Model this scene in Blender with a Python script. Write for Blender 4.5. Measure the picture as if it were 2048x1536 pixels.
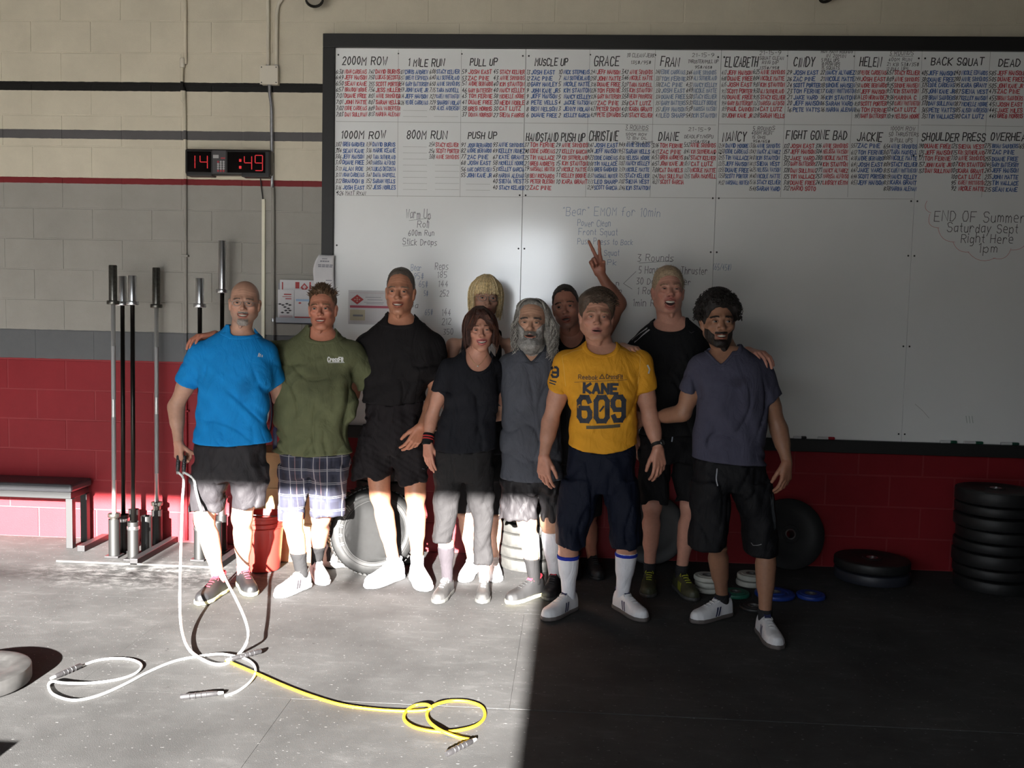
import bpy, bmesh, math, random
import numpy as np
from mathutils import Vector, Matrix
from mathutils.bvhtree import BVHTree

for o in list(bpy.data.objects):
    bpy.data.objects.remove(o, do_unlink=True)
scene = bpy.context.scene
COL = scene.collection
random.seed(7)
rng = np.random.default_rng(7)

# ---------------------------------------------------------------- camera
F_PX = 1880.0
CAM = np.array([3.8056, -6.1483, 1.6037])
YAW, PITCH, ROLL = 0.0605, 0.0752, 0.0226


def cam_axes():
    cy, sy = math.cos(YAW), math.sin(YAW)
    cp, sp = math.cos(PITCH), math.sin(PITCH)
    fwd = np.array([-sy * cp, cy * cp, -sp])
    right = np.array([cy, sy, 0.0])
    up = np.cross(right, fwd)
    cr, sr = math.cos(ROLL), math.sin(ROLL)
    return cr * right + sr * up, -sr * right + cr * up, fwd


C_R, C_U, C_F = cam_axes()
cam_data = bpy.data.cameras.new('camera')
cam_data.sensor_width = 36.0
cam_data.lens = F_PX / 2048.0 * 36.0
cam_data.clip_start = 0.05
cam = bpy.data.objects.new('camera', cam_data)
COL.objects.link(cam)
m = Matrix.Identity(4)
for i in range(3):
    m[i][0], m[i][1], m[i][2], m[i][3] = C_R[i], C_U[i], -C_F[i], CAM[i]
cam.matrix_world = m
scene.camera = cam

# ---------------------------------------------------------------- light
SUN_TAN = 0.288          # slope of the sunbeam towards the back wall
SUN_AZ = 0.004           # sideways drift of the beam
SUN_STRENGTH = 58.0
SKY_STRENGTH = 7.0
EXPOSURE = 0.52

world = bpy.data.worlds.new('World')
scene.world = world
world.use_nodes = True
wn = world.node_tree.nodes
wl = world.node_tree.links
bg = wn['Background']
bg.inputs[0].default_value = (0.88, 0.94, 1.0, 1.0)          # hazy bright sky
bg.inputs[1].default_value = SKY_STRENGTH

sun_data = bpy.data.lights.new('sun', 'SUN')
sun_data.energy = SUN_STRENGTH
sun_data.angle = math.radians(0.6)
sun_data.color = (1.0, 0.965, 0.92)
sun = bpy.data.objects.new('sun', sun_data)
COL.objects.link(sun)
sun_dir = Vector((SUN_AZ, 1.0, -SUN_TAN)).normalized()
sun.rotation_euler = sun_dir.to_track_quat('-Z', 'Y').to_euler()
sun.location = (0, -30, 12)

vs = scene.view_settings
vs.view_transform = 'Standard'
vs.look = 'None'
vs.gamma = 1.0
vs.use_curve_mapping = False
vs.exposure = EXPOSURE
scene.cycles.max_bounces = 8
scene.cycles.diffuse_bounces = 5
scene.cycles.glossy_bounces = 3
scene.cycles.sample_clamp_indirect = 8.0
scene.cycles.use_denoising = True

# the roll-up door behind the camera that lets the sun and the sky in
DOOR_Y = -9.0
DOOR_X0, DOOR_X1, DOOR_H = -2.2, 3.655 - SUN_AZ * 7.0, 0.335 + SUN_TAN * 9.0
portal = bpy.data.lights.new('door_portal', 'AREA')
portal.shape = 'RECTANGLE'
portal.size, portal.size_y = DOOR_X1 - DOOR_X0, DOOR_H
portal.cycles.is_portal = True
po = bpy.data.objects.new('door_portal', portal)
COL.objects.link(po)
po.location = ((DOOR_X0 + DOOR_X1) / 2, DOOR_Y - 0.02, DOOR_H / 2)
po.rotation_euler = (math.radians(90), 0, 0)
po.rotation_euler = Vector((0, 1, 0)).to_track_quat('-Z', 'Y').to_euler()


# ---------------------------------------------------------------- helpers
def ray(px, py):
    return C_F + C_R * (px - 1024.0) / F_PX - C_U * (py - 768.0) / F_PX


def at(px, py, Y):
    d = ray(px, py)
    return CAM + d * ((Y - CAM[1]) / d[1])


def floor_at(px, py, z=0.0):
    d = ray(px, py)
    return CAM + d * ((z - CAM[2]) / d[2])


def hexc(r, g, b):
    f = lambda c: (c / 12.92 if c <= 0.04045 else ((c + 0.055) / 1.055) ** 2.4)
    return (f(r / 255.0), f(g / 255.0), f(b / 255.0), 1.0)


MATS = {}


def mat(name, color, rough=0.6, metal=0.0, noise=0.0, nscale=30.0, bump=0.0, bscale=80.0, attr=None, spec=0.5,
        sheen=0.0, sss=0.0, emit=None, emit_s=1.0):
    """plain procedural material: colour with a little noise, optional fine relief, optional vertex tint"""
    if name in MATS:
        return MATS[name]
    mt = bpy.data.materials.new(name)
    mt.use_nodes = True
    nt = mt.node_tree
    b = nt.nodes['Principled BSDF']
    b.inputs['Roughness'].default_value = rough
    b.inputs['Metallic'].default_value = metal
    b.inputs['Specular IOR Level'].default_value = spec
    if sheen:
        b.inputs['Sheen Weight'].default_value = sheen
    c = tuple(color[:3]) + (1.0,)
    src = None
    tc = nt.nodes.new('ShaderNodeTexCoord')
    if attr:
        a = nt.nodes.new('ShaderNodeAttribute')
        a.attribute_name = attr
        src = a.outputs['Color']
    else:
        rgb = nt.nodes.new('ShaderNodeRGB')
        rgb.outputs[0].default_value = c
        src = rgb.outputs[0]
    if noise > 0:
        n = nt.nodes.new('ShaderNodeTexNoise')
        n.inputs['Scale'].default_value = nscale
        n.inputs['Detail'].default_value = 4
        nt.links.new(tc.outputs['Object'], n.inputs['Vector'])
        mr = nt.nodes.new('ShaderNodeMapRange')
        mr.inputs['From Min'].default_value = 0.3
        mr.inputs['From Max'].default_value = 0.7
        mr.inputs['To Min'].default_value = 1.0 - noise
        mr.inputs['To Max'].default_value = 1.0 + noise
        nt.links.new(n.outputs['Fac'], mr.inputs['Value'])
        mx = nt.nodes.new('ShaderNodeVectorMath')
        mx.operation = 'SCALE'
        nt.links.new(src, mx.inputs[0])
        nt.links.new(mr.outputs[0], mx.inputs['Scale'])
        src = mx.outputs[0]
    nt.links.new(src, b.inputs['Base Color'])
    if bump > 0:
        n2 = nt.nodes.new('ShaderNodeTexNoise')
        n2.inputs['Scale'].default_value = bscale
        n2.inputs['Detail'].default_value = 3
        nt.links.new(tc.outputs['Object'], n2.inputs['Vector'])
        bp = nt.nodes.new('ShaderNodeBump')
        bp.inputs['Strength'].default_value = bump
        bp.inputs['Distance'].default_value = 0.004
        nt.links.new(n2.outputs['Fac'], bp.inputs['Height'])
        nt.links.new(bp.outputs[0], b.inputs['Normal'])
    if sss:
        b.inputs['Subsurface Weight'].default_value = sss
        b.inputs['Subsurface Radius'].default_value = (0.010, 0.004, 0.002)
        b.inputs['Subsurface Scale'].default_value = 1.0
    if emit:
        b.inputs['Emission Color'].default_value = tuple(emit[:3]) + (1.0,)
        b.inputs['Emission Strength'].default_value = emit_s
    MATS[name] = mt
    return mt


def tag(o, label=None, cat=None, group=None, kind=None):
    if label:
        o['label'] = label
    if cat:
        o['category'] = cat
    if group:
        o['group'] = group
    if kind:
        o['kind'] = kind
    return o


def mesh_from(name, verts, faces, smooth=True, origin=None):
    me = bpy.data.meshes.new(name)
    v = np.asarray(verts, dtype=np.float64).reshape(-1, 3)
    if origin is not None:
        v = v - np.asarray(origin)
    if isinstance(faces, np.ndarray) and faces.ndim == 2:
        n, k = faces.shape
        me.vertices.add(len(v))
        me.vertices.foreach_set('co', v.astype(np.float32).ravel())
        me.loops.add(n * k)
        me.loops.foreach_set('vertex_index', faces.astype(np.int32).ravel())
        me.polygons.add(n)
        me.polygons.foreach_set('loop_start', np.arange(0, n * k, k, dtype=np.int32))
        me.polygons.foreach_set('loop_total', np.full(n, k, dtype=np.int32))
        me.update(calc_edges=True)
    else:
        me.from_pydata([tuple(x) for x in v], [], [tuple(int(i) for i in f) for f in faces])
    if smooth:
        me.polygons.foreach_set('use_smooth', np.ones(len(me.polygons), dtype=bool))
    me.update()
    return me


def obj(name, me, material=None, parent=None, loc=None):
    o = bpy.data.objects.new(name, me)
    COL.objects.link(o)
    if material is not None and me is not None and len(me.materials) == 0:
        me.materials.append(material)
    if parent is not None:
        o.parent = parent
    if loc is not None:
        o.location = tuple(float(c) for c in loc)
    return o


def empty(name, loc):
    o = bpy.data.objects.new(name, None)
    o.empty_display_size = 0.1
    COL.objects.link(o)
    o.location = tuple(float(c) for c in loc)
    return o


class MB:
    """collects polygons; build() links them as one mesh object"""

    def __init__(self):
        self.v, self.f = [], []

    def add(self, verts, faces):
        b = len(self.v)
        self.v += [tuple(map(float, p)) for p in verts]
        self.f += [tuple(b + i for i in fc) for fc in faces]
        return self

    def box(self, lo, hi, bev=0.0):
        x0, y0, z0 = lo
        x1, y1, z1 = hi
        if bev <= 0:
            vs_ = [(x0, y0, z0), (x1, y0, z0), (x1, y1, z0), (x0, y1, z0), (x0, y0, z1), (x1, y0, z1), (x1, y1, z1), (x0, y1, z1)]
            return self.add(vs_, [(0, 3, 2, 1), (4, 5, 6, 7), (0, 1, 5, 4), (1, 2, 6, 5), (2, 3, 7, 6), (3, 0, 4, 7)])
        bm = bmesh.new()
        bmesh.ops.create_cube(bm, size=1.0)
        for v in bm.verts:
            v.co = Vector(((x0 + x1) / 2 + v.co.x * (x1 - x0), (y0 + y1) / 2 + v.co.y * (y1 - y0), (z0 + z1) / 2 + v.co.z * (z1 - z0)))
        bmesh.ops.bevel(bm, geom=bm.edges[:], offset=bev, segments=2, affect='EDGES', profile=0.5)
        bm.verts.index_update()
        self.add([v.co[:] for v in bm.verts], [[v.index for v in f.verts] for f in bm.faces])
        bm.free()
        return self

    def tube(self, pts, r, n=10, caps=True, closed=False):
        pts = [np.asarray(p, dtype=float) for p in pts]
        k = len(pts)
        rs = list(r) if hasattr(r, '__len__') else [r] * k
        rings = []
        prev = None
        for i in range(k):
            if closed:
                t = pts[(i + 1) % k] - pts[(i - 1) % k]
            else:
                t = pts[min(i + 1, k - 1)] - pts[max(i - 1, 0)]
            t = t / (np.linalg.norm(t) + 1e-12)
            if prev is None:
                a = np.array([0, 0, 1.0]) if abs(t[2]) < 0.9 else np.array([1.0, 0, 0])
                u = np.cross(t, a)
            else:
                u = prev - t * np.dot(prev, t)
            u /= (np.linalg.norm(u) + 1e-12)
            prev = u
            w = np.cross(t, u)
            rings.append([pts[i] + rs[i] * (math.cos(2 * math.pi * j / n) * u + math.sin(2 * math.pi * j / n) * w) for j in range(n)])
        vv = [p for rg in rings for p in rg]
        ff = []
        for i in range(k if closed else k - 1):
            i2 = (i + 1) % k
            for j in range(n):
                j2 = (j + 1) % n
                ff.append((i * n + j, i2 * n + j, i2 * n + j2, i * n + j2))
        if caps and not closed:
            ff.append(tuple(range(n))[::1])
            ff.append(tuple((k - 1) * n + j for j in range(n))[::-1])
        return self.add(vv, ff)

    def lathe(self, prof, n=32, origin=(0, 0, 0), axis=(0, 0, 1), closed=False):
        """prof: (radius, height) list turned about axis"""
        ax = np.asarray(axis, dtype=float)
        ax /= np.linalg.norm(ax)
        a = np.array([0, 0, 1.0]) if abs(ax[2]) < 0.9 else np.array([1.0, 0, 0])
        u = np.cross(a, ax)
        u /= np.linalg.norm(u)
        w = np.cross(ax, u)
        o = np.asarray(origin, dtype=float)
        vv = []
        for (r, h) in prof:
            for j in range(n):
                t = 2 * math.pi * j / n
                vv.append(o + ax * h + r * (math.cos(t) * u + math.sin(t) * w))
        ff = []
        k = len(prof)
        for i in range(k if closed else k - 1):
            i2 = (i + 1) % k
            for j in range(n):
                j2 = (j + 1) % n
                ff.append((i * n + j, i * n + j2, i2 * n + j2, i2 * n + j))
        if not closed:
            if prof[0][0] > 1e-6:
                ff.append(tuple(range(n))[::-1])
            if prof[-1][0] > 1e-6:
                ff.append(tuple((k - 1) * n + j for j in range(n)))
        return self.add(vv, ff)

    def build(self, name, material, parent=None, origin=None, smooth=False, auto=None):
        me = mesh_from(name, self.v, self.f, smooth=smooth, origin=origin)
        if auto:
            me.polygons.foreach_set('use_smooth', np.ones(len(me.polygons), dtype=bool))
            try:
                me.set_sharp_from_angle(angle=math.radians(auto))
            except Exception:
                pass
        return obj(name, me, material, parent)


def smooth_path(pts, n=8, closed=False):
    """Catmull-Rom through the points"""
    P = [np.asarray(p, dtype=float) for p in pts]
    k = len(P)
    out = []
    rngk = range(k) if closed else range(k - 1)
    for i in rngk:
        p0 = P[(i - 1) % k] if closed else P[max(i - 1, 0)]
        p1, p2 = P[i], P[(i + 1) % k]
        p3 = P[(i + 2) % k] if closed else P[min(i + 2, k - 1)]
        for s in range(n):
            t = s / n
            out.append(0.5 * ((2 * p1) + (-p0 + p2) * t + (2 * p0 - 5 * p1 + 4 * p2 - p3) * t * t + (-p0 + 3 * p1 - 3 * p2 + p3) * t ** 3))
    if not closed:
        out.append(P[-1])
    return out

# ================================================================ the setting
BH, BW = 0.2032, 0.4064


def ramp_by_z(name, stops, rough=0.5, bump=0.25, mortar=False):
    """wall paint in horizontal bands at fixed heights of the wall"""
    mt = bpy.data.materials.new(name)
    mt.use_nodes = True
    nt = mt.node_tree
    b = nt.nodes['Principled BSDF']
    b.inputs['Roughness'].default_value = rough
    b.inputs['Specular IOR Level'].default_value = 0.2
    geo = nt.nodes.new('ShaderNodeNewGeometry')
    sep = nt.nodes.new('ShaderNodeSeparateXYZ')
    nt.links.new(geo.outputs['Position'], sep.inputs[0])
    nz = nt.nodes.new('ShaderNodeTexNoise')
    nz.inputs['Scale'].default_value = 18.0
    nt.links.new(geo.outputs['Position'], nz.inputs['Vector'])
    ad = nt.nodes.new('ShaderNodeMath')
    ad.operation = 'MULTIPLY_ADD'
    ad.inputs[1].default_value = 0.006
    nt.links.new(nz.outputs['Fac'], ad.inputs[0])
    nt.links.new(sep.outputs['Z'], ad.inputs[2])
    cr = nt.nodes.new('ShaderNodeValToRGB')
    cr.color_ramp.interpolation = 'CONSTANT'
    mr = nt.nodes.new('ShaderNodeMapRange')
    mr.inputs['From Min'].default_value = 0.0
    mr.inputs['From Max'].default_value = 5.0
    nt.links.new(ad.outputs[0], mr.inputs['Value'])
    nt.links.new(mr.outputs[0], cr.inputs['Fac'])
    els = cr.color_ramp.elements
    els[0].position = 0.0
    els[0].color = stops[0][1]
    els[1].position = stops[1][0] / 5.0
    els[1].color = stops[1][1]
    for z, c in stops[2:]:
        e = els.new(z / 5.0)
        e.color = c
    n2 = nt.nodes.new('ShaderNodeTexNoise')
    n2.inputs['Scale'].default_value = 2.2
    n2.inputs['Detail'].default_value = 8
    n2.inputs['Roughness'].default_value = 0.7
    nt.links.new(geo.outputs['Position'], n2.inputs['Vector'])
    m2 = nt.nodes.new('ShaderNodeMapRange')
    m2.inputs['From Min'].default_value = 0.25
    m2.inputs['From Max'].default_value = 0.75
    m2.inputs['To Min'].default_value = 0.86
    m2.inputs['To Max'].default_value = 1.1
    nt.links.new(n2.outputs['Fac'], m2.inputs['Value'])
    sc = nt.nodes.new('ShaderNodeVectorMath')
    sc.operation = 'SCALE'
    nt.links.new(cr.outputs[0], sc.inputs[0])
    nt.links.new(m2.outputs[0], sc.inputs['Scale'])
    nt.links.new(sc.outputs[0], b.inputs['Base Color'])
    n3 = nt.nodes.new('ShaderNodeTexNoise')
    n3.inputs['Scale'].default_value = 160.0
    n3.inputs['Detail'].default_value = 5
    nt.links.new(geo.outputs['Position'], n3.inputs['Vector'])
    bp = nt.nodes.new('ShaderNodeBump')
    bp.inputs['Strength'].default_value = bump
    bp.inputs['Distance'].default_value = 0.003
    nt.links.new(n3.outputs['Fac'], bp.inputs['Height'])
    nt.links.new(bp.outputs[0], b.inputs['Normal'])
    return mt


CREAM = (0.57, 0.515, 0.40, 1)
LGREY = (0.285, 0.268, 0.238, 1)
DGREY = (0.108, 0.110, 0.113, 1)
WRED = (0.215, 0.014, 0.019, 1)
BLK = (0.012, 0.011, 0.010, 1)
STOPS = [(0.0, WRED), (6 * BH + .002, DGREY), (7 * BH + .002, LGREY), (2.389, (0.17, 0.018, 0.020, 1)), (2.439, CREAM),
         (2.688, (0.10, 0.094, 0.094, 1)), (2.744, CREAM), (2.998, BLK), (3.047, CREAM)]
M_WALL = ramp_by_z('painted_block', STOPS)
lift = lambda c, k: tuple(min(1, x * k + 0.02) for x in c[:3]) + (1,)
M_MORTAR = ramp_by_z('painted_mortar', [(0.0, (0.25, 0.032, 0.036, 1))] + STOPS[1:], bump=0.4)
M_WHITEWALL = mat('white_paint', (0.30, 0.29, 0.27), 0.7, noise=0.06, nscale=3)

X0R, X1R = -3.2, 13.0
ZC = 4.7
wb = MB().box((X0R, 0.0022, -0.15), (X1R, 0.22, ZC)).build('wall_back', M_MORTAR)
tag(wb, kind='structure')


def block_mesh():
    hw, hh, bv = BW / 2 - 0.0026, BH / 2 - 0.0026, 0.0032
    v = [(-hw, 0.006, -hh), (hw, 0.006, -hh), (hw, 0.006, hh), (-hw, 0.006, hh),
         (-hw + bv, 0, -hh + bv), (hw - bv, 0, -hh + bv), (hw - bv, 0, hh - bv), (-hw + bv, 0, hh - bv)]
    f = [(4, 5, 6, 7), (0, 1, 5, 4), (1, 2, 6, 5), (2, 3, 7, 6), (3, 0, 4, 7)]
    me = mesh_from('block', v, f, smooth=False)
    me.materials.append(M_WALL)
    return me


BLOCK = block_mesh()
for k in range(0, 19):
    for n in range(-3, 18):
        cx = (n + (0.5 if k % 2 else 0.0)) * BW
        z0, z1 = k * BH, (k + 1) * BH
        if cx > 6.95 or cx < -0.75:
            continue
        if cx > 2.167 + BW / 2 + 0.05 and z0 > 0.80 and z1 < 3.34:
            continue                      # wholly behind the whiteboard
        b_ = bpy.data.objects.new('block', BLOCK)
        COL.objects.link(b_)
        b_.parent = wb
        b_.location = (cx, random.uniform(-0.0008, 0.0008), (k + 0.5) * BH)
        b_.rotation_euler = (random.uniform(-.002, .002), 0, random.uniform(-.0015, .0015))


# ---- floor of rubber mats
def rubber_floor():
    mt = bpy.data.materials.new('rubber_mat_chalky')
    mt.use_nodes = True
    nt = mt.node_tree
    b = nt.nodes['Principled BSDF']
    geo = nt.nodes.new('ShaderNodeNewGeometry')

    def noise(scale, detail, stretch=(1, 1, 1), rough=0.5):
        mp = nt.nodes.new('ShaderNodeMapping')
        mp.inputs['Scale'].default_value = stretch
        nt.links.new(geo.outputs['Position'], mp.inputs['Vector'])
        n = nt.nodes.new('ShaderNodeTexNoise')
        n.inputs['Scale'].default_value = scale
        n.inputs['Detail'].default_value = detail
        n.inputs['Roughness'].default_value = rough
        nt.links.new(mp.outputs[0], n.inputs['Vector'])
        return n.outputs['Fac']

    def rng_(src, a, b_, c, d):
        mr = nt.nodes.new('ShaderNodeMapRange')
        mr.inputs['From Min'].default_value, mr.inputs['From Max'].default_value = a, b_
        mr.inputs['To Min'].default_value, mr.inputs['To Max'].default_value = c, d
        nt.links.new(src, mr.inputs['Value'])
        return mr.outputs[0]

    def math_(op, a, b_):
        n = nt.nodes.new('ShaderNodeMath')
        n.operation = op
        for i, s in enumerate((a, b_)):
            if isinstance(s, (int, float)):
                n.inputs[i].default_value = s
            else:
                nt.links.new(s, n.inputs[i])
        return n.outputs[0]

    broad = rng_(noise(1.6, 6, rough=0.65), 0.36, 0.66, 0.0, 1.0)
    smear = rng_(noise(9, 6, (0.6, 1.5, 1), 0.7), 0.52, 0.72, 0.0, 1.0)
    speck = rng_(noise(80, 2, (0.6, 1.3, 1), 0.5), 0.69, 0.73, 0.0, 1.0)
    dark = rng_(noise(17, 2), 0.26, 0.20, 0.0, 1.0)
    base = math_('ADD', 0.042, math_('MULTIPLY', broad, 0.023))
    base = math_('ADD', base, math_('MULTIPLY', math_('MULTIPLY', smear, broad), 0.035))
    base = math_('ADD', base, math_('MULTIPLY', speck, 0.15))
    base = math_('MULTIPLY', base, math_('SUBTRACT', 1.0, math_('MULTIPLY', dark, 0.6)))
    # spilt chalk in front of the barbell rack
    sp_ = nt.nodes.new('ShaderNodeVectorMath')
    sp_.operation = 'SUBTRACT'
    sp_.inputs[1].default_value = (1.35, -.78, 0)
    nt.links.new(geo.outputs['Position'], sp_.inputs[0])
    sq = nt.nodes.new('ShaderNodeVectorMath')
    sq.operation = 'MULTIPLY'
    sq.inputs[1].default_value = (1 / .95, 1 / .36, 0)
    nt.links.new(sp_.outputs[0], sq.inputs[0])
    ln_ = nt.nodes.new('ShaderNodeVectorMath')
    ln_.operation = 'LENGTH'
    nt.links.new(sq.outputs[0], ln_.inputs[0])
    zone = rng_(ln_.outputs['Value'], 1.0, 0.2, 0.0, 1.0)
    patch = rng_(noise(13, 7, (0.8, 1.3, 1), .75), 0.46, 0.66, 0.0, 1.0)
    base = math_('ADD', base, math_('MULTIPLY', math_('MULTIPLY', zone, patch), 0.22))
    cmb = nt.nodes.new('ShaderNodeCombineColor')
    nt.links.new(base, cmb.inputs[0])
    nt.links.new(math_('MULTIPLY', base, 0.985), cmb.inputs[1])
    nt.links.new(math_('MULTIPLY', base, 0.97), cmb.inputs[2])
    nt.links.new(cmb.outputs[0], b.inputs['Base Color'])
    b.inputs['Roughness'].default_value = 0.78
    b.inputs['Specular IOR Level'].default_value = 0.10
    bp = nt.nodes.new('ShaderNodeBump')
    bp.inputs['Strength'].default_value = 0.35
    bp.inputs['Distance'].default_value = 0.003
    nt.links.new(noise(220, 3), bp.inputs['Height'])
    nt.links.new(bp.outputs[0], b.inputs['Normal'])
    return mt


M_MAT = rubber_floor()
M_CONC = mat('grey_concrete', (0.34, 0.33, 0.31), 0.85, noise=0.15, nscale=6)
fl = MB().box((X0R, -9.2, -0.15), (X1R, 0.10, -0.012)).build('floor', M_CONC)
tag(fl, kind='structure')
MW, MD = 1.83, 1.22
YS = [0.0, -1.22, -2.444, -3.664, -4.884]
for r_ in range(4):
    xoff = {0: 2.70 - 1.83 * 4, 1: 2.70 - 1.83 * 4 + 0.9, 2: 2.70 - 1.83 * 4, 3: 2.70 - 1.83 * 4 + 0.9}[r_]
    for c_ in range(0, 8):
        xa = xoff + c_ * MW
        if xa + MW < -0.6 or xa > 7.2:
            continue
        wide = 0.004 if (r_ in (1, 2) and xa > 2.6) else 0.0003
        gy0 = wide if r_ == 2 else 0.0003
        gy1 = wide if r_ == 1 else 0.0003
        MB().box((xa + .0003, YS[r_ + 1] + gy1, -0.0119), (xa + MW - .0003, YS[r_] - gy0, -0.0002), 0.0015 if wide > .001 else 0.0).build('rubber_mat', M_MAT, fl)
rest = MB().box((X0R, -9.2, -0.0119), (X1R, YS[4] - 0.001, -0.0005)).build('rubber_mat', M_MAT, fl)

# ---- the rest of the hall, around and behind the camera
tag(MB().box((X0R - .2, -9.4, -.15), (X0R, 0.22, ZC)).build('wall_left', M_WHITEWALL), kind='structure')
tag(MB().box((X1R, -9.4, -.15), (X1R + .2, 0.22, ZC)).build('wall_right', mat('dark_paint', (0.06, 0.06, 0.06), 0.8, noise=.05)), kind='structure')
tag(MB().box((X0R - .2, -9.4, ZC), (X1R + .2, 0.22, ZC + .2)).build('ceiling', mat('ceiling_paint', (0.06, 0.06, 0.058), 0.8, noise=.05)), kind='structure')
wf = MB()
wf.box((X0R, DOOR_Y - .2, -.15), (DOOR_X0, DOOR_Y, ZC))
wf.box((DOOR_X1, DOOR_Y - .2, -.15), (X1R, DOOR_Y, ZC))
wf.box((DOOR_X0, DOOR_Y - .2, DOOR_H), (DOOR_X1, DOOR_Y, ZC))
tag(wf.build('wall_front', mat('grey_paint', (0.14, 0.14, 0.14))), kind='structure')
tag(MB().box((-60, -70, -0.2), (60, -9.2, -0.02)).build('yard_ground', mat('yard_concrete', (0.38, 0.36, 0.33), 0.9, noise=.1, nscale=.7)), kind='structure')
bl = MB().box((-40, -30, -0.1), (0.25, -24, 4.6))  # unseen building, added to hide the sky from the board's left reflection
bl.box((-40, -30.2, 4.6), (0.45, -23.8, 4.8))
for x in (-3.2, -7.5, -12, -17):
    bl.box((x, -24.05, 1.0), (x + 1.6, -23.98, 2.4))
tag(bl.build('added_building', mat('dark_facade', (.12, .12, .12), .9)), kind='structure')

# ================================================================ marker lettering
GLYPH = {
    'A': '022842/1434', 'B': '020838473505/3544433202', 'C': '4738180604123243', 'D': '02082846442202', 'E': '48080242/0535',
    'F': '480802/0535', 'G': '47381806041232434525', 'H': '0802/4842/0545', 'I': '1812', 'J': '4844321203', 'K': '0802/480542',
    'L': '080242', 'M': '0208254842', 'N': '02084248', 'O': '180604123244463818', 'P': '02083847463505', 'Q': '180604123244463818/2442',
    'R': '02083847463505/2542', 'S': '4738180715354443321203', 'T': '0848/2822', 'U': '080312324348', 'V': '082248', 'W': '0812263248',
    'X': '0842/4802', 'Y': '0825/482522', 'Z': '08480242',
    '0': '180604122234362818', '1': '071812', '2': '07182837360232', '3': '08381534332202', '4': '280434/2622', '5': '3808052534332202',
    '6': '280503122233342504', '7': '083812', '8': '15060718283736251504031222333425', '9': '36251506071828373512',
    'a': '361605031233/3632', 'b': '08022233352605', 'c': '361605031232', 'd': '3832/351605031233', 'e': '043435261605031232',
    'f': '38281712/0525', 'g': '36312000/351605031233', 'h': '0802/0516263532', 'i': '0602/0807', 'j': '1611/1817', 'k': '0802/360432',
    'l': '0802', 'm': '0602/05162522/25364542', 'n': '0602/0516263532', 'o': '160503122233352616', 'p': '0600/052635332203',
    'q': '3630/3516050312', 'r': '0602/04162635', 's': '361605332202', 't': '181322/0626', 'u': '0603122233/3632', 'v': '061236',
    'w': '0612243246', 'x': '0632/3602', 'y': '0613/3600', 'z': '06360232', '/': '0238', '-': '0525', ':': '0605/0302', '#': '1218/2228/0636/0434',
    '(': '18060412', ')': '08161402', '"': '0807/1817', "'": '0807', '.': '0203', ',': '1201', '<': '480542',
}


def strokes(text, x, z, h, ratio=0.62, jit=0.0, slant=0.12, gap=1.6):
    """polylines (x, z) of single-stroke lettering; baseline at z, capital height h. Returns polylines and the advance."""
    s = h / 6.0
    out = []
    cx = x
    for ch in text:
        if ch == ' ':
            cx += 3.0 * s * ratio * 1.2
            continue
        g = GLYPH.get(ch)
        if g is None:
            cx += 2 * s
            continue
        dz = random.uniform(-1, 1) * jit * h
        sc = 1 + random.uniform(-1, 1) * jit
        wmax = 0
        for pl in g.split('/'):
            pts = []
            for i in range(0, len(pl) - 1, 2):
                gx, gz = int(pl[i]), int(pl[i + 1]) - 2
                wmax = max(wmax, gx)
                jx, jz = random.uniform(-1, 1) * jit * s * 1.4, random.uniform(-1, 1) * jit * s * 1.4
                pts.append((cx + (gx * ratio * sc + gz * slant) * s + jx, z + dz + gz * s * sc + jz))
            out.append(pts)
        cx += (wmax * ratio * sc + gap * 0.75) * s
    return out, cx - x


def text_width(text, h, ratio=0.62, gap=1.6):
    st = random.getstate()
    w = strokes(text, 0, 0, h, ratio, 0, 0.12, gap)[1]
    random.setstate(st)
    return w


def ribbons(mb, polylines, width, place, seg=None):
    """flat ribbons with round-ish joins; place(x, z, lift) -> 3-D point"""
    for k, pl in enumerate(polylines):
        P = [np.array(p, dtype=float) for p in pl]
        if seg:
            Q = [P[0]]
            for a, b in zip(P[:-1], P[1:]):
                n = max(1, int(np.linalg.norm(b - a) / seg))
                Q += [a + (b - a) * (i + 1) / n for i in range(n)]
            P = Q
        if len(P) < 2:
            continue
        n = len(P)
        L, Rr = [], []
        for i in range(n):
            t0 = P[i] - P[i - 1] if i else P[1] - P[0]
            t1 = P[i + 1] - P[i] if i < n - 1 else P[-1] - P[-2]
            t0 = t0 / (np.linalg.norm(t0) + 1e-9)
            t1 = t1 / (np.linalg.norm(t1) + 1e-9)
            t = t0 + t1
            nt_ = np.linalg.norm(t)
            t = t / nt_ if nt_ > 1e-6 else t0
            nr = np.array([-t[1], t[0]])
            c = max(0.5, abs(np.dot(nr, np.array([-t0[1], t0[0]]))))
            w = width / 2 / c
            e = np.zeros(2)
            if i == 0:
                e = -t0 * width * 0.4
            elif i == n - 1:
                e = t1 * width * 0.4
            L.append(P[i] + nr * w + e)
            Rr.append(P[i] - nr * w + e)
        vv = []
        for i in range(n):
            vv += [place(L[i][0], L[i][1], k), place(Rr[i][0], Rr[i][1], k)]
        mb.add(vv, [(2 * i, 2 * i + 1, 2 * i + 3, 2 * i + 2) for i in range(n - 1)])


M_BLACKINK = mat('black_marker', (0.022, 0.020, 0.020), 0.6)
M_REDINK = mat('red_marker', (0.52, 0.06, 0.075), 0.6)
M_BLUEINK = mat('blue_marker', (0.05, 0.12, 0.33), 0.6)
M_PALEINK = mat('faded_blue_marker', (0.22, 0.29, 0.42), 0.6)
M_GREYINK = mat('faded_black_marker', (0.15, 0.15, 0.16), 0.6)
M_PENCIL = mat('grid_pencil', (0.34, 0.33, 0.31), 0.7)
M_GREENINK = mat('green_marker', (0.02, 0.14, 0.07), 0.6)

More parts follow.
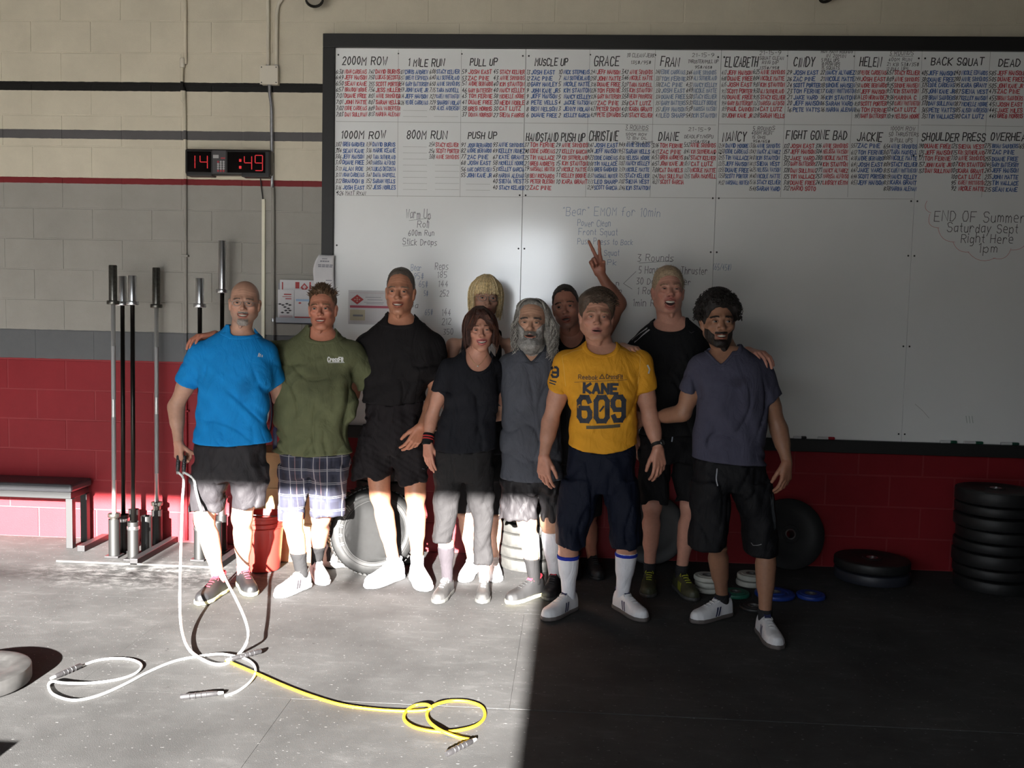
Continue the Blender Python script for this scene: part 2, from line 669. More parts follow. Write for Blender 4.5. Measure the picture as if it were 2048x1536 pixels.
# ================================================================ whiteboard
YB, YFR = -0.045, -0.070
BX = [at(671, 97, YB)[0], at(1052, 100, YB)[0], at(1443, 100, YB)[0], at(1845, 99, YB)[0]]
BX.append(BX[3] + 1.2262)
BZ1, BZ0 = 3.277, 0.842
wbd = empty('whiteboard', (BX[0], 0, BZ0))
tag(wbd, 'huge white marker board in black frame covered with workout rankings', 'whiteboard')
wo = np.array([BX[0], 0, BZ0])
M_BOARD = mat('white_board_enamel', (0.85, 0.855, 0.84), 0.13, noise=0.02, nscale=2, spec=0.8)
M_FRAME = mat('black_frame_paint', (0.010, 0.0095, 0.009), 0.55, bump=0.15, bscale=60)
for i in range(4):
    MB().box((BX[i] + .0012, YB, BZ0), (BX[i + 1] - .0012, -0.004, BZ1), 0.0008).build('board_panel', M_BOARD, wbd, wo)
FX0, FX1 = at(644, 300, YFR)[0], BX[4] + 0.09
FZ1, FZ0 = 3.362, 0.765
MB().box((FX0, YFR, BZ1), (FX1, 0.0, FZ1), .003).build('frame_rail', M_FRAME, wbd, wo)
MB().box((FX0, YFR - .012, FZ0 - .002), (FX1, 0.0, BZ0), .003).build('frame_rail', M_FRAME, wbd, wo)
MB().box((FX0, YFR - .0005, BZ0 + .0005), (BX[0], 0.0, BZ1 - .0005), .003).build('frame_stile', M_FRAME, wbd, wo)
MB().box((BX[4], YFR - .0005, BZ0 + .0005), (FX1, 0.0, BZ1 - .0005), .003).build('frame_stile', M_FRAME, wbd, wo)
scr = MB()
for i in range(0, 5):
    for z in (3.235, 2.64, 2.02, 1.45, 0.89, 2.36):
        for s in ((-1, 1) if 0 < i < 4 else ((1,) if i == 0 else (-1,))):
            scr.lathe([(0.0, 0.003), (.004, 0.0025), (.006, 0.0)], 8, (BX[i] + s * .019, YB, z), (0, -1, 0))
for i in range(3):
    for s in (1 / 3, 2 / 3):
        scr.lathe([(0.0, 0.003), (.003, 0.0025), (.005, 0.0)], 8, (BX[i] + 1.2262 * s, YB, 3.245), (0, -1, 0))
scr.build('screw', mat('dark_screw', (0.03, 0.03, 0.03), .4, .6), wbd, wo)['kind'] = 'stuff'

INK = {'k': MB(), 'r': MB(), 'b': MB(), 'p': MB(), 'g': MB(), 'l': MB(), 'n': MB()}


def bput(x, z, k=0):
    return (x, YB - 0.0006 - 0.00012 * (k % 5), z)


def board_text(ink, text, px, py, hpx, width=0.0045, wpx=None, jit=0.05, slant=0.10, ratio=0.62):
    """handwriting on the board: baseline starts at the pixel, capitals hpx tall, optionally squeezed to wpx"""
    a = at(px, py, YB)
    h = hpx / 1880.0 * (YB - CAM[1])
    if wpx:
        w = wpx / 1880.0 * (YB - CAM[1])
        w0 = text_width(text, h, ratio)
        ratio *= w / w0
    pls, _ = strokes(text, a[0], a[2], h, ratio, jit, slant, 1.6 * (ratio / 0.62))
    ribbons(INK[ink], pls, width, bput)


def board_line(ink, pts, width=0.003):
    ribbons(INK[ink], [[(at(x, y, YB)[0], at(x, y, YB)[2]) for x, y in pts]], width, bput)


# cell: heading, x, baseline y, cap height, width | ink | left column (x number, x name) | right column ... | notes
CELLS = [
    ('2000M ROW', 685, 127, 15, 93, 'r', 672, 689, '6:38 NOAH CARDENAS|6:49 JEFF HANSON|6:50 SEAN KANE|6:57 BRANDON BOONE|7:01 DUANE FREE|7:01 JOHN MATTE|7:02 EDDIE CARDENAS|7:03 DAN SULLIVAN',
     737, 751, '7:42 DAVID BURNS|7:50 LUKAS DECOSTA|7:55 SCOTT PORTER|7:56 JESS MILLER|8:01 ANNE SIMMONDS|8:07 SARAH WELLS|8:09 DANA VANDERVEER|8:13 MARINA ALEMAN'),
    ('1 MILE RUN', 817, 130, 14, 74, 'b', 797, 810, '5:07 CHRIS ANDREW|5:51 BRENT ESPINOZA|5:54 GARY BATTERSBY|5:59 JOHN KANE JR|6:14 JEFF HANSON|6:26 WENDE CARDENAS',
     859, 873, '6:08 STACY KELNER|6:40 ALI SUTHERLAND|6:50 ANNIE SIMMONDS|7:15 TARA MAXWELL|7:27 KAREN WHITTINGTON|7:29 SHARON NOLAN|7:30 ALICE ANDERSON'),
    ('PULL UP', 940, 129, 13, 56, 'r', 924, 936, '59 JOSH EAST|53 ZAC PINE|51 ANDRE BERNARDO|46 GARY BATTERSBY|43 TOM FERNIE|41 DUANE FREE|38 GREG MORRIS|37 DONNA MORRISON',
     987, 999, '45 STACY KELNER|43 ANNIE SIMMONDS|40 KIM STANTON|40 NANCY KELLEY|38 MICHELLE MOORE|30 HEIDI NOBLE|30 CAT LUTZ|27 SIENA FARRIS'),
    ('MUSCLE UP', 1070, 129, 13, 65, 'b', 1053, 1062, '13 JOSH EAST|12 ZAC PINE|10 GARY HAWLEY|9 JOHN KANE JR|9 JEFF HANSON|8 PETE WELLS|8 BEN NELSON|6 DUANE FREE',
     1117, 1127, '10 NICK STEPHENS|7 ALI SUTHERLAND|5 NICOLE MATTE|5 KIM STANTON|5 NANCY KELLEY|4 JACKIE WATSON|3 JENNY NOLAN|2 KELLEY GARCIA'),
    ('GRACE', 1188, 130, 17, 50, 'r', 1181, 1194, '2:41 JEFF HANSON|2:50 JOHN MATTE|3:16 DUANE FREE|3:26 TOM FERNIE|3:26 GARY BATTERSBY|4:17 ZAC PINE|4:27 PETER SIMON|4:29 PETE EDWARDS',
     1243, 1258, '3:42 ANNIE SIMMONDS|3:46 NICOLE MATTE|3:27 TARA MAXWELL|3:55 KIM STANTON|3:58 HEIDI PRIMROSE|3:58 CAT LUTZ|4:01 KARA GRANT|5:01 STACY KELNER'),
    ('FRAN', 1321, 130, 17, 38, 'p', 1311, 1322, '2:48 EDDIE CARDENAS|3:07 TOM FERNIE|3:08 ZAC PINE|3:30 JOSH EAST|3:34 DUANE FREE|3:51 GARY BATTERS|3:57 JEFF HANSON|4:11 LEO SHARP',
     1372, 1386, '3:46 ANNIE SIMMONDS|3:59 ALI SUTHERLAND|4:31 NANCY KELLEY|4:49 NICOLE MATTE|5:30 STACY KELNER|5:31 KELLEY BOONE|5:39 MARISSA WATSON|5:43 KIM STANTON'),
    ('ELIZABETH', 1450, 131, 18, 64, 'r', 1443, 1454, '4:12 JEFF HANSON|6:00 DUANE FREE|6:15 JOSH EAST|9:13 SCOTT PORTER|9:50 DUANE FREE|9:54 GARY BATTERSBY|10:9 PAUL CANNON|10:9 JOHN KANE JR',
     1506, 1520, '6:25 ANNIE SIMMONDS|8:04 NICOLE MATTE|9:01 KIM STANTON|9:30 ALI SUTHERLAND|9:35 STACY KELNER|11:23 MARISSA ALFONSO|11:4 CAT LUTZ|12:8 SARAH WELLS'),
    ('CINDY', 1587, 131, 17, 42, 'b', 1574, 1586, '29 JOSH EAST|26 ZAC PINE|24 SCOTT PORTER|23 TOM FERNIE|21 JAKE WARD|20 JEFF HANSON|16 PETE WATTS',
     1641, 1651, '22 NANCY ALVAREZ|21 NICOLE MATTE|18 SIMONE HANSEN|17 KAREN WHITTINGTON|16 KIM STANTON|16 SARAH WARD|16 MARINA ALEMAN'),
    ('HELEN', 1719, 131, 17, 43, 'r', 1709, 1721, '7:38 WENDE CARDENAS|7:49 JOSH EAST|7:50 ANDRE BERNARDO|8:01 JEFF HANSON|8:26 LEO HERNANDEZ|8:30 SCOTT PORTER|8:46 TOM FERNIE|9:03 GARY BATTERSBY',
     1773, 1788, '6:57 STACY KELNER|8:09 ANNIE SIMMONDS|9:25 SIMONE HANSEN|9:37 KIM STANTON|9:36 MARINA C|9:58 KAREN WHITTINGTON|10:4 CAT LUTZ|10:9 MELISSA MOORE'),
    ('BACK SQUAT', 1862, 128, 13, 100, 'b', 1843, 1856, '405 JEFF HANSON|385 DUANE FREE|375 EDDIE CARDENAS|375 JOHN KANE JR|370 BRIAN SAUNDERS|370 DAN SULLIVAN|365 PETE WATTS|351 TIM WALLACE',
     1908, 1922, '240 NICOLE EDWARDS|200 ANNIE SIMMONDS|195 KARA GRANT|187 SIENA WEST|187 KELLEY HANSON|187 MICHELLE MOORE|185 ALISON ANDERSON|180 CAT LUTZ'),
    ('DEAD LIFT', 1997, 131, 13, 85, 'r', 1978, 1994, '585 JEFF HANSON|505 DUANE FREE|505 JOHN KANE JR|475 ZAC PINE|455 BRIAN SAUNDERS|451 JOSH EAST|445 JAKE MILES|445 GREG MORRIS', 2045, 2058, '285 SIENA WEST|280 KARA GRANT'),
    ('1000M ROW', 683, 274, 14, 92, 'b', 671, 685, '3:02 GREG GARDNER|3:04 SEAN KANE|3:06 JEFF HANSON|3:10 DUANE FREE|3:11 ALAN ROE|3:11 NOAH CARDENAS|3:12 BRANDON B|3:16 JOSH EAST',
     732, 745, '3:34 DAVID BURNS|3:36 MARIE KEANE|3:40 TARA SUTHERLAND|3:40 MARISSA ALFONSO|3:43 LUKAS DECOSTA|3:47 DANA MAXWELL|3:52 SARAH WELLS|3:52 JESS NOBLES'),
    ('800M RUN', 814, 275, 15, 82, 'r', 797, 810, '', 858, 871, '2:54 STACY KELNER|2:56 SCOTT PORTER|3:08 ANNIE SIMMONDS'),
    ('PUSH UP', 936, 275, 13, 60, 'b', 922, 934, '91 JOSH BERNARDO|82 ANDRE BERNARDO|77 ZAC PINE|68 JOSH EAST|56 MARC CHRISTENSEN|55 JOHN KANE JR',
     986, 997, '93 ANNIE SIMMONDS|69 KELLEY NUNEZ|67 KATE GRANT|58 MICHELLE MOORE|53 KELLEY GARCIA|48 MARINA ALEMAN|40 SIENA WEST|40 STACY KELNER'),
    ('HANDSTAND PUSH UP', 1052, 280, 15, 116, 'r', 1049, 1060, '37 TOM FERNIE|30 EDDIE CARDENAS|25 TIM WALLACE|21 GREG ANDREWS|19 MARSHALL HUNTER|18 BEN RICHARDS|15 PETER OLESON|12 ZAC PINE',
     1112, 1123, '29 ANNIE SIMMONDS|27 KELLEY GARCIA|19 KIM SUTHERLAND|15 KIM STANTON|12 NICOLE MATTE|11 KELLEY BOONE|10 KARA GRANT'),
    ('CHRISTINE', 1178, 279, 18, 58, 'b', 1174, 1188, '8:41 JOSH EAST|9:04 JEFF HANSON|9:23 EDDIE CARDENAS|10:08 TIM WALLACE|10:26 GREG GARDNER|10:37 MARSHALL HUNTER|11:13 LEO SHARP|12:24 SCOTT GARCIA',
     1237, 1251, '9:49 ANNIE SIMMONDS|9:51 SARAH WELLS|10:36 MELISSA MOORE|11:02 NANCY KELLEY|11:39 NICOLE MATTE|11:53 STACY KELNER|12:02 SIENA WEST|12:46 KIM STANTON'),
    ('DIANE', 1317, 279, 16, 42, 'r', 1304, 1319, '3:16 TOM FERNIE|4:11 ZAC PINE|6:51 GREG ANDREWS|6:51 JOHN KANE JR|7:08 CAT DANIELS|12:42 DAN SULLIVAN|16:27 SCOTT GARCIA',
     1368, 1381, '5:52 ANNIE SIMMONDS|8:41 KIM SUTHERLAND|8:42 STACY KELNER|10:17 CAT LUTZ|11:27 NICOLE MATTE|12:15 TARA MAXWELL'),
    ('NANCY', 1445, 280, 17, 47, 'b', 1436, 1450, '12:34 DAVID MOORE|12:50 EDDIE CARDENAS|12:55 TIM WALLACE|13:35 JEFF HANSON|13:55 DUANE FREE|13:58 SCOTT PORTER|14:32 MARSHALL HUNTER',
     1498, 1513, '13:06 ANNIE SIMMONDS|13:42 NANCY ALVAREZ|14:01 KIM STANTON|14:13 SIENA WEST|14:25 MELISSA WATSON|14:40 NICOLE MATTE|15:16 STACY KELNER|15:48 SARAH WARD'),
    ('FIGHT GONE BAD', 1572, 276, 16, 118, 'r', 1567, 1580, '372 JOSH EAST|357 JEFF HANSON|352 JAKE WARD|333 GARY BATTERSBY|328 DAN SULLIVAN|325 TIM WALLACE|318 DUANE FREE|312 MARIO SOTO',
     1631, 1645, '316 ANNIE SIMMONDS|304 MELISSA WATSON|280 NICOLE MATTE|274 KIM STANTON|271 NANCY ALVAREZ|253 MARISSA ALFONSO|247 LINDSEY KEITH'),
    ('JACKIE', 1714, 280, 16, 50, 'b', 1702, 1715, '5:57 ZAC PINE|6:12 TOM FERNIE|6:18 ANDRE BERNARDO|6:41 JOSH EAST|6:47 JAKE WARD|6:46 SCOTT PORTER|6:57 JEFF HANSON',
     1767, 1781, '6:54 ANNIE SIMMONDS|8:07 TARA MAXWELL|8:08 NICOLE MATTE|8:09 STACY KELNER|8:15 KAREN WHITTINGTON|8:19 NANCY KELLEY|8:31 KARA GRANT|8:38 MARINA ALEMAN'),
    ('SHOULDER PRESS', 1843, 279, 14, 119, 'r', 1837, 1849, '190 DUANE FREE|175 JEFF HANSON|171 TOM FERNIE|157 JOHN KANE JR|153 DAN SULLIVAN',
     1902, 1916, '125 SIENA WEST|115 KIM SUTHERLAND|110 ANNIE SIMMONDS|107 KIM STANTON|105 KARA GRANT|100 CAT LUTZ|95 KAREN WHITTINGTON|92 NICOLE MATTE'),
    ('OVERHEAD SQUAT', 1981, 279, 14, 130, 'b', 1969, 1983, '275 BRIAN SAUNDERS|270 ZAC PINE|255 DUANE FREE|245 GARY BATTERSBY|245 JEFF HANSON|235 JOHN MATTE|225 TIM WALLACE|215 SEAN KANE', 2036, 2050, '165 KARA GRANT'),
]
for (hd, hx, hy, hh, hw, ink, xn, xm, left, xn2, xm2, right) in CELLS:
    board_text('k', hd, hx, hy + 2, hh, 0.0062, hw, 0.07)
    y0, dy = (146.5, 12.25) if hy < 200 else (292.5, 12.2)
    for (a, b_, lst, lim) in ((xn, xm, left, xn2 - 3), (xn2, xm2, right, xn2 + (xn2 - xn) - 2)):
        if not lst:
            continue
        for i, e in enumerate(lst.split('|')):
            num, nm = e.split(' ', 1)
            yy = y0 + dy * i + (hx - 690) * 0.003 + random.uniform(-.8, .8)
            wn_ = min(b_ - a - 1.5, 5 * len(num))
            board_text('k', num, a, yy, 7.6, 0.0036 * min(1.0, wn_ / len(num) / 3.6), wn_, 0.10, 0.2)
            w_ = min(5.3 * len(nm), lim - b_)
            board_text(ink, nm, b_ + random.uniform(0, 1.5), yy, 7.2, 0.0052 * min(1.0, w_ / len(nm) / 4.4), w_, 0.08, 0.05)
board_text('k', '3:26 MATT RYAN', 674, 390, 7.5, 0.003, 60, 0.1)
for (t, x, y, h, w) in (('30 CLEAN/JERK', 1254, 114, 7, 55), ('135#/95#', 1262, 128, 6, 40), ('21-15-9', 1384, 114, 7, 44), ('THRUSTER/PULL UP', 1376, 126, 6, 58), ('95#/65#', 1390, 137, 5, 34),
                        ('21-15-9', 1519, 109, 7, 42), ('SQUAT CLEAN', 1519, 119, 6, 47), ('RING DIP', 1524, 128, 6, 32), ('135#/95#', 1520, 138, 5, 38),
                        ('HOW MANY ROUNDS', 1642, 106, 6, 61), ('IN 20MIN', 1652, 115, 6, 38), ('5 PULL UPS', 1643, 123, 6, 34), ('10 PUSH UPS', 1643, 131, 6, 35), ('15 SQUATS', 1643, 139, 6, 35),
                        ('3 ROUNDS', 1779, 110, 8, 46), ('400M RUN', 1777, 122, 6, 46), ('21 KB 53#/35#', 1774, 132, 6, 60), ('12 PULL UPS', 1773, 141, 6, 42),
                        ('3 ROUNDS', 1251, 259, 8, 45), ('500M ROW', 1252, 271, 5, 42), ('12 BW DL', 1253, 279, 5, 42), ('21 BOX JUMPS', 1254, 288, 5, 51),
                        ('21-15-9', 1377, 262, 7, 45), ('DEADLIFT/HSPU', 1369, 276, 6, 56), ('225#/155#', 1381, 286, 5, 38), ('5 ROUNDS', 1506, 260, 7, 44), ('400M RUN', 1503, 269, 5, 40), ('15 OHS', 1504, 277, 5, 26), ('95#/65#', 1506, 285, 5, 34),
                        ('1000M ROW', 1781, 261, 7, 47), ('50 THRUSTERS', 1778, 272, 7, 56), ('30 PULL UPS', 1779, 284, 7, 44)):
    board_text('k', t, x, y, h, 0.0026, w, 0.1, 0.1)
for x1, x2, y in ((1780, 1826, 112), (1251, 1297, 261), (1506, 1548, 262)):
    board_line('k', [(x1, y), (x2, y + 1)], 0.002)
# pencil grid and rule lines
for xt, xb in ((797, 795), (923, 920), (1180, 1171), (1311, 1300), (1576, 1561), (1710, 1695), (1981, 1963)):
    board_line('l', [(xt, 100), ((xt + xb) / 2, 245), (xb, 394)], 0.0022)
for (xa, ya, xb_, yb_) in ((672, 243, 1046, 246), (1050, 246, 1432, 250), (1438, 248, 1836, 251), (1842, 250, 2046, 253), (690, 391, 1044, 394), (1046, 393, 1422, 396), (1430, 396, 1826, 398)):
    board_line('l', [(xa, ya), (xb_, yb_)], 0.0022)
for i in range(8):
    y = 293.5 + 12.2 * i
    for x in (806, 870):
        if not (x == 870 and i < 3):
            board_line('l', [(x, y), (x + 48, y + .5)], 0.0016)
for (x, y) in ((806, 221), (806, 233), (868, 233), (932, 368), (932, 380)):
    board_line('l', [(x, y), (x + 48, y + .5)], 0.0016)
# the day's workout
for (t, x, y, h, w) in (('Warm Up', 812, 437, 17, 50), ('Roll', 835, 455, 13, 26), ('600m Run', 817, 471, 11, 55), ('Stick Drops', 805, 489, 12, 71)):
    board_text('g', t, x, y, h, 0.0034, w, 0.08, 0.05)
board_line('g', [(818, 441), (862, 436)], 0.002)
board_line('g', [(806, 492), (828, 490)], 0.002)
for (t, x, y, h, w) in (('Reps', 870, 539, 13, 28), ('185', 875, 555, 12, 22), ('144', 877, 574, 12, 22), ('252', 880, 593, 12, 20), ('144', 884, 631, 13, 20), ('212', 884, 649, 12, 20), ('350', 887, 668, 11, 22)):
    board_text('g', t, x, y, h, 0.003, w, 0.08, 0.05)
for (t, x, y, h, w) in (('Bear', 822, 541, 12, 22), ('95#', 828, 558, 12, 22), ('65#', 838, 574, 12, 20), ('5#', 848, 592, 11, 10), ('65#', 850, 630, 12, 18)):
    board_text('p', t, x, y, h, 0.0026, w, 0.08, 0.05)
board_text('g', 'Sa', 820, 615, 11, 0.003, 20, 0.08)
for (t, x, y, h, w) in (('"Bear" EMOM for 10min', 1126, 430, 16, 193), ('Power Clean', 1155, 452, 12, 66), ('Front Squat', 1157, 470, 12, 78), ('Push Press to Back', 1155, 488, 11, 110), ('Squat', 1208, 511, 11, 32), ('Pk', 1215, 530, 10, 20)):
    board_text('p', t, x, y, h, 0.0028, w, 0.08, 0.05)
for (t, x, y, h, w) in (('3 Rounds', 1275, 522, 13, 72), ('5 Hang Clean Thruster', 1278, 546, 14, 136), ('30 Double Under', 1273, 568, 12, 108), ('1 Rope Climb', 1275, 588, 13, 80), ('1min Rest', 1266, 612, 13, 70), ('n', 1232, 571, 9, 8), ('p', 1238, 585, 9, 8)):
    board_text('g', t, x, y, h, 0.0034, w, 0.07, 0.05)
board_text('p', '(65/45#)', 1426, 540, 12, 0.0026, 36, 0.07)
board_line('g', [(1278, 526), (1344, 522)], 0.0025)
board_line('g', [(1272, 543), (1247, 567), (1264, 578)], 0.0025)
for (t, x, y, h, w) in (('END OF Summer BBQ', 1868, 442, 19, 225), ('Saturday Sept 7th', 1894, 464, 17, 172), ('Right Here', 1922, 485, 17, 102), ('1pm', 1957, 505, 17, 40)):
    board_text('k', t, x, y, h, 0.0036, w, 0.06, 0.04)


def arc_through(a, b, bulge, n=7):
    a, b = np.array(a, float), np.array(b, float)
    mid, d = (a + b) / 2, b - a
    nrm = np.array([d[1], -d[0]])
    return [tuple(a + d * t + nrm * bulge * 4 * t * (1 - t)) for t in np.linspace(0, 1, n)]


for a, b_, bl in (((1854, 402), (1862, 426), -.3), ((1860, 428), (1878, 456), -.35), ((1876, 456), (1910, 484), -.22), ((1906, 484), (1938, 504), -.2), ((1936, 504), (1990, 516), -.2), ((1986, 516), (2022, 497), -.25), ((2022, 500), (2056, 470), -.25)):
    board_line('r', arc_through(a, b_, bl), 0.002)
for x in (1934, 1940, 1946):
    board_line('n', [(x, 846), (x - 2, 832)], 0.002)
board_line('l', [(1830, 808), (1846, 822), (1858, 836)], 0.002)
for kk, mt_ in (('k', M_BLACKINK), ('r', M_REDINK), ('b', M_BLUEINK), ('p', M_PALEINK), ('g', M_GREYINK), ('l', M_PENCIL), ('n', M_GREENINK)):
    INK[kk].build('marker_writing' if kk != 'l' else 'grid_lines', mt_, wbd, wo)['kind'] = 'stuff'

# markers lying on the ledge
for (px, w, c, lab) in ((1600, 26, (0.02, .02, .02), 'black marker pen on the board ledge beside the red one'), (1653, 34, (0.42, .02, .03), 'red marker pen lying on the whiteboard ledge'),
                        (1898, 33, (0.01, .07, .04), 'green marker pen on ledge, leftmost of the green ones'), (1948, 38, (0.012, .08, .045), 'green marker pen on ledge, middle of the green ones'),
                        (2021, 36, (0.01, .05, .035), 'dark green marker pen at the right end of ledge')):
    a = at(px, 880, YFR)
    e = empty('marker_pen', (a[0], YFR + .006, BZ0 + .0095))
    tag(e, lab, 'marker', 'markers on the board ledge')
    ln = w / 320.0
    m_ = mat('ink_%.2f_%.2f' % (c[0], c[1]), c, .4)
    MB().lathe([(.0, -ln / 2), (.007, -ln / 2), (.009, -ln / 2 + .004), (.009, ln * .1)], 10, (0, 0, 0), (1, 0, 0)).build('barrel', mat('white_plastic', (.6, .6, .6), .4), e)
    MB().lathe([(.0085, ln * .1), (.0095, ln * .12), (.0095, ln / 2 - .004), (.006, ln / 2), (0, ln / 2)], 10, (0, 0, 0), (1, 0, 0)).build('cap', m_, e)

# ================================================================ notices
M_PAPER = mat('white_paper', (0.60, 0.585, 0.59), 0.7, noise=.02)
M_PINK = mat('print_pink', (0.42, 0.09, 0.13), 0.7)
M_PRED = mat('print_red', (0.40, 0.05, 0.05), 0.7)
M_PGREY = mat('print_grey', (0.22, 0.22, 0.25), 0.7)
M_PPALE = mat('print_pale', (0.55, 0.44, 0.46), 0.7)
M_PYEL = mat('print_sand', (0.52, 0.47, 0.34), 0.7)
M_PDARK = mat('print_dark', (0.05, 0.045, 0.05), 0.7)


def flat_quad(mb, c, lift, Y):
    """c = (xl, yt, xr, yb) in photo pixels on the plane Y"""
    a, b_ = at(c[0], c[1], Y), at(c[2], c[3], Y)
    mb.add([(a[0], Y - lift, b_[2]), (b_[0], Y - lift, b_[2]), (b_[0], Y - lift, a[2]), (a[0], Y - lift, a[2])], [(0, 1, 2, 3)])


def sheet(name, label, cat, rect, Y, thick=0.0012):
    a, b_ = at(rect[0], rect[1], Y), at(rect[2], rect[3], Y)
    e = empty(name, (a[0], Y, b_[2]))
    tag(e, label, cat)
    org = np.array([a[0], Y, b_[2]])
    MB().box((a[0], Y - thick, b_[2]), (b_[0], Y, a[2])).build('sheet', M_PAPER, e, org)
    return e, org


def diamond(mb, cx, cy, rx, ry, Y, lift):
    p = [at(cx - rx, cy, Y), at(cx, cy + ry, Y), at(cx + rx, cy, Y), at(cx, cy - ry, Y)]
    mb.add([(q[0], Y - lift, q[2]) for q in p], [(0, 1, 2, 3)])


YP = YB - 0.002
pe, po_ = sheet('notice_poster', 'white notice with red diamond emblem and pink bars on whiteboard', 'poster', (697, 580, 783, 650), YP)
b1, b2, b3, b4 = MB(), MB(), MB(), MB()
for r_ in ((700, 585, 781, 587), (700, 610.5, 781, 617), (700, 642, 781, 644)):
    flat_quad(b1, r_, .0016, YP)
diamond(b2, 714.5, 599, 13, 10, YP, .0016)
for (x, y) in ((710, 599), (714.5, 595.5), (714.5, 602.5), (719, 599), (714.5, 599)):
    diamond(b3, x, y, 1.7, 1.2, YP, .002)
flat_quad(b3, (700, 619, 730, 641), .0014, YP)
for (x0, y0, x1) in ((731, 594, 762), (735, 599, 765), (728, 604.5, 768), (733, 607, 766)):
    flat_quad(b4, (x0, y0, x1, y0 + 1.6), .0016, YP)
flat_quad(b4, (706, 629, 726, 633), .0018, YP)
b1.build('print_bar', M_PINK, pe, po_)['kind'] = 'stuff'
b2.build('emblem', M_PRED, pe, po_)
b3.build('print_panel', M_PYEL, pe, po_)['kind'] = 'stuff'
b4.build('print_text', M_PGREY, pe, po_)['kind'] = 'stuff'

# curled paper taped over the frame edge
cp = MB()
ncol, nrow = 10, 14
top_l, bot_r = at(630, 510, YFR), at(669, 606, YFR)
vv = []
for j in range(nrow + 1):
    for i in range(ncol + 1):
        u, v = i / ncol, j / nrow
        x = top_l[0] + (bot_r[0] - top_l[0]) * u
        z = top_l[2] + (bot_r[2] - top_l[2]) * v
        curl = 0.035 * (1 - u) ** 2 * (0.5 + 0.5 * math.cos(v * 4.0)) + 0.012 * math.sin(v * 5)
        xi = x + (0.040 * max(0, 1 - v * 2.6) ** 2) * (1 - u)
        vv.append((xi, YFR - 0.015 - curl, z))
ff = [(j * (ncol + 1) + i, (j + 1) * (ncol + 1) + i, (j + 1) * (ncol + 1) + i + 1, j * (ncol + 1) + i + 1) for j in range(nrow) for i in range(ncol)]
cpe = empty('paper_notice', vv[-1])
tag(cpe, 'curled white typed sheet taped over the left frame edge', 'paper')
cp.add(vv, ff)
o_ = cp.build('sheet', M_PAPER, cpe, vv[-1], smooth=True)
sm = o_.modifiers.new('thick', 'SOLIDIFY')
sm.thickness = 0.0008
tx = MB()


def on_curl(u0, u1, v, h):
    q = []
    for vv_, uu in ((v, u0), (v, u1), (v + h, u1), (v + h, u0)):
        x = top_l[0] + (bot_r[0] - top_l[0]) * uu
        z = top_l[2] + (bot_r[2] - top_l[2]) * vv_
        curl = 0.035 * (1 - uu) ** 2 * (0.5 + 0.5 * math.cos(vv_ * 4.0)) + 0.012 * math.sin(vv_ * 5)
        q.append((x + 0.040 * max(0, 1 - vv_ * 2.6) ** 2 * (1 - uu), YFR - 0.0165 - curl, z))
    tx.add(q, [(0, 1, 2, 3)])


for (u0, u1, v, h) in ((.3, .6, .07, .018), (.25, .75, .12, .026), (.2, .97, .2, .022), (.22, .95, .235, .022), (.6, .9, .52, .02), (.2, .9, .62, .012), (.2, .85, .66, .012), (.2, .9, .70, .012)):
    n = 4
    for i in range(n):
        on_curl(u0 + (u1 - u0) * i / n, u0 + (u1 - u0) * (i + .85) / n, v, h)
tx.build('print_text', M_PGREY, cpe, vv[-1])['kind'] = 'stuff'

# clear leaflet holder with brochures
YH = -0.05
ha, hb = at(553, 636, YH), at(640, 649, YH)
le = empty('leaflet_rack', (ha[0], YH, hb[2]))
tag(le, 'grey wall rack for leaflets beside the board frame', 'rack')
lo = np.array([ha[0], YH, hb[2]])
MB().box((ha[0], YH - .012, hb[2]), (hb[0] + .0, -0.002, hb[2] + .006)).build('tray', mat('grey_plastic', (.24, .25, .28), .35), le, lo)
MB().box((ha[0], -0.012, hb[2]), (hb[0], -0.002, at(560, 566, YH)[2])).build('back_plate', MATS['grey_plastic'], le, lo)
MB().box((ha[0], YH - .012, hb[2]), (hb[0], YH - .009, hb[2] + .04)).build('front_lip', MATS['grey_plastic'], le, lo)
for (rc_, Y, lab, kind) in (((560, 559.5, 628, 600), -0.022, 'wide white flyer with red emblem at the back of leaflet rack', 0), ((556, 579, 588, 643.5), -0.040, 'white leaflet with black sketch in front of leaflet rack', 1),
                            ((589, 579, 622, 643.5), -0.040, 'leaflet with blue band and red foot beside the sketched leaflet', 2)):
    e, og = sheet('leaflet', lab, 'leaflet', rc_, Y, 0.002)
    A, B_, D_, G_ = MB(), MB(), MB(), MB()
    if kind == 0:
        for r_ in ((564, 564, 566.5, 579), (591, 564, 599, 577), (619, 564, 622, 579)):
            flat_quad(A, r_, .0026, Y)
        diamond(A, 609, 575, 8, 9, Y, .0026)
        diamond(B_, 609, 574, 4, 4.5, Y, .003)
    elif kind == 1:
        for r_ in ((568, 587.5, 583, 590), (565, 592.5, 583, 594), (571, 596.5, 583, 598.5)):
            flat_quad(A, r_, .0026, Y)
        for (x, y) in ((560, 608), (566, 610), (574, 607.5), (580, 610), (570, 614), (577, 617), (580, 621), (572, 621), (565, 625), (576, 625.5)):
            diamond(D_, x, y, 4.2, 1.9, Y, .0026)
        flat_quad(B_, (559, 630, 585, 641), .0026, Y)
    else:
        flat_quad(G_, (592, 598, 620, 603), .0026, Y)
        flat_quad(A, (589.5, 633, 621.5, 643), .0026, Y)
        diamond(A, 600, 606, 3.5, 2, Y, .0028)
    for mb_, nm, mt_ in ((A, 'print_red', M_PRED), (B_, 'print_pale', M_PPALE), (D_, 'print_sketch', M_PDARK), (G_, 'print_blue', mat('print_blue', (.30, .42, .58), .6))):
        if mb_.v:
            mb_.build(nm, mt_, e, og)['kind'] = 'stuff'

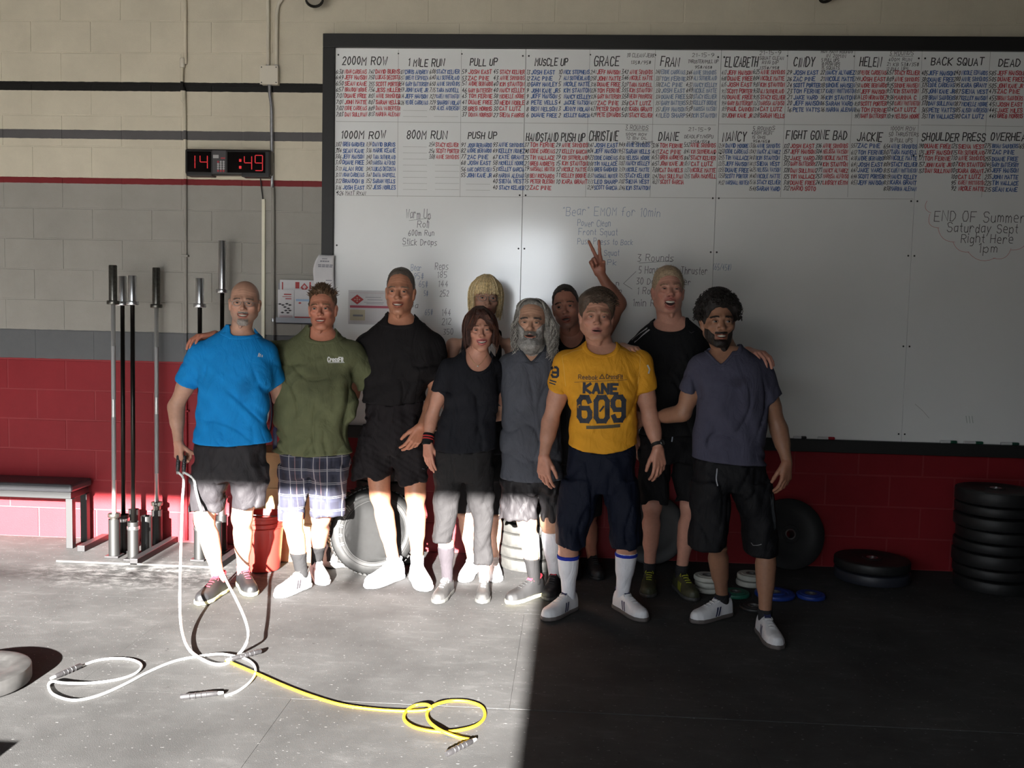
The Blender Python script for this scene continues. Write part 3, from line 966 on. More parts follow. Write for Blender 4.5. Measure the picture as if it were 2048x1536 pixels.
# ================================================================ conduits, box, cord cover
M_CREAMPIPE = mat('cream_pipe_paint', (0.60, 0.55, 0.45), .5)
M_STEEL = mat('galvanised_conduit', (0.42, 0.42, 0.43), .35, .85, noise=.1, nscale=40)
MPIPE = ramp_by_z('painted_conduit', STOPS, bump=.05)


def wpt(px, py, Y):
    p = at(px, py, Y)
    return (p[0], Y, p[2])


RP = 0.0105
x370 = at(370, 500, -.02)[0]
e = empty('conduit', (x370, -.015, 0.4))
tag(e, 'thin painted conduit running up the wall left of the clock', 'conduit')
eo = np.array([x370, -.015, .4])
xa = at(364, 150, -.02)[0]
MB().tube(smooth_path([(x370, -.014, .02), (x370, -.014, 1.0), (x370, -.014, at(370, 222, -.02)[2]), (xa + .004, -.02, at(366, 205, -.02)[2]), (xa, -.02, at(366, 180, -.02)[2]),
                       (xa, -.02, at(366, 130, -.02)[2])], 5), RP, 10).build('lower_pipe', MPIPE, e, eo, smooth=True)
xt = at(370, 60, -.02)[0]
MB().tube([(xt, -.014, at(370, 128, -.02)[2]), (xt, -.014, 3.9)], RP, 10).build('upper_pipe', MPIPE, e, eo, smooth=True)
MB().lathe([(.0, -.03), (.016, -.03), (.018, -.022), (.018, .022), (.014, .03), (0, .03)], 12, (xa + .003, -.02, at(366, 126, -.02)[2])).build('coupling', M_CREAMPIPE, e, eo, auto=40)
for z in (at(370, 512, 0)[2], 0.9):
    MB().box((x370 - .022, -.028, z - .006), (x370 + .022, 0, z + .006), .002).build('strap', MPIPE, e, eo)

bx0, bx1 = at(521, 132, -.05), at(555, 168, -.05)
e = empty('junction_box', (bx0[0], 0, bx1[2]))
tag(e, 'square cream electrical junction box above the clock', 'electrical box')
eo = np.array([bx0[0], 0, bx1[2]])
MB().box((bx0[0], -.05, bx1[2]), (bx1[0], -.0005, bx0[2]), .003).build('body', M_CREAMPIPE, e, eo)
MB().box((bx0[0] - .003, -.054, bx1[2] - .003), (bx1[0] + .003, -.0502, bx0[2] + .003), .001).build('cover', M_CREAMPIPE, e, eo)
sc_ = MB()
for sx in (bx0[0] + .008, bx1[0] - .008):
    for sz in (bx1[2] + .008, bx0[2] - .008):
        sc_.lathe([(0, .002), (.004, .0015), (.004, 0)], 8, (sx, -.054, sz), (0, -1, 0))
sc_.build('screw', MATS['dark_screw'], e, eo)['kind'] = 'stuff'

for (pts, nm, lab, mt_) in (
    ([(536, 134), (536, 60), (536, -40)], 'conduit', 'left of two cream conduits rising from the junction box', M_CREAMPIPE),
    ([(553, 134), (553.5, 40), (556, 12), (563, -2), (570, -30)], 'conduit', 'right of two cream conduits, bending away above the junction box', M_CREAMPIPE),
    ([(539, 168), (540, 190), (543, 215), (543.5, 260), (544.5, 375)], 'conduit', 'bare steel conduit dropping from the junction box past the clock', M_STEEL),
    ([(546, 375), (546.5, 640), (547, 880), (547, 1060)], 'conduit', 'grey painted conduit below the steel one, behind the green shirt', MPIPE),
):
    P3 = [wpt(x, y, -.022) for x, y in pts]
    e = empty(nm, P3[-1])
    tag(e, lab, 'conduit')
    pipe = MB().tube(smooth_path(P3, 6), RP * 1.05, 10)
    pipe.build('pipe', mt_, e, P3[-1], smooth=True)
    q = P3[0] if mt_ is not MPIPE else P3[1]
    cl = MB().lathe([(RP * 1.02, -.012), (.0145, -.01), (.0145, .01), (RP * 1.02, .012)], 12, q)
    cl.build('coupling', M_STEEL, e, P3[-1], auto=40)

a, b_ = at(523.2, 398, -.018), at(529, 700, -.018)
MB_ = MB().box((a[0], -.018, b_[2]), (b_[0], -.0005, a[2]), .003)
cc = MB_.build('cord_cover', mat('cream_plastic', (.66, .62, .48), .4))
tag(cc, 'narrow cream cord cover strip running down below the clock', 'cord cover')

# ================================================================ clock
YC = -0.085
ca, cb = at(369, 297, YC), at(541, 354.5, YC)
ck = empty('wall_clock', (ca[0], 0, cb[2]))
tag(ck, 'black digital gym timer with red digits 14:49 on the wall', 'clock')
co = np.array([ca[0], 0, cb[2]])
M_CASE = mat('black_clock_case', (0.014, 0.012, 0.012), .35)
zt, zb = ca[2], cb[2]
W_, H_ = cb[0] - ca[0], zt - zb
body = MB().box((ca[0], YC, zb + .012), (cb[0], -.002, zt), .014)
body.box((ca[0] + .01, YC, zb + .002), (ca[0] + W_ * .32, -.004, zb + .03), .006)
body.box((ca[0] + W_ * .66, YC, zb), (cb[0] - .008, -.004, zb + .03), .006)
body.build('case', M_CASE, ck, co)
M_LENS = mat('dark_lens', (0.004, 0.003, 0.003), .12)
MB().box((ca[0] + W_ * .03, YC - .004, zb + H_ * .14), (ca[0] + W_ * .31, YC, zt - H_ * .10), .002).build('display_window', M_LENS, ck, co)
MB().box((ca[0] + W_ * .50, YC - .004, zb + H_ * .14), (ca[0] + W_ * .94, YC, zt - H_ * .10), .002).build('display_window', M_LENS, ck, co)
MB().box((ca[0] + W_ * .325, YC - .003, zb + H_ * .14), (ca[0] + W_ * .485, YC, zt - H_ * .05), .002).build('key_panel', mat('key_panel_grey', (.045, .04, .042), .5), ck, co)
M_LED = mat('red_led', (0.25, 0.01, 0.012), .4, emit=(1.0, .03, .04), emit_s=.32)
led = MB()
SEG = {'1': 'bc', '4': 'fgbc', '9': 'abcdfg'}


def digit(ch, fx, fy, fw, fh):
    x0, x1 = ca[0] + W_ * fx, ca[0] + W_ * (fx + fw)
    z1, z0 = zt - H_ * fy, zt - H_ * (fy + fh)
    zm = (z0 + z1) / 2
    t, g = .0048, .004
    segs = {'a': (x0 + g, z1, x1 - g, z1), 'b': (x1, z1 - g, x1, zm + g), 'c': (x1, zm - g, x1, z0 + g), 'd': (x0 + g, z0, x1 - g, z0), 'f': (x0, z1 - g, x0, zm + g), 'g': (x0 + g, zm, x1 - g, zm)}
    for s in SEG[ch]:
        a0, b0, a1, b1_ = segs[s]
        led.box((min(a0, a1) - t / 2, YC - .0065, min(b0, b1_) - t / 2), (max(a0, a1) + t / 2, YC - .004, max(b0, b1_) + t / 2))


digit('1', .055, .25, .07, .47)
digit('4', .185, .25, .085, .47)
digit('4', .70, .25, .085, .49)
digit('9', .825, .22, .085, .55)
for fy in (.41, .66):
    x, z = ca[0] + W_ * .652, zt - H_ * fy
    led.box((x - .008, YC - .0065, z - .009), (x + .008, YC - .004, z + .009), .002)
led.build('led_digits', M_LED, ck, co)['kind'] = 'stuff'
M_KEYW, M_KEYR = mat('white_keys', (.35, .34, .33), .5), mat('red_keys', (.35, .03, .04), .5)
kw, kr = MB(), MB()
for i in range(3):
    for j in range(5):
        x, z = ca[0] + W_ * (.395 + .032 * i), zt - H_ * (.47 + .082 * j)
        ((kr if (j == 4 or (i == 0 and j == 0)) else kw)).lathe([(0, .004), (.007, .0035), (.0075, 0)], 8, (x, YC - .003, z), (0, -1, 0))
kw.box((ca[0] + W_ * .335, YC - .0036, zt - H_ * .34), (ca[0] + W_ * .40, YC - .003, zt - H_ * .22))
kr.box((ca[0] + W_ * .425, YC - .0036, zt - H_ * .36), (ca[0] + W_ * .475, YC - .003, zt - H_ * .31))
kw.build('keys', M_KEYW, ck, co, auto=50)['kind'] = 'stuff'
kr.build('red_key', M_KEYR, ck, co, auto=50)['kind'] = 'stuff'
MB().tube(smooth_path([wpt(521, 352, -.03), wpt(521.5, 365, -.022), wpt(524, 385, -.018), wpt(526, 402, -.012)], 6), .004, 8).build('power_cord', mat('black_cable', (.01, .01, .01), .5), ck, co, smooth=True)

# ================================================================ lamp heads at the top of the wall
for (px, py, lab) in ((628, -6, 'round dark lamp head high on the wall left of the board'), (1652, -16, 'small dark lamp head high above the right of the board')):
    q = at(px, py, -.16)
    e = empty('spot_lamp', (q[0], 0, q[2] + .1))
    tag(e, lab, 'lamp')
    eo = np.array([q[0], 0, q[2] + .1])
    ax = np.array([0.25, -.55, -.75])
    ax /= np.linalg.norm(ax)
    MB().lathe([(.0, -.07), (.03, -.065), (.048, -.03), (.056, .02), (.058, .03), (.050, .03), (.047, .015), (0, .012)], 20, q, ax).build('lamp_head', mat('dark_bronze', (.02, .018, .015), .4, .3), e, eo, auto=40)
    MB().lathe([(0, .018), (.046, .017), (.046, .012)], 20, q, ax).build('lens', mat('lamp_glass', (.35, .32, .26), .2), e, eo, auto=40)
    MB().tube([(q[0] - .09, -.01, q[2] + .1), (q[0] - .07, -.10, q[2] + .09), tuple(q - ax * .06)], .012, 8).build('bracket', MATS['dark_bronze'], e, eo, smooth=True)
    MB().lathe([(0, .02), (.045, .018), (.05, 0)], 16, (q[0] - .09, 0, q[2] + .1), (0, -1, 0)).build('wall_plate', MATS['dark_bronze'], e, eo, auto=40)

# ================================================================ gym gear along the wall
M_BSTEEL = mat('black_steel', (0.028, 0.027, 0.028), .45, .5, noise=.1, nscale=60)
M_GSTEEL = mat('worn_grey_steel', (0.16, 0.155, 0.15), .4, .6, noise=.2, nscale=80)
M_CHROME = mat('chrome', (0.75, 0.75, 0.76), .28, 1.0)
M_DCHROME = mat('dark_worn_sleeve', (0.13, 0.125, 0.11), .32, .9, noise=.25, nscale=60)
M_SILV = mat('silver_shaft', (0.50, 0.50, 0.49), .38, .6)
M_KNURL = mat('knurled_grey_shaft', (0.30, 0.30, 0.30), .6, .5, bump=.4, bscale=500)
M_BSHAFT = mat('black_shaft', (0.022, 0.02, 0.018), .3, .8)
M_RUBBER = mat('black_rubber', (0.011, 0.011, 0.0115), .55, noise=.2, nscale=40, bump=.1)

# ---- low bench against the wall, running out of the frame on the left
bt = at(196, 963, -.30)
be = empty('low_bench', (0.3, -.17, 0))
tag(be, 'low black padded bench along the wall behind the barbells', 'bench')
bo = np.array([0.3, -.17, 0])
zt_ = at(100, 962, -.2)[2]
MB().box((-1.1, -.30, zt_ - .055), (0.60, -.03, zt_), .016).build('pad', mat('dark_grey_vinyl', (.045, .045, .05), .45, bump=.1), be, bo)
MB().box((-1.08, -.28, zt_ - .10), (0.585, -.05, zt_ - .056), .004).build('frame', mat('grey_painted_steel', (.008, .008, .0085), .5, .0), be, bo)
for x in (-1.05, 0.545):
    for y in (-.275, -.09):
        MB().box((x, y, 0.0), (x + .045, y + .045, zt_ - .10), .003).build('leg', MATS['grey_painted_steel'], be, bo)

# ---- upright barbell holder
hx = empty('barbell_holder', (1.15, -.3, 0))
tag(hx, 'black steel floor rack of upright tubes holding the barbells', 'rack')
ho = np.array([1.15, -.3, 0])
for x in (0.655, 1.13, 1.66):
    MB().box((x, -.60 if x > .7 else -.34, 0.0), (x + .05, -.012, .040), .003).build('rail', M_BSTEEL, hx, ho)
MB().box((0.66, -.600, 0.0), (1.70, -.585, .012), .002).build('front_strip', MATS['rubber_strip'] if 'rubber_strip' in MATS else mat('rubber_strip', (.05, .048, .046), .7), hx, ho)
BARS = [((224, 530), (222, 605), -.42), ((243, 552), (241, 607), -.28), ((263, 551), (264, 606), -.47), ((311, 535), (311, 612), -.115), ((398, 556), (398, 611), -.42), ((443, 481), (443, 582), -.20)]
TUBES = [(at(t_[0], t_[1] + 60, y_)[0], y_) for (t_, c_, y_) in BARS] + [(1.10, -.30), (1.60, -.40), (.93, -.12), (1.45, -.18)]
for (x, y) in TUBES:
    MB().lathe([(.030, .0), (.030, .225), (.0345, .23), (.0345, 0.0)][::-1], 20, (x, y, .012), closed=True).build('tube', mat('tube_steel', (.0065, .0063, .006), .5), hx, ho, auto=40)
    MB().box((x - .045, y - .045, .0), (x + .045, y + .045, .012), .002).build('foot_plate', M_BSTEEL, hx, ho)


def barbell(name, label, base, top_px, collar_px, shaft_m, sleeve_m, two_tone=False):
    bx_, by_ = base
    q = at(top_px[0], top_px[1], by_)
    b0 = np.array([bx_, by_, 0.013])
    q = np.array([bx_, min(by_ + .015, -.06), q[2]])
    ax = q - b0
    L = np.linalg.norm(ax)
    ax /= L
    c = at(collar_px[0], collar_px[1], by_)
    sl = q[2] - c[2]
    e = empty(name, b0)
    tag(e, label, 'barbell', 'barbells standing in the floor rack')
    s0 = L - sl
    kn = [(0.0135, .30), (.0135, s0)]
    MB().lathe([(.0135, sl), (.0135, s0)], 14, (0, 0, 0), ax).build('shaft', shaft_m, e, smooth=True)
    if two_tone:
        for a, b_ in ((s0 * .30, s0 * .55), (s0 * .62, s0 * .83)):
            MB().lathe([(.0138, a), (.0142, a + .004), (.0142, b_ - .004), (.0138, b_)], 14, (0, 0, 0), ax).build('knurling', M_KNURL, e, auto=40)
    for (cz, sg) in ((s0, 1), (sl + .02, -1)):
        MB().lathe([(.020, -.013), (.036, -.012), (.038, -.008), (.038, .008), (.036, .012), (.025, .013)], 22, ax * cz, ax * sg).build('collar', sleeve_m, e, auto=40)
    MB().lathe([(.025, 0), (.025, sl - .004), (.022, sl), (.0, sl)], 22, ax * s0, ax).build('sleeve', sleeve_m, e, auto=40)
    MB().lathe([(.022, 0), (.025, .004), (.025, sl + .01)], 22, (0, 0, 0), ax).build('sleeve', sleeve_m, e, auto=40)
    return e


barbell('barbell', 'silver barbell with dark sleeve, leftmost in the floor rack', TUBES[0], (224, 530), (222, 605), M_SILV, M_DCHROME, True)
barbell('barbell', 'black barbell with chrome sleeve, second from the left', TUBES[1], (243, 552), (241, 607), M_BSHAFT, M_CHROME)
barbell('barbell', 'black barbell with chrome sleeve, third from the left', TUBES[2], (263, 551), (264, 606), M_BSHAFT, M_CHROME)
barbell('barbell', 'silver barbell with dark sleeve, fourth from the left', TUBES[3], (311, 535), (311, 612), M_SILV, M_DCHROME, True)
barbell('barbell', 'black barbell with chrome sleeve beside the blue shirt', TUBES[4], (398, 556), (398, 611), M_BSHAFT, M_CHROME)
barbell('barbell', 'tallest barbell with long chrome sleeve, behind the bald head', TUBES[5], (443, 481), (443, 582), M_BSHAFT, M_CHROME)


# ---- weight plates
def plate_profile(R, t, hub=.026):
    return [(hub, t / 2 + .002), (hub + .030, t / 2 + .002), (hub + .034, t / 2 - .003), (R * .62, t / 2 - .006), (R * .66, t / 2 - .001), (R * .93, t / 2), (R * .985, t / 2 - .004), (R, t / 2 - .010),
            (R, -t / 2 + .010), (R * .985, -t / 2 + .004), (R * .93, -t / 2), (R * .66, -t / 2 + .001), (R * .62, -t / 2 + .006), (hub + .034, -t / 2 + .003), (hub + .030, -t / 2 - .002), (hub, -t / 2 - .002)]


def plate(name, label, pos, R, t, m_, axis=(0, 0, 1), group=None, hub_m=None, cat='weight plate'):
    e = empty(name, pos)
    tag(e, label, cat, group)
    MB().lathe(plate_profile(R, t), 44, (0, 0, 0), axis, closed=True).build('disc', m_, e, auto=35)
    MB().lathe([(.0255, -t / 2 - .003), (.034, -t / 2 - .003), (.034, t / 2 + .003), (.0255, t / 2 + .003)], 20, (0, 0, 0), axis, closed=True).build('hub', hub_m or M_CHROME, e, auto=35)
    return e


def stack(x, y, n, t, R, lab, group, mats=None, jit=.012):
    z = 0.0
    for i in range(n):
        th = t[i % len(t)]
        z += th / 2 + .0032
        words = 'bottom' if i == 0 else ('top' if i == n - 1 else ['second', 'third', 'fourth', 'fifth', 'sixth', 'seventh', 'eighth', 'ninth'][i - 1])
        plate('bumper_plate', '%s plate%s of the %s' % (words, ' from the bottom' if 0 < i < n - 1 else '', lab), (x + random.uniform(-jit, jit), y + random.uniform(-jit, jit), z), R, th, (mats or [M_RUBBER])[i % len(mats or [1])], (0, 0, 1), group)
        z += th / 2 + .0032
    return z


stack(6.42, -.32, 8, [.073, .06, .083, .06, .07], .226, 'tall black rubber stack at the right edge', 'plates in the right stack')
stack(5.72, -.25, 2, [.066, .06], .226, 'low stack under the board', 'plates in the low stack', [mat('rubber_blue_flecks', (.022, .024, .034), .5), M_RUBBER])
stack(3.60, -.228, 5, [.072, .064, .08, .06, .07], .215, 'grey rubber stack behind the long-haired man', 'plates in the stack behind the group', [mat('grey_dusty_rubber', (.040, .039, .036), .6, noise=.2, nscale=30)], .01)
stack(2.66, -.217, 8, [.085, .08, .09, .075, .08], .205, 'black stack behind the tall man', 'plates in the stack behind the tyre', None, .008)
# leaning plates
tl = math.radians(14)
pl_axis = (0.12, -math.cos(tl), math.sin(tl))
plate('bumper_plate', 'big black rubber plate leaning on the wall right of the grey shirt', (5.235, -.115, .2325), .226, .075, M_RUBBER, pl_axis)
plate('bumper_plate', 'black rubber plate leaning on the wall behind the laughing man', (4.36, -.115, .2325), .226, .065, M_RUBBER, (-.08, -math.cos(tl), math.sin(tl)))
M_PW, M_PG, M_PB = mat('dull_white_plate', (.42, .42, .38), .5, noise=.1), mat('green_plate', (.015, .13, .085), .5), mat('blue_plate', (.012, .04, .24), .45)
for (x, y, z, R, t, m_, lab) in ((4.655, -.66, .0165, .083, .027, M_PW, 'small white change plate, bottom of the white pile by the trainers'), (4.660, -.655, .050, .083, .027, M_PW, 'small white change plate, middle of the white pile by the trainers'),
                                 (4.652, -.665, .083, .083, .027, M_PW, 'small white change plate, top of the white pile by the trainers'), (4.93, -.50, .019, .085, .032, M_PW, 'white change plate under another white one'),
                                 (4.935, -.505, .057, .085, .032, M_PW, 'white change plate lying on another white one'), (4.80, -.74, .015, .083, .024, M_PG, 'small green change plate on the floor'),
                                 (5.03, -.72, .016, .115, .026, M_PB, 'larger blue plate lying behind the right man\'s leg'), (5.235, -.72, .015, .083, .024, M_PB, 'small blue plate lying alone on the dark floor'),
                                 (4.86, -.98, .013, .08, .02, M_RUBBER, 'small black plate lying by the white trainers')):
    plate('change_plate', lab, (x, y, z), R, t, m_, (0, 0, 1), 'small plates on the floor', M_GSTEEL)

# ---- tyre standing behind the tall man
ty = empty('tyre', (2.635, -.56, 0.0))
tag(ty, 'black car tyre standing upright behind the tall man', 'tyre')
R, r0, hw = .262, .150, .075
prof = [(r0, -.045), (r0 + .012, -.055), (r0 + .045, -hw), (R - .035, -hw + .002), (R - .010, -hw + .016), (R, -hw * .55), (R + .003, 0), (R, hw * .55), (R - .010, hw - .016), (R - .035, hw - .002), (r0 + .045, hw), (r0 + .012, .055), (r0, .045)]
tax = np.array([.42, -1.0, .10])
tax /= np.linalg.norm(tax)
tc_ = np.array([0, 0, R + .005])
M_TYRE = mat('tyre_rubber', (.011, .011, .0107), .6, noise=.25, nscale=40)
MB().lathe(prof, 48, tc_, tax, closed=False).build('carcass', M_TYRE, ty, auto=45)
MB().lathe([(r0 + .002, -.044), (r0 - .012, -.04), (r0 - .012, .04), (r0 + .002, .044)], 48, tc_, tax).build('bead', mat('tyre_bead', (.04, .04, .04), .5), ty, auto=45)
rb = MB()
for rr in (R - .045, R - .075):
    rb.lathe([(rr - .003, hw - .001), (rr - .002, hw + .003), (rr + .002, hw + .003), (rr + .003, hw - .001)], 48, tc_, tax)
rb.build('sidewall_ring', M_TYRE, ty, auto=45)
tr = MB()
u_ = np.cross([0, 0, 1.0], tax)
u_ /= np.linalg.norm(u_)
w_ = np.cross(tax, u_)
for j in range(56):
    a = 2 * math.pi * j / 56
    d_ = math.cos(a) * u_ + math.sin(a) * w_
    t_ = -math.sin(a) * u_ + math.cos(a) * w_
    for off in (-.045, 0.0, .045):
        c_ = tc_ + d_ * (R + .001) + tax * off
        q = [c_ + sx * t_ * .010 + sy * tax * .017 + sz * d_ * .006 for sz in (0, 1) for sx, sy in ((-1, -1), (1, -1), (1, 1), (-1, 1))]
        tr.add(q, [(4, 5, 6, 7), (0, 1, 5, 4), (1, 2, 6, 5), (2, 3, 7, 6), (3, 0, 4, 7)])
tr.build('tread', M_TYRE, ty)['kind'] = 'stuff'
lt = MB()
for k, ch in enumerate('HUMAN'):
    a = math.radians(200 - 15 * k)
    for pl in strokes(ch, 0, 0, .034, .6)[0]:
        def tp(x, z, _k, a=a):
            aa = a - x / .215
            rr = .198 + z
            return tc_ + tax * (hw + .003) + rr * (math.cos(aa) * u_ + math.sin(aa) * w_)
        ribbons(lt, [pl], .005, tp)
lt.build('raised_lettering', mat('tyre_letter', (.09, .09, .085), .5), ty)['kind'] = 'stuff'

# ---- red bucket, wooden crate, bag and bands between the men on the left
bk = empty('bucket', (1.955, -.565, 0))
tag(bk, 'red plastic bucket on the floor behind the blue shirt man', 'bucket')
M_BKT = mat('red_plastic', (.42, .03, .022), .35)
MB().lathe([(0, .004), (.102, .004), (.105, .012), (.128, .325), (.136, .33), (.137, .345), (.128, .348), (.122, .335), (.100, .02), (0, .016)], 36, (0, 0, 0)).build('pail', M_BKT, bk, auto=40)
for z in (.27, .30):
    MB().lathe([(.1245 + (z - .27) * .08, z - .004), (.130 + (z - .27) * .08, z), (.1245 + (z - .27) * .08, z + .004)], 36, (0, 0, 0)).build('rib', M_BKT, bk, auto=40)
MB().tube([(.13 * math.cos(t), -.02 - .10 * math.sin(t), .33 + .03 * math.sin(t)) for t in np.linspace(0, math.pi, 14)], .003, 6).build('handle', M_GSTEEL, bk, smooth=True)

wx = empty('wooden_box', (2.03, -.24, 0))
tag(wx, 'light wooden plywood box standing behind the red bucket', 'box')
M_PLY = mat('plywood', (.40, .23, .10), .55, noise=.15, nscale=12)
ztop = at(545, 905, -.40)[2]
MB().box((-.19, -.15, 0), (.19, .15, ztop - .02), .003).build('body', M_PLY, wx)
MB().box((-.205, -.165, ztop - .02), (.205, .165, ztop), .003).build('top_board', M_PLY, wx)
for z in (.2, .42):
    MB().box((-.192, -.158, z), (.192, -.15, z + .05), .002).build('batten', M_PLY, wx)
# things on the box
for (dx, dy, h, r, c, lab) in ((-.02, -.10, .23, .036, (.38, .02, .03), 'red bottle on the wooden box behind the green shirt'), (.035, -.02, .26, .034, (.55, .55, .56), 'white bottle at the back of the wooden box'),
                               (-.075, -.03, .20, .033, (.02, .03, .10), 'navy bottle on the wooden box'), (.025, -.125, .10, .03, (.10, .2, .5), 'short blue-labelled bottle at the front of the wooden box')):
    e = empty('bottle', (2.03 + dx, -.24 + dy, ztop))
    tag(e, lab, 'bottle', 'bottles on the wooden box')
    m_ = mat('bottle_%.2f' % c[0], c, .3)
    MB().lathe([(0, 0), (r * .95, 0), (r, .006), (r, h * .62), (r * .8, h * .74), (r * .38, h * .82), (r * .38, h * .86), (0, h * .86)], 20).build('body', m_, e, auto=40)
    MB().lathe([(0, h), (r * .42, h), (r * .45, h * .86), (r * .38, h * .84)][::-1], 16).build('cap', mat('yellow_cap', (.65, .45, .02), .4) if c[0] > .5 else mat('dark_cap', (.02, .02, .025), .4), e, auto=40)
tw = MB()
# exercise bands hung from a hook on the wall
hk = at(528, 770, -.05)
e = empty('wall_hook', (hk[0], 0, hk[2]))
tag(e, 'small steel wall hook behind the blue and green shirts', 'hook')
MB().tube(smooth_path([(0, 0, .01), (0, -.07, .0), (0, -.085, .012), (0, -.085, .03)], 5), .005, 8).build('arm', M_GSTEEL, e, smooth=True)
MB().lathe([(0, .006), (.018, .005), (.02, 0)], 14, (0, 0, .01), (0, -1, 0)).build('plate', M_GSTEEL, e, auto=40)
for k, (c, ln, w, lab) in enumerate((((.40, .015, .025), .34, .045, 'red exercise band hanging from the wall hook'), ((.55, .54, .54), .27, .030, 'white exercise band hanging from the wall hook'),
                                     ((.02, .022, .05), .38, .052, 'navy exercise band hanging from the wall hook'), ((.62, .42, .03), .17, .022, 'short yellow exercise band hanging from the wall hook'))):
    y = -.018 - k * .015
    pts = [(w * math.cos(t) * (1.0 if math.sin(t) < 0 else .45 + .55 * abs(math.cos(t))), y, -ln / 2 + ln / 2 * math.sin(t)) for t in np.linspace(0, 2 * math.pi, 28, endpoint=False)]
    o_ = MB().tube(pts, .0065, 8, closed=True).build('exercise_band', mat('band_%d' % k, c, .5), smooth=True)
    o_.location = (hk[0], 0, hk[2] + .012)
    tag(o_, lab, 'exercise band', 'bands on the wall hook')

# ================================================================ surfaces from distance fields (bodies, clothes, hair)
f32 = np.float32


def V(*a):
    return np.array(a, dtype=np.float64)


def surface(F, lo, h):
    """surface nets of a sampled field F on a regular grid -> verts, quads"""
    S = F < 0
    nx, ny, nz = F.shape
    c = S[:-1, :-1, :-1].astype(np.int8)
    tot = np.zeros_like(c)
    for dx in (0, 1):
        for dy in (0, 1):
            for dz in (0, 1):
                tot += S[dx:nx - 1 + dx, dy:ny - 1 + dy, dz:nz - 1 + dz]
    act = (tot > 0) & (tot < 8)
    ci = np.argwhere(act)
    idx = -np.ones(act.shape, dtype=np.int32)
    idx[act] = np.arange(len(ci))
    acc = np.zeros((len(ci), 3))
    cnt = np.zeros(len(ci))
    x, y, z = ci.T
    cor = [(0, 0, 0), (1, 0, 0), (0, 1, 0), (1, 1, 0), (0, 0, 1), (1, 0, 1), (0, 1, 1), (1, 1, 1)]
    val = [F[x + a, y + b, z + c_] for a, b, c_ in cor]
    for i, j in ((0, 1), (2, 3), (4, 5), (6, 7), (0, 2), (1, 3), (4, 6), (5, 7), (0, 4), (1, 5), (2, 6), (3, 7)):
        a, b = val[i], val[j]
        m = (a < 0) != (b < 0)
        t = np.where(m, a / np.where(m, a - b, 1.0), 0.0)
        p0, p1 = np.array(cor[i], float), np.array(cor[j], float)
        acc += m[:, None] * (p0 + (p1 - p0) * t[:, None])
        cnt += m
    verts = (ci + acc / np.maximum(cnt, 1)[:, None]) * h + lo
    quads = []
    for ax in range(3):
        sl0 = [slice(None)] * 3
        sl1 = [slice(None)] * 3
        sl0[ax] = slice(0, -1)
        sl1[ax] = slice(1, None)
        a, b = S[tuple(sl0)], S[tuple(sl1)]
        e = np.argwhere(a != b)
        o1, o2 = [(1, 2), (2, 0), (0, 1)][ax]
        ok = (e[:, o1] > 0) & (e[:, o2] > 0) & (e[:, o1] < F.shape[o1] - 1) & (e[:, o2] < F.shape[o2] - 1)
        e = e[ok]
        d1 = np.zeros(3, int)
        d1[o1] = 1
        d2 = np.zeros(3, int)
        d2[o2] = 1
        g = lambda q: idx[q[:, 0], q[:, 1], q[:, 2]]
        q = np.stack([g(e - d1 - d2), g(e - d2), g(e), g(e - d1)], 1)
        inside = a[e[:, 0], e[:, 1], e[:, 2]]
        q[~inside] = q[~inside][:, ::-1]
        quads.append(q)
    Q = np.concatenate(quads)
    Q = Q[(Q >= 0).all(1)]
    return verts, Q


def grid(lo, hi, h):
    lo, hi = np.asarray(lo, float), np.asarray(hi, float)
    n = np.maximum(4, np.ceil((hi - lo) / h).astype(int) + 1)
    ax = [(lo[i] + h * np.arange(n[i])).astype(f32) for i in range(3)]
    X, Y, Z = np.meshgrid(*ax, indexing='ij')
    return X, Y, Z, lo, h


def polygonize(fn, lo, hi, h):
    X, Y, Z, lo, h = grid(lo, hi, h)
    F = fn(X, Y, Z)
    return surface(F.astype(f32), lo, h)


def smin(a, b, k):
    if k <= 0:
        return np.minimum(a, b)
    t = np.clip(0.5 + 0.5 * (b - a) / k, 0, 1)
    return b + (a - b) * t - k * t * (1 - t)


def smax(a, b, k):
    return -smin(-a, -b, k)


def rc(X, Y, Z, a, b, ra, rb):
    """tapered capsule"""
    a, b = [float(q) for q in a], [float(q) for q in b]
    bx, by, bz = b[0] - a[0], b[1] - a[1], b[2] - a[2]
    L2 = bx * bx + by * by + bz * bz + 1e-9
    px, py, pz = X - f32(a[0]), Y - f32(a[1]), Z - f32(a[2])
    t = np.clip((px * f32(bx) + py * f32(by) + pz * f32(bz)) / f32(L2), 0, 1)
    dx, dy, dz = px - t * f32(bx), py - t * f32(by), pz - t * f32(bz)
    return np.sqrt(dx * dx + dy * dy + dz * dz) - (f32(ra) + f32(rb - ra) * t)


def ell(X, Y, Z, c, r):
    px, py, pz = (X - f32(c[0])) / f32(r[0]), (Y - f32(c[1])) / f32(r[1]), (Z - f32(c[2])) / f32(r[2])
    k0 = np.sqrt(px * px + py * py + pz * pz)
    k1 = np.sqrt((px / f32(r[0])) ** 2 + (py / f32(r[1])) ** 2 + (pz / f32(r[2])) ** 2) + 1e-9
    return k0 * (k0 - 1) / k1


def smooth_keys(keys, n=90, sm=2.2):
    """keys (z, cx, cy, a, b) resampled and smoothed along z"""
    K = np.array(sorted(keys), float)
    z = np.linspace(K[0, 0], K[-1, 0], n)
    out = [z]
    w = np.exp(-0.5 * (np.arange(-7, 8) / sm) ** 2)
    w /= w.sum()
    for j in range(1, 5):
        v = np.interp(z, K[:, 0], K[:, j])
        vp = np.concatenate([np.full(7, v[0]), v, np.full(7, v[-1])])
        out.append(np.convolve(vp, w, 'valid'))
    return np.array(out)


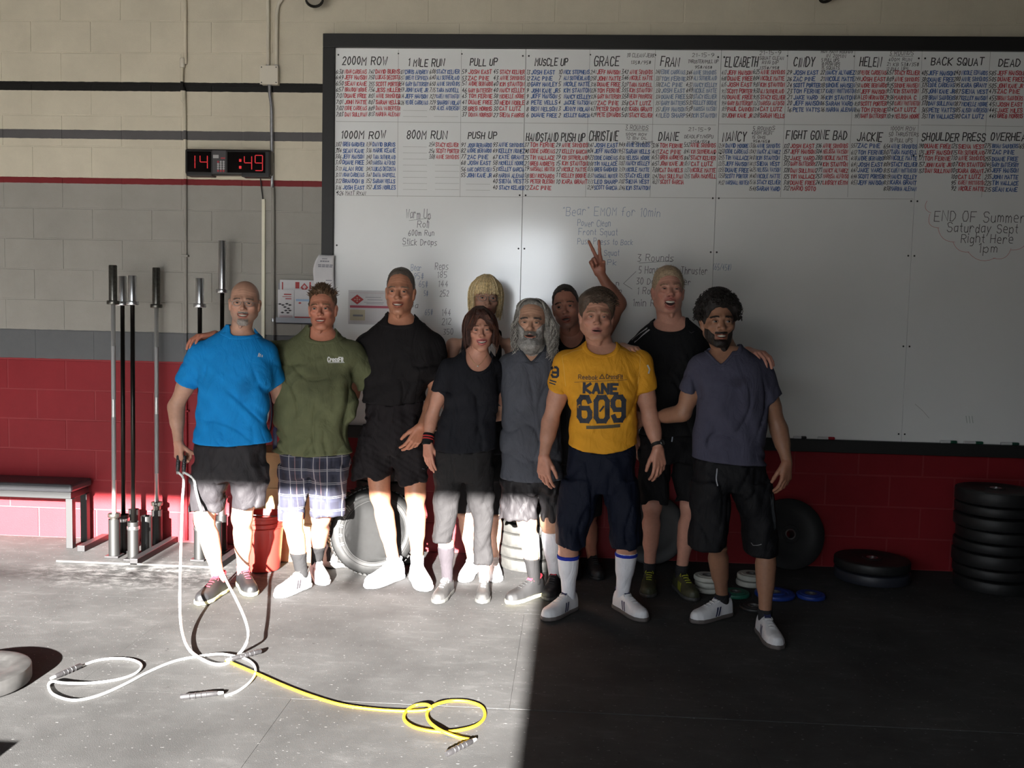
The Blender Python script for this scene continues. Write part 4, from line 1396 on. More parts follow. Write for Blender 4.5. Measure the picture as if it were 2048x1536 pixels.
def loft(X, Y, Z, sk, grow=0.0, n=2.35, zcap=True):
    """stack of superellipse slices; sk from smooth_keys"""
    zf = Z[0, 0, :] if Z.ndim == 3 else Z
    cx, cy, a, b = [np.interp(zf, sk[0], sk[j]).astype(f32) for j in range(1, 5)]
    a = np.maximum(a + f32(grow), .004)
    b = np.maximum(b + f32(grow), .004)
    px, py = np.abs((X - cx) / a), np.abs((Y - cy) / b)
    r = (px ** f32(n) + py ** f32(n)) ** f32(1.0 / n)
    d = (r - 1) * np.minimum(a, b)
    if zcap:
        d = np.maximum(d, np.maximum(sk[0][0] - f32(grow) - Z, Z - f32(sk[0][-1]) - f32(grow)))
    return d


def hash_noise(X, Y, Z, s, seed=0):
    """smooth value noise from a few warped sines, cheap and continuous"""
    r = np.random.default_rng(seed)
    out = np.zeros_like(X)
    for i in range(5):
        k = r.normal(size=3)
        k = k / np.linalg.norm(k) * s * r.uniform(.7, 1.5)
        k2 = r.normal(size=3)
        k2 = k2 / np.linalg.norm(k2) * s * .6
        ph = r.uniform(0, 6.28, 2)
        w = np.sin(X * f32(k2[0]) + Y * f32(k2[1]) + Z * f32(k2[2]) + f32(ph[0])) * f32(1.3)
        out += np.sin(X * f32(k[0]) + Y * f32(k[1]) + Z * f32(k[2]) + f32(ph[1]) + w)
    return out / f32(5 * .62)


def folds(X, Y, Z, seed, amp, k=38.0, tilt=.35):
    """long soft creases, mostly running down the cloth"""
    r = np.random.default_rng(seed)
    out = np.zeros_like(X)
    for i in range(4):
        kx = r.uniform(.6, 1.2) * k * r.choice([-1, 1])
        kz = r.normal() * tilt * k
        ky = r.uniform(-.5, .5) * k
        ph = r.uniform(0, 6.28)
        w = np.sin(Z * f32(9 + 4 * i) + X * f32(5.0) + f32(ph * 2)) * f32(1.4)
        s = np.sin(X * f32(kx) + Y * f32(ky) + Z * f32(kz) + f32(ph) + w)
        out += np.sign(s) * np.abs(s) ** f32(1.4)
    return out * f32(amp / 4 * 1.6)


def creases(X, Y, Z, seed, amp, k=16.0, tilt=.8):
    """a few narrow pulled folds"""
    r = np.random.default_rng(seed)
    out = np.zeros_like(X)
    for i in range(4):
        a = r.uniform(-1, 1) * tilt
        ca, sa = math.cos(a), math.sin(a)
        ph = r.uniform(0, 6.28)
        w = np.sin(X * f32(11 + 3 * i) + f32(ph)) * f32(.9) + np.sin(Z * f32(8 + 2 * i) - f32(ph)) * f32(.9)
        q = (X * f32(ca) + Z * f32(sa)) * f32(k * r.uniform(.7, 1.3)) + Y * f32(4) + w
        mask = np.clip(np.sin(X * f32(7 * sa + 3) - Z * f32(9 * ca) + f32(ph * 3)) * f32(1.4), 0, 1)
        out += (1 - np.abs(np.sin(q))) ** f32(5) * mask
    return out * f32(amp)


def rot_axes(yaw, pitch, roll):
    """columns: local x (image right), y (back), z (up). yaw>0 turns the face to image right, pitch>0 lifts it, roll>0 leans the crown to image right"""
    cy, sy = math.cos(yaw), math.sin(yaw)
    Rz = np.array([[cy, -sy, 0], [sy, cy, 0], [0, 0, 1.0]])
    cp, sp = math.cos(-pitch), math.sin(-pitch)
    Rx = np.array([[1, 0, 0], [0, cp, -sp], [0, sp, cp]])
    cr, sr = math.cos(roll), math.sin(roll)
    Ry = np.array([[cr, 0, sr], [0, 1, 0], [-sr, 0, cr]])
    return Ry @ Rz @ Rx


def set_tint(me, cols):
    at_ = me.color_attributes.new('tint', 'FLOAT_COLOR', 'POINT')
    c = np.ones((len(me.vertices), 4), dtype=np.float32)
    c[:, :3] = cols
    at_.data.foreach_set('color', c.ravel())


# ---------------------------------------------------------------- heads
def head_field(hp):
    """returns fn(X,Y,Z) for the bare head in head space (metres, eye line z=0, face towards -y)"""
    w = hp.get('wide', 1.0)
    jaw = hp.get('jaw', 1.0)
    smile = hp.get('smile', 0.0)
    op = hp.get('open', 0.0)
    nose = hp.get('nose', 1.0)
    neckv = hp['neck']
    lidh = hp.get('lid', .0050)
    chin = hp.get('chin', 0.0)

    def fn(X, Y, Z, bare=False, shut=False):
        AX = np.abs(X)
        d = ell(X, Y, Z, (0, .018, .036), (.0755 * w, .097, .088))
        d = smin(d, ell(X, Y, Z, (0, -.012, -.028), (.064 * w, .074, .082)), .03)
        # jaw and chin
        d = smin(d, rc(AX, Y, Z, (.047 * w * jaw, .012, -.055), (.016 * jaw, -.058, -.100 - chin), .022, .0165), .026)
        d = smin(d, ell(X, Y, Z, (0, -.064, -.101 - chin), (.021 * jaw, .018, .016)), .018)
        # forehead, brow, cheek bones
        d = smin(d, rc(AX, Y, Z, (.012, -.079, .021), (.041 * w, -.066, .021), .011, .010), .014)
        d = smin(d, ell(AX, Y, Z, (.043 * w, -.060, -.026 + .005 * smile), (.021, .019 + .005 * smile, .018)), .018)
        if bare:
            return d
        # eye sockets
        d = smax(d, -ell(AX, Y, Z, (.031, -.101, .001), (.0185, .021, .0125)), .012)
        # nose
        dn = rc(X, Y, Z, (0, -.079, .010), (0, -.103 - .004 * nose, -.028), .0075, .0105 * nose)
        dn = smin(dn, ell(X, Y, Z, (0, -.105 - .004 * nose, -.031), (.0115 * nose, .0105, .0095)), .006)
        dn = smin(dn, ell(AX, Y, Z, (.0125 * nose, -.095, -.034), (.0078, .0105, .0075)), .006)
        d = smin(d, dn, .010)
        d = smax(d, -ell(AX, Y, Z, (.0065, -.104, -.0405), (.0038, .006, .0034)), .003)
        # lids
        d = smin(d, ell(AX, Y, Z, (.031, -.0765, .0), (.0165, .0150, .0135)), .005)
        d = np.maximum(d, -ell(AX, Y, Z, (.031, -.093, -.0005), (.0135, .012, lidh)))
        # folds beside the mouth
        fold = rc(AX, Y, Z, (.019, -.103, -.036), (.033 + .004 * smile, -.083, -.066), .0022, .0020)
        d = smax(d, -(fold - f32(.0008 * hp.get('age', 0.0))), .005)
        ag = hp.get('age', 0.0)
        if ag:
            bag = rc(AX, Y, Z, (.020, -.088, -.017), (.044, -.076, -.013), .0016, .0012)
            d = smax(d, -bag, .004)
            for fz in (.045, .058, .071):
                d = d + f32(.0011 * ag) * np.exp(-((Z - f32(fz) - f32(.004) * np.cos(X * f32(60))) / f32(.0024)) ** 2) * (Y < -.04)
            d = d + f32(.0010 * ag) * np.exp(-((AX - f32(.0065)) / f32(.0016)) ** 2) * np.exp(-((Z - f32(.026)) / f32(.009)) ** 2) * (Y < -.05)
        # mouth
        mz = -.066
        up = .006 * smile
        cw = .0225 + .0055 * smile
        gap = .0035 + .009 * op if (smile > .4 or op > 0) else .0
        ul = smin(rc(AX, Y, Z, (0, -.0965, mz + .003 + gap * .3), (cw, -.081, mz + up), .0052, .0028), rc(X, Y, Z, (-.004, -.097, mz + .005 + gap * .3), (.004, -.097, mz + .005 + gap * .3), .0045, .0045), .004)
        z0, zc_ = mz - .0055 - gap * 1.1, mz + up * .9 - .001
        q1, q2 = (cw * .5, -.0925, zc_ + (z0 - zc_) * .78), (cw * .82, -.0865, zc_ + (z0 - zc_) * .36)
        ll = smin(rc(AX, Y, Z, (0, -.0950, z0), q1, .0062, .0058), smin(rc(AX, Y, Z, q1, q2, .0058, .0045), rc(AX, Y, Z, q2, (cw, -.0805, zc_), .0045, .0030), .003), .003)
        d = smin(d, smin(ul, ll, .003), .005)
        if gap > 0 and shut:
            pass
        elif gap > 0:
            bow = np.clip(1 - (X / f32(cw)) ** 2, 0, 1)
            zc = mz - .0015 - gap * .35 + up * (1 - bow)
            hole = np.maximum(np.abs(Z - zc) - (f32(.0020 + gap * .62) * bow), np.maximum(AX - cw * .97, Y + .062))
            hole = np.maximum(hole, -(Y + .125))
            d = smax(d, -hole, .0015)
        else:
            d = smax(d, -rc(AX, Y, Z, (0, -.1035, mz - .001), (cw * .95, -.088, mz + up), .0016, .0012), .0022)
        # ears
        er = ell(AX, Y, Z, (.0765 * w, .016, -.008), (.0085, .0195, .032))
        er = smin(er, ell(AX, Y, Z, (.0800 * w, .022, .006), (.0085, .0175, .019)), .006)
        er = smin(er, ell(AX, Y, Z, (.0735 * w, .008, -.033), (.006, .009, .010)), .006)
        er = smax(er, -ell(AX, Y, Z, (.0895 * w, .013, -.004), (.0075, .0095, .017)), .004)
        d = smin(d, er, .005)
        # neck with its two cords
        nb = neckv
        d = smin(d, rc(X, Y, Z, (0, .022, -.055), nb, hp.get('neck_r', .054), hp.get('neck_r', .054) * 1.10), .022)
        for sx in (-1, 1):
            d = smin(d, rc(X, Y, Z, (.046 * sx, .032, -.055), (nb[0] + .014 * sx, nb[1] - .047, nb[2] + .012), .010, .009), .018)
        if hp.get('apple', True):
            d = smin(d, ell(X, Y, Z, (nb[0] * .5, -.026, -.125), (.010, .012, .014)), .018)
        return d

    return fn


def head_colors(V_, hp, skin, hf):
    x, y, z = V_.T
    ax = np.abs(x)
    c = np.tile(np.array(skin, float), (len(V_), 1))
    smile, op = hp.get('smile', 0), hp.get('open', 0)
    # natural variation: cheeks, nose and ears redder
    def blob(cx, cy, cz, r):
        return np.exp(-(((ax - cx) ** 2 + (y - cy) ** 2 + (z - cz) ** 2) / r ** 2))
    red = np.clip(blob(.043, -.07, -.03, .026) + blob(0, -.108, -.032, .016) + .8 * blob(.085, .015, -.01, .025), 0, 1) * hp.get('flush', .5)
    c *= (1 - red[:, None] * np.array([.02, .22, .22]))
    gap = .0035 + .009 * op if (smile > .4 or op > 0) else 0
    cw = .0225 + .0055 * smile
    mz = -.066 + .006 * smile * np.clip((ax / cw) ** 2, 0, 1)
    lip = np.clip(1.25 - np.sqrt((ax / (cw + .002)) ** 2 + ((z - mz + gap * .4) / (.0105 + gap * 1.2)) ** 2), 0, .25) * 4 * (y < -.07)
    lc = np.array(hp.get('lips', (skin[0] * .78, skin[1] * .52, skin[2] * .55)))
    c = c * (1 - lip[:, None]) + lc * lip[:, None]
    if gap > 0:
        xx = V_.astype(f32)
        dd = hf(xx[:, 0].reshape(-1, 1, 1), xx[:, 1].reshape(-1, 1, 1), xx[:, 2].reshape(-1, 1, 1), False, True).ravel()
        k_ = np.clip((-.0012 - dd) / .002, 0, 1) * (z < -.05) * (z > -.1) * (ax < .04)
        c = c * (1 - k_[:, None]) + np.array([.035, .008, .008]) * k_[:, None]
    # brows
    bc = np.array(hp.get('brow', (.08, .05, .03)))
    by = .0225 + .002 * np.sin((ax - .012) / .036 * 3.1) - .004 * np.clip((ax - .02) / .03, 0, 1) ** 2
    br = np.clip(1.6 - np.sqrt(((ax - .031) / .019) ** 4 + ((z - by) / .0042) ** 2) * 1.2, 0, 1) * (y < -.045) * hp.get('brow_k', .85)
    c = c * (1 - br[:, None]) + bc * br[:, None]
    # lash line
    la = np.exp(-(((ax - .031) / .0125) ** 4 + ((z - hp.get('lid', .005) - .0005) / .0018) ** 2)) * (y < -.07) * .75
    c *= (1 - la[:, None])
    # stubble
    st = hp.get('stubble', 0)
    if st:
        zone = np.clip((-.045 - z) / .02, 0, 1) * np.clip((.03 - y) / .03, 0, 1) * np.clip((z + .135) / .02, 0, 1)
        mous = np.exp(-(((ax) / .024) ** 4 + ((z + .052) / .0075) ** 4)) * (y < -.07)
        zone = np.clip(np.maximum(zone * (1 - lip), mous), 0, 1) * (~((ax < .02) & (z > -.047) & (y < -.09)))
        sc = np.array(hp.get('stubble_c', (.10, .09, .085)))
        c = c * (1 - st * zone[:, None]) + sc * st * zone[:, None]
    # scalp tinted with the colour of cropped hair
    sh = hp.get('scalp', 0)
    if sh:
        zc = np.interp(y, [-.11, -.075, -.05, -.02, .03, .1], hp.get('scalp_line', [.10, .088, .07, .02, -.03, -.05]))
        k = np.clip((z - zc) / .008, 0, 1) * sh * (np.abs(x) < .079)
        k = np.clip(k, 0, 1) * (hp['scalp_fn'](x, y, z) if 'scalp_fn' in hp else 1)
        hc = np.array(hp.get('hair_c', (.05, .04, .03)))
        c = c * (1 - k[:, None]) + hc * k[:, None]
    return c


# ---------------------------------------------------------------- hands
def hand_mesh(wrist, elbow, d, n, thumb, pose, s=1.0, r_wrist=.026, h=.0034):
    """wrist/elbow world points; d finger direction, n the way the palm faces, thumb = +1/-1 side along cross(d, n)"""
    d = np.asarray(d, float)
    d /= np.linalg.norm(d)
    n = np.asarray(n, float)
    n = n - d * np.dot(n, d)
    n /= np.linalg.norm(n)
    sd = np.cross(d, n) * thumb
    P = lambda u, v, w_: np.asarray(wrist) + s * (u * d + v * sd + w_ * n)   # along fingers, to thumb, to palm
    prim = []
    fo = np.asarray(wrist) + (np.asarray(elbow) - np.asarray(wrist)) / np.linalg.norm(np.asarray(elbow) - np.asarray(wrist)) * .05
    prim.append((fo, P(.004, 0, 0), r_wrist * 1.06 - .0008, r_wrist * .96, .012))
    bases = [(.088, .0285), (.093, .0095), (.088, -.0105), (.078, -.0285)]
    for i, (u, v) in enumerate(bases):
        prim.append((P(.012, v * .55, 0), P(u, v, 0), .0155 * s, .0112 * s, .012))
    prim.append((P(.03, .012, .006), P(.06, -.008, .006), .014 * s, .012 * s, .014))
    lens = [(.041, .025, .020), (.046, .029, .021), (.042, .027, .020), (.033, .020, .018)]
    rad = [(.0096, .0086, .0074), (.0098, .0088, .0076), (.0092, .0083, .0072), (.0082, .0073, .0064)]
    curls = pose['curl']
    spread = pose.get('spread', [.10, .02, -.05, -.13])
    nails = []
    for i in range(4):
        p = P(bases[i][0], bases[i][1], 0)
        ang = 0.0
        for j in range(3):
            ang += curls[i][j]
            di = math.cos(ang) * (d * math.cos(spread[i]) + sd * math.sin(spread[i])) + math.sin(ang) * n
            q = p + di * lens[i][j] * s
            prim.append((p, q, rad[i][j] * s * 1.04, rad[i][min(j + 1, 2)] * s, .004))
            p = q
    tb = pose.get('thumb', (.55, .35, .25, .2))       # outward angle, towards palm, bends
    p = P(.022, .020, .006)
    a_out, a_in = tb[0], tb[1]
    dirs = []
    for j, (ln, ra, rb_) in enumerate(((.044, .0150, .0112), (.033, .0112, .0098), (.026, .0098, .0082))):
        if j:
            a_out -= tb[2]
            a_in += tb[3]
        di = math.cos(a_out) * math.cos(a_in) * d + math.sin(a_out) * math.cos(a_in) * sd + math.sin(a_in) * n
        q = p + di * ln * s
        prim.append((p, q, ra * s, rb_ * s, .010 if j == 0 else .004))
        p = q
    pts = np.array([q for pr in prim for q in pr[:2]])
    lo, hi = pts.min(0) - .02, pts.max(0) + .02

    def fn(X, Y, Z):
        D = None
        for a, b, ra, rb_, k in prim:
            q = rc(X, Y, Z, a, b, ra, rb_)
            D = q if D is None else smin(D, q, k)
        return D
    return polygonize(fn, lo, hi, h)


RELAX = {'curl': [(.35, .45, .25), (.42, .5, .3), (.5, .55, .3), (.55, .55, .3)], 'thumb': (.55, .25, .25, .15)}
GRIP = {'curl': [(1.1, 1.3, .7), (1.2, 1.35, .7), (1.25, 1.35, .7), (1.25, 1.3, .7)], 'thumb': (.5, .75, .35, .35)}
FLAT = {'curl': [(.10, .15, .1), (.12, .15, .1), (.14, .18, .1), (.18, .2, .1)], 'thumb': (.75, .1, .15, .1)}
DRAPE = {'curl': [(.5, .45, .3), (.55, .45, .3), (.55, .5, .3), (.6, .5, .3)], 'thumb': (.6, .3, .2, .2)}
VSIGN = {'curl': [(.02, .05, .05), (.02, .05, .05), (1.45, 1.6, .9), (1.45, 1.6, .9)], 'spread': [.26, -.12, -.08, -.1], 'thumb': (.25, .85, .3, .3)}
OPENH = {'curl': [(.15, .2, .12), (.2, .25, .15), (.25, .3, .2), (.3, .3, .2)], 'thumb': (.35, .3, .1, .05)}

# ================================================================ people
M_SKIN = {}


def skin_mat(name):
    return mat('skin_' + name, (.5, .3, .2), .48, noise=.07, nscale=55, attr='tint', bump=.10, bscale=160, spec=.4, sss=0.0)


def cloth(name, c, rough=.85, bump=.25, bscale=420, noise=.06, sheen=.0, nscale=14):
    new = 'cloth_' + name not in MATS
    mt = mat('cloth_' + name, c, rough, noise=noise, nscale=nscale, bump=bump, bscale=bscale, spec=.15, sheen=sheen)
    if new:
        nt = mt.node_tree
        b = nt.nodes['Principled BSDF']
        tc = nt.nodes.new('ShaderNodeTexCoord')
        mp = nt.nodes.new('ShaderNodeMapping')
        mp.inputs['Scale'].default_value = (1.0, 1.0, .55)
        mp.inputs['Rotation'].default_value = (0.3, .5, .4)
        nt.links.new(tc.outputs['Object'], mp.inputs['Vector'])
        n = nt.nodes.new('ShaderNodeTexNoise')
        n.inputs['Scale'].default_value = 11.0
        n.inputs['Detail'].default_value = 3.0
        n.inputs['Distortion'].default_value = 1.6
        nt.links.new(mp.outputs[0], n.inputs['Vector'])
        bp = nt.nodes.new('ShaderNodeBump')
        bp.inputs['Strength'].default_value = .38
        bp.inputs['Distance'].default_value = .03
        nt.links.new(n.outputs['Fac'], bp.inputs['Height'])
        old = b.inputs['Normal'].links[0].from_node
        nt.links.new(bp.outputs[0], old.inputs['Normal'])
    return mt


M_EYE = mat('eyes', (.6, .6, .6), .15, attr='tint')
M_TEETH = mat('teeth', (.62, .58, .50), .3)


def limb_keys(rows, Y, thick, dy=0.0):
    """rows (py, xl, xr[, depth half]) in photo pixels -> loft keys at depth plane Y"""
    ks = []
    for r in rows:
        a, b = at(r[1], r[0], Y), at(r[2], r[0], Y)
        hw = (b[0] - a[0]) / 2
        dep = r[3] if len(r) > 3 else hw * thick
        yo = r[4] if len(r) > 4 else 0.0
        ks.append((a[2] / 2 + b[2] / 2, (a[0] + b[0]) / 2, Y + dy + yo, hw, dep))
    return ks


def bounds(*arrs, pad=.03):
    A = np.concatenate([np.atleast_2d(a) for a in arrs])
    return A.min(0) - pad, A.max(0) + pad


def key_bounds(ks, pad=.03):
    K = np.array(ks)
    lo = np.array([(K[:, 1] - K[:, 3]).min(), (K[:, 2] - K[:, 4]).min(), K[:, 0].min()]) - pad
    hi = np.array([(K[:, 1] + K[:, 3]).max(), (K[:, 2] + K[:, 4]).max(), K[:, 0].max()]) + pad
    return lo, hi


def shoe(parent, base, toe, fwd, L, upper_m, sole_m, lace_m, accent_m=None, accent=None, heel_y=None, width=1.0, name='shoe', lining_m=None, label=None):
    """low trainer: ankle = world point of the ankle, toe_px = photo pixel of the sole's tip on the floor"""
    side = V(fwd[1], -fwd[0], 0)
    heel = V(toe[0], toe[1], 0) - fwd * L
    k = L / .29

    ys = np.array([0, .012, .05, .10, .155, .205, .25, .278, .29]) * k
    hw = np.array([.020, .032, .0365, .036, .0425, .0475, .043, .028, .008]) * width * k
    ht = np.array([.070, .088, .094, .092, .072, .056, .050, .042, .030]) * k
    cx = np.array([0, 0, 0, .001, .003, .004, .002, .0, -.001]) * k

    def up(X, Y, Z):
        a = np.interp(Y, ys, hw).astype(f32)
        hh = np.interp(Y, ys, ht).astype(f32)
        px = np.abs(X) / a
        pz = np.maximum(Z, 0) / hh
        r = (px ** 2.6 + pz ** 2.4) ** (1 / 2.5)
        d = (r - 1) * np.minimum(a, hh)
        d = np.maximum(d, np.maximum(-Y, Y - f32(ys[-1])))
        d = np.maximum(d, -Z)
        # ankle opening
        d = smax(d, -ell(X, Y, Z, (0, .056 * k, .122 * k), (.0235 * k, .043 * k, .040 * k)), .006)
        return d

    def sole(X, Y, Z):
        a = np.interp(Y, ys, hw).astype(f32) + f32(.0045)
        d = np.maximum(np.abs(X) - a, np.abs(Z - .0125) - .0125)
        d = np.maximum(d, np.maximum(-.005 - Y, Y - f32(ys[-1] + .006)))
        return smax(d, np.abs(Z - .0125) - f32(.0115), .004)

    def place(vv):
        return heel[None, :] + vv[:, 1:2] * fwd + vv[:, 0:1] * side + vv[:, 2:3] * V(0, 0, 1)

    e = empty(name, heel - base)
    e.parent = parent
    if label:
        e['label'] = label
    hb = heel
    lo, hi = (-.07, -.02, -.01), (.07, L + .02, .125)
    for nm, fn, m_ in (('upper', up, upper_m), ('sole', sole, sole_m)):
        vv, q = polygonize(fn, lo, hi, .0052)
        if nm == 'upper':
            vv[:, 2] += .018
        me = mesh_from(nm, place(vv), q, origin=hb)
        obj(nm, me, m_, e)
        if nm == 'upper':
            bvh = BVHTree.FromPolygons([tuple(p) for p in vv], [tuple(int(i) for i in f) for f in q])
    # laces and tongue
    lc = MB()
    for j in range(5):
        y = (.100 + .022 * j) * k
        hh = np.interp(y, ys, ht) + .018
        w_ = .017 * k * (1 - .03 * j)
        pts = []
        for t in np.linspace(-1, 1, 7):
            hit = bvh.ray_cast(Vector((t * w_, y + .004 * t * (1 if j % 2 else -1), .2)), Vector((0, 0, -1)))[0]
            z = hit.z if hit else hh
            pts.append(place(np.array([[t * w_, y, z + .002]]))[0])
        lc.tube(pts, .0027, 5)
    for sx in (-1, 1):
        pts = [place(np.array([[sx * (.004 + .020 * math.sin(t)), (.096 + .010 * t) * k, np.interp(.1 * k, ys, ht) + .022 - .010 * t]]))[0] for t in np.linspace(0, 2.6, 7)]
        lc.tube(pts, .0024, 5)
    lc.build('laces', lace_m, e, hb, smooth=True)
    tg = MB()
    t0 = np.interp(.085 * k, ys, ht)
    vv = np.array([[-.016, .112, t0 * .90 + .022], [.016, .112, t0 * .90 + .022], [.019, .082, t0 + .036], [-.019, .082, t0 + .036], [-.015, .108, t0 * .9 + .014], [.015, .108, t0 * .9 + .014], [.018, .076, t0 + .032], [-.018, .076, t0 + .032]])
    tg.add(place(vv * V(k, k, 1)), [(0, 1, 2, 3), (4, 7, 6, 5), (0, 4, 5, 1), (1, 5, 6, 2), (2, 6, 7, 3), (3, 7, 4, 0)])
    tg.build('tongue', lining_m or upper_m, e, hb)
    # collar lining
    ring = []
    for t in np.linspace(0, 2 * math.pi, 20, endpoint=False):
        ring.append(place(np.array([[.027 * k * math.cos(t), .055 * k + .043 * k * math.sin(t), .097 * k + .012 - .012 * math.sin(t)]]))[0])
    MB().tube(ring, .0065, 7, closed=True).build('collar_padding', lining_m or lace_m, e, hb, smooth=True)
    if accent_m:
        ac = MB()
        for j in range(accent or 3):
            y0 = (.105 + .022 * j) * k
            for sx in (-1, 1):
                row = []
                for t in np.linspace(0, 1, 7):
                    y = y0 + .022 * t
                    z = .026 + .045 * (1 - t)
                    pr = []
                    for dy in (0, .012):
                        hit = bvh.ray_cast(Vector((sx * .15, y + dy, z)), Vector((-sx, 0, 0)))[0]
                        x = (hit.x + sx * .0012) if hit else sx * .04
                        pr.append((x, y + dy, z))
                    row.append(pr)
                vv = place(np.array([p for r in row for p in r]))
                fc = [(2 * i, 2 * i + 1, 2 * i + 3, 2 * i + 2) for i in range(6)]
                ac.add(vv, fc if sx > 0 else [f[::-1] for f in fc])
        ac.build('side_stripes', accent_m, e, hb)['kind'] = 'stuff'
    return e


def strand_mesh(roots, npts=8, r0=.0022, r1=.0008, sides=4):
    mb = MB()
    for pts in roots:
        k = len(pts)
        rs = [r0 + (r1 - r0) * (i / (k - 1)) ** 1.5 for i in range(k)]
        mb.tube(pts, rs, sides)
    return mb


def print_on(bvh, polylines, width, parent, base, name, material, off=.0022, seg=.008):
    """lettering laid onto a shirt front: polylines are (x, z) in world metres"""
    mb = MB()

    def place(x, z, k):
        hit = bvh.ray_cast(Vector((x, -4.0, z)), Vector((0, 1, 0)))[0]
        y = hit.y if hit else None
        if y is None:
            y = place.last
        place.last = y
        return (x, y - off - .00015 * (k % 4), z)
    place.last = -1.3
    ribbons(mb, polylines, width, place, seg)
    o = mb.build(name, material, parent, base)
    o['kind'] = 'stuff'
    return o


def build_person(sp):
    Y0 = sp['Y']
    J = {}
    for k, v in sp['joints'].items():
        J[k] = at(v[0], v[1], Y0 + (v[2] if len(v) > 2 else 0.0))
    FT = {}
    for s, (toe, ang, L) in sp['feet'].items():
        tw_ = floor_at(*toe)
        fw_ = V(math.sin(math.radians(ang)), -math.cos(math.radians(ang)), 0)
        FT[s] = (V(tw_[0], tw_[1], 0), fw_, L)
        J['an' + s] = V(tw_[0], tw_[1], 0) - fw_ * (L - .062 * L / .29) + V(0, 0, .090)
    base = V((J['anL'][0] + J['anR'][0]) / 2, (J['anL'][1] + J['anR'][1]) / 2, 0.0)
    skin = np.array(sp['skin'])
    nm = sp['name']
    ms = skin_mat(nm)
    arm = sp.get('arm', 1.0)
    leg = sp.get('leg', 1.0)

    # ---- head frame
    hp = sp['head']
    hs = hp['size'] / .241
    R = rot_axes(*[math.radians(a) for a in hp['rot']])
    hc = at(hp['eye'][0], hp['eye'][1], Y0 + hp.get('dy', -.05) - .085 * hs)
    hc = hc - R @ V(0, -.085 * hs, 0)
    to_h = lambda p: (R.T @ (np.asarray(p) - hc)) / hs
    fr_h = lambda v: hc + hs * (v @ R.T)
    nb = to_h(J['neck'])
    hp['neck'] = V(nb[0], nb[1], nb[2])
    hf = head_field(hp)
    hv, hq = polygonize(hf, (-.105, -.125, min(-.15, nb[2] - .01)), (.105, .125, .135), .0029)
    # drop the cap below the neck
    hcol = head_colors(hv, hp, skin, hf)
    hw = fr_h(hv)

    # ---- body
    tk = limb_keys(sp['torso'], Y0, 1.0)
    tk = [(z, cx, cy, a, b) for (z, cx, cy, a, b) in tk]
    tks = smooth_keys(tk, sm=sp.get('torso_sm', 2.2))
    hipL, hipR = J['hipL'], J['hipR']

    def arms(X, Y, Z, g=0.0):
        D = None
        for s in 'LR':
            sh, el, wr = J['sh' + s], J['el' + s], J['wr' + s]
            a = rc(X, Y, Z, sh, el, .050 * arm + g, .040 * arm + g)
            mid = sh + (el - sh) * .45
            a = smin(a, rc(X, Y, Z, sh + (el - sh) * .25, sh + (el - sh) * .65, .049 * arm + g, .047 * arm + g), .02)
            fa = rc(X, Y, Z, el, wr, .0395 * arm + g, .0265 * arm + g)
            fa = smin(fa, rc(X, Y, Z, el + (wr - el) * .12, el + (wr - el) * .45, .042 * arm + g, .037 * arm + g), .02)
            q = smin(a, fa, .02)
            D = q if D is None else np.minimum(D, q)
        return D

    def legs(X, Y, Z, g=0.0):
        D = None
        for s in 'LR':
            hi_, kn, an = J['hip' + s], J['kn' + s], J['an' + s]
            t = rc(X, Y, Z, hi_, kn, .082 * leg + g, .055 * leg + g)
            c_ = rc(X, Y, Z, kn, an, .050 * leg + g, .0315 * leg + g)
            bk = kn + (an - kn) * .28 + V(0, .016, 0)
            bk2 = kn + (an - kn) * .55 + V(0, .010, 0)
            c_ = smin(c_, rc(X, Y, Z, bk, bk2, .050 * leg + g, .040 * leg + g), .03)
            kc = ell(X, Y, Z, kn + V(0, -.022, .005), (.032 * leg, .030 * leg, .042 * leg))
            q = smin(smin(t, c_, .025), kc, .02)
            fw_ = FT[s][1]
            ft = rc(X, Y, Z, an - fw_ * .012 + V(0, 0, -.03), an + fw_ * .07 + V(0, 0, -.045), .026 * leg, .018)
            q = smin(q, ft, .02)
            D = q if D is None else np.minimum(D, q)
        return D

    nbw = J['neck']
    headc = hc + R @ V(0, .02, -.05) * hs

    G = prep_garments(sp, J, Y0, tks)

    def body(X, Y, Z):
        D = loft(X, Y, Z, tks, -.011, 2.3)
        if 'shirt' in G:
            sd = G['shirt'](X, Y, Z, True) + f32(.010)
            zt_ = f32(nbw[2] + .06)
            D = np.where((Z > f32(G['hz'].min() + .012)) & (Z < zt_), np.maximum(D, sd), np.where(Z <= f32(G['hz'].min() + .012), f32(.2), D))
        Lg = legs(X, Y, Z)
        if 'shorts' in G:
            sd2 = G['shorts'](X, Y, Z) + f32(.006)
            top = f32(G['ztop'] - .03)
            Lg = np.where((Z > f32(G['zhem'] + .012)) & (Z < top), np.maximum(Lg, sd2), Lg)
            Lg = np.where(Z >= top, f32(.2), Lg)
        D = np.minimum(D, Lg)
        D = smin(D, arms(X, Y, Z), .010)
        D = smin(D, rc(X, Y, Z, headc, nbw, .046 * hs, .056), .02)
        # trapezius
        for s in 'LR':
            D = smin(D, rc(X, Y, Z, nbw + V(0, .02, -.005), J['sh' + s] + V(0, .01, -.012), .030, .022), .03)
        return D

    pts = np.array([J[k] for k in ('shL', 'shR', 'elL', 'elR', 'wrL', 'wrR', 'knL', 'knR', 'anL', 'anR')] + [headc])
    klo, khi = key_bounds(tk)
    lo = np.minimum(pts.min(0) - .11, klo)
    hi = np.maximum(pts.max(0) + .11, khi)
    lo[2] = .02
    bv, bq = polygonize(body, lo, hi, sp.get('body_h', .0115))
    bcol = np.tile(skin, (len(bv), 1))

    allv, allq, allc = [bv, hw], [bq, hq + len(bv)], [bcol, hcol]
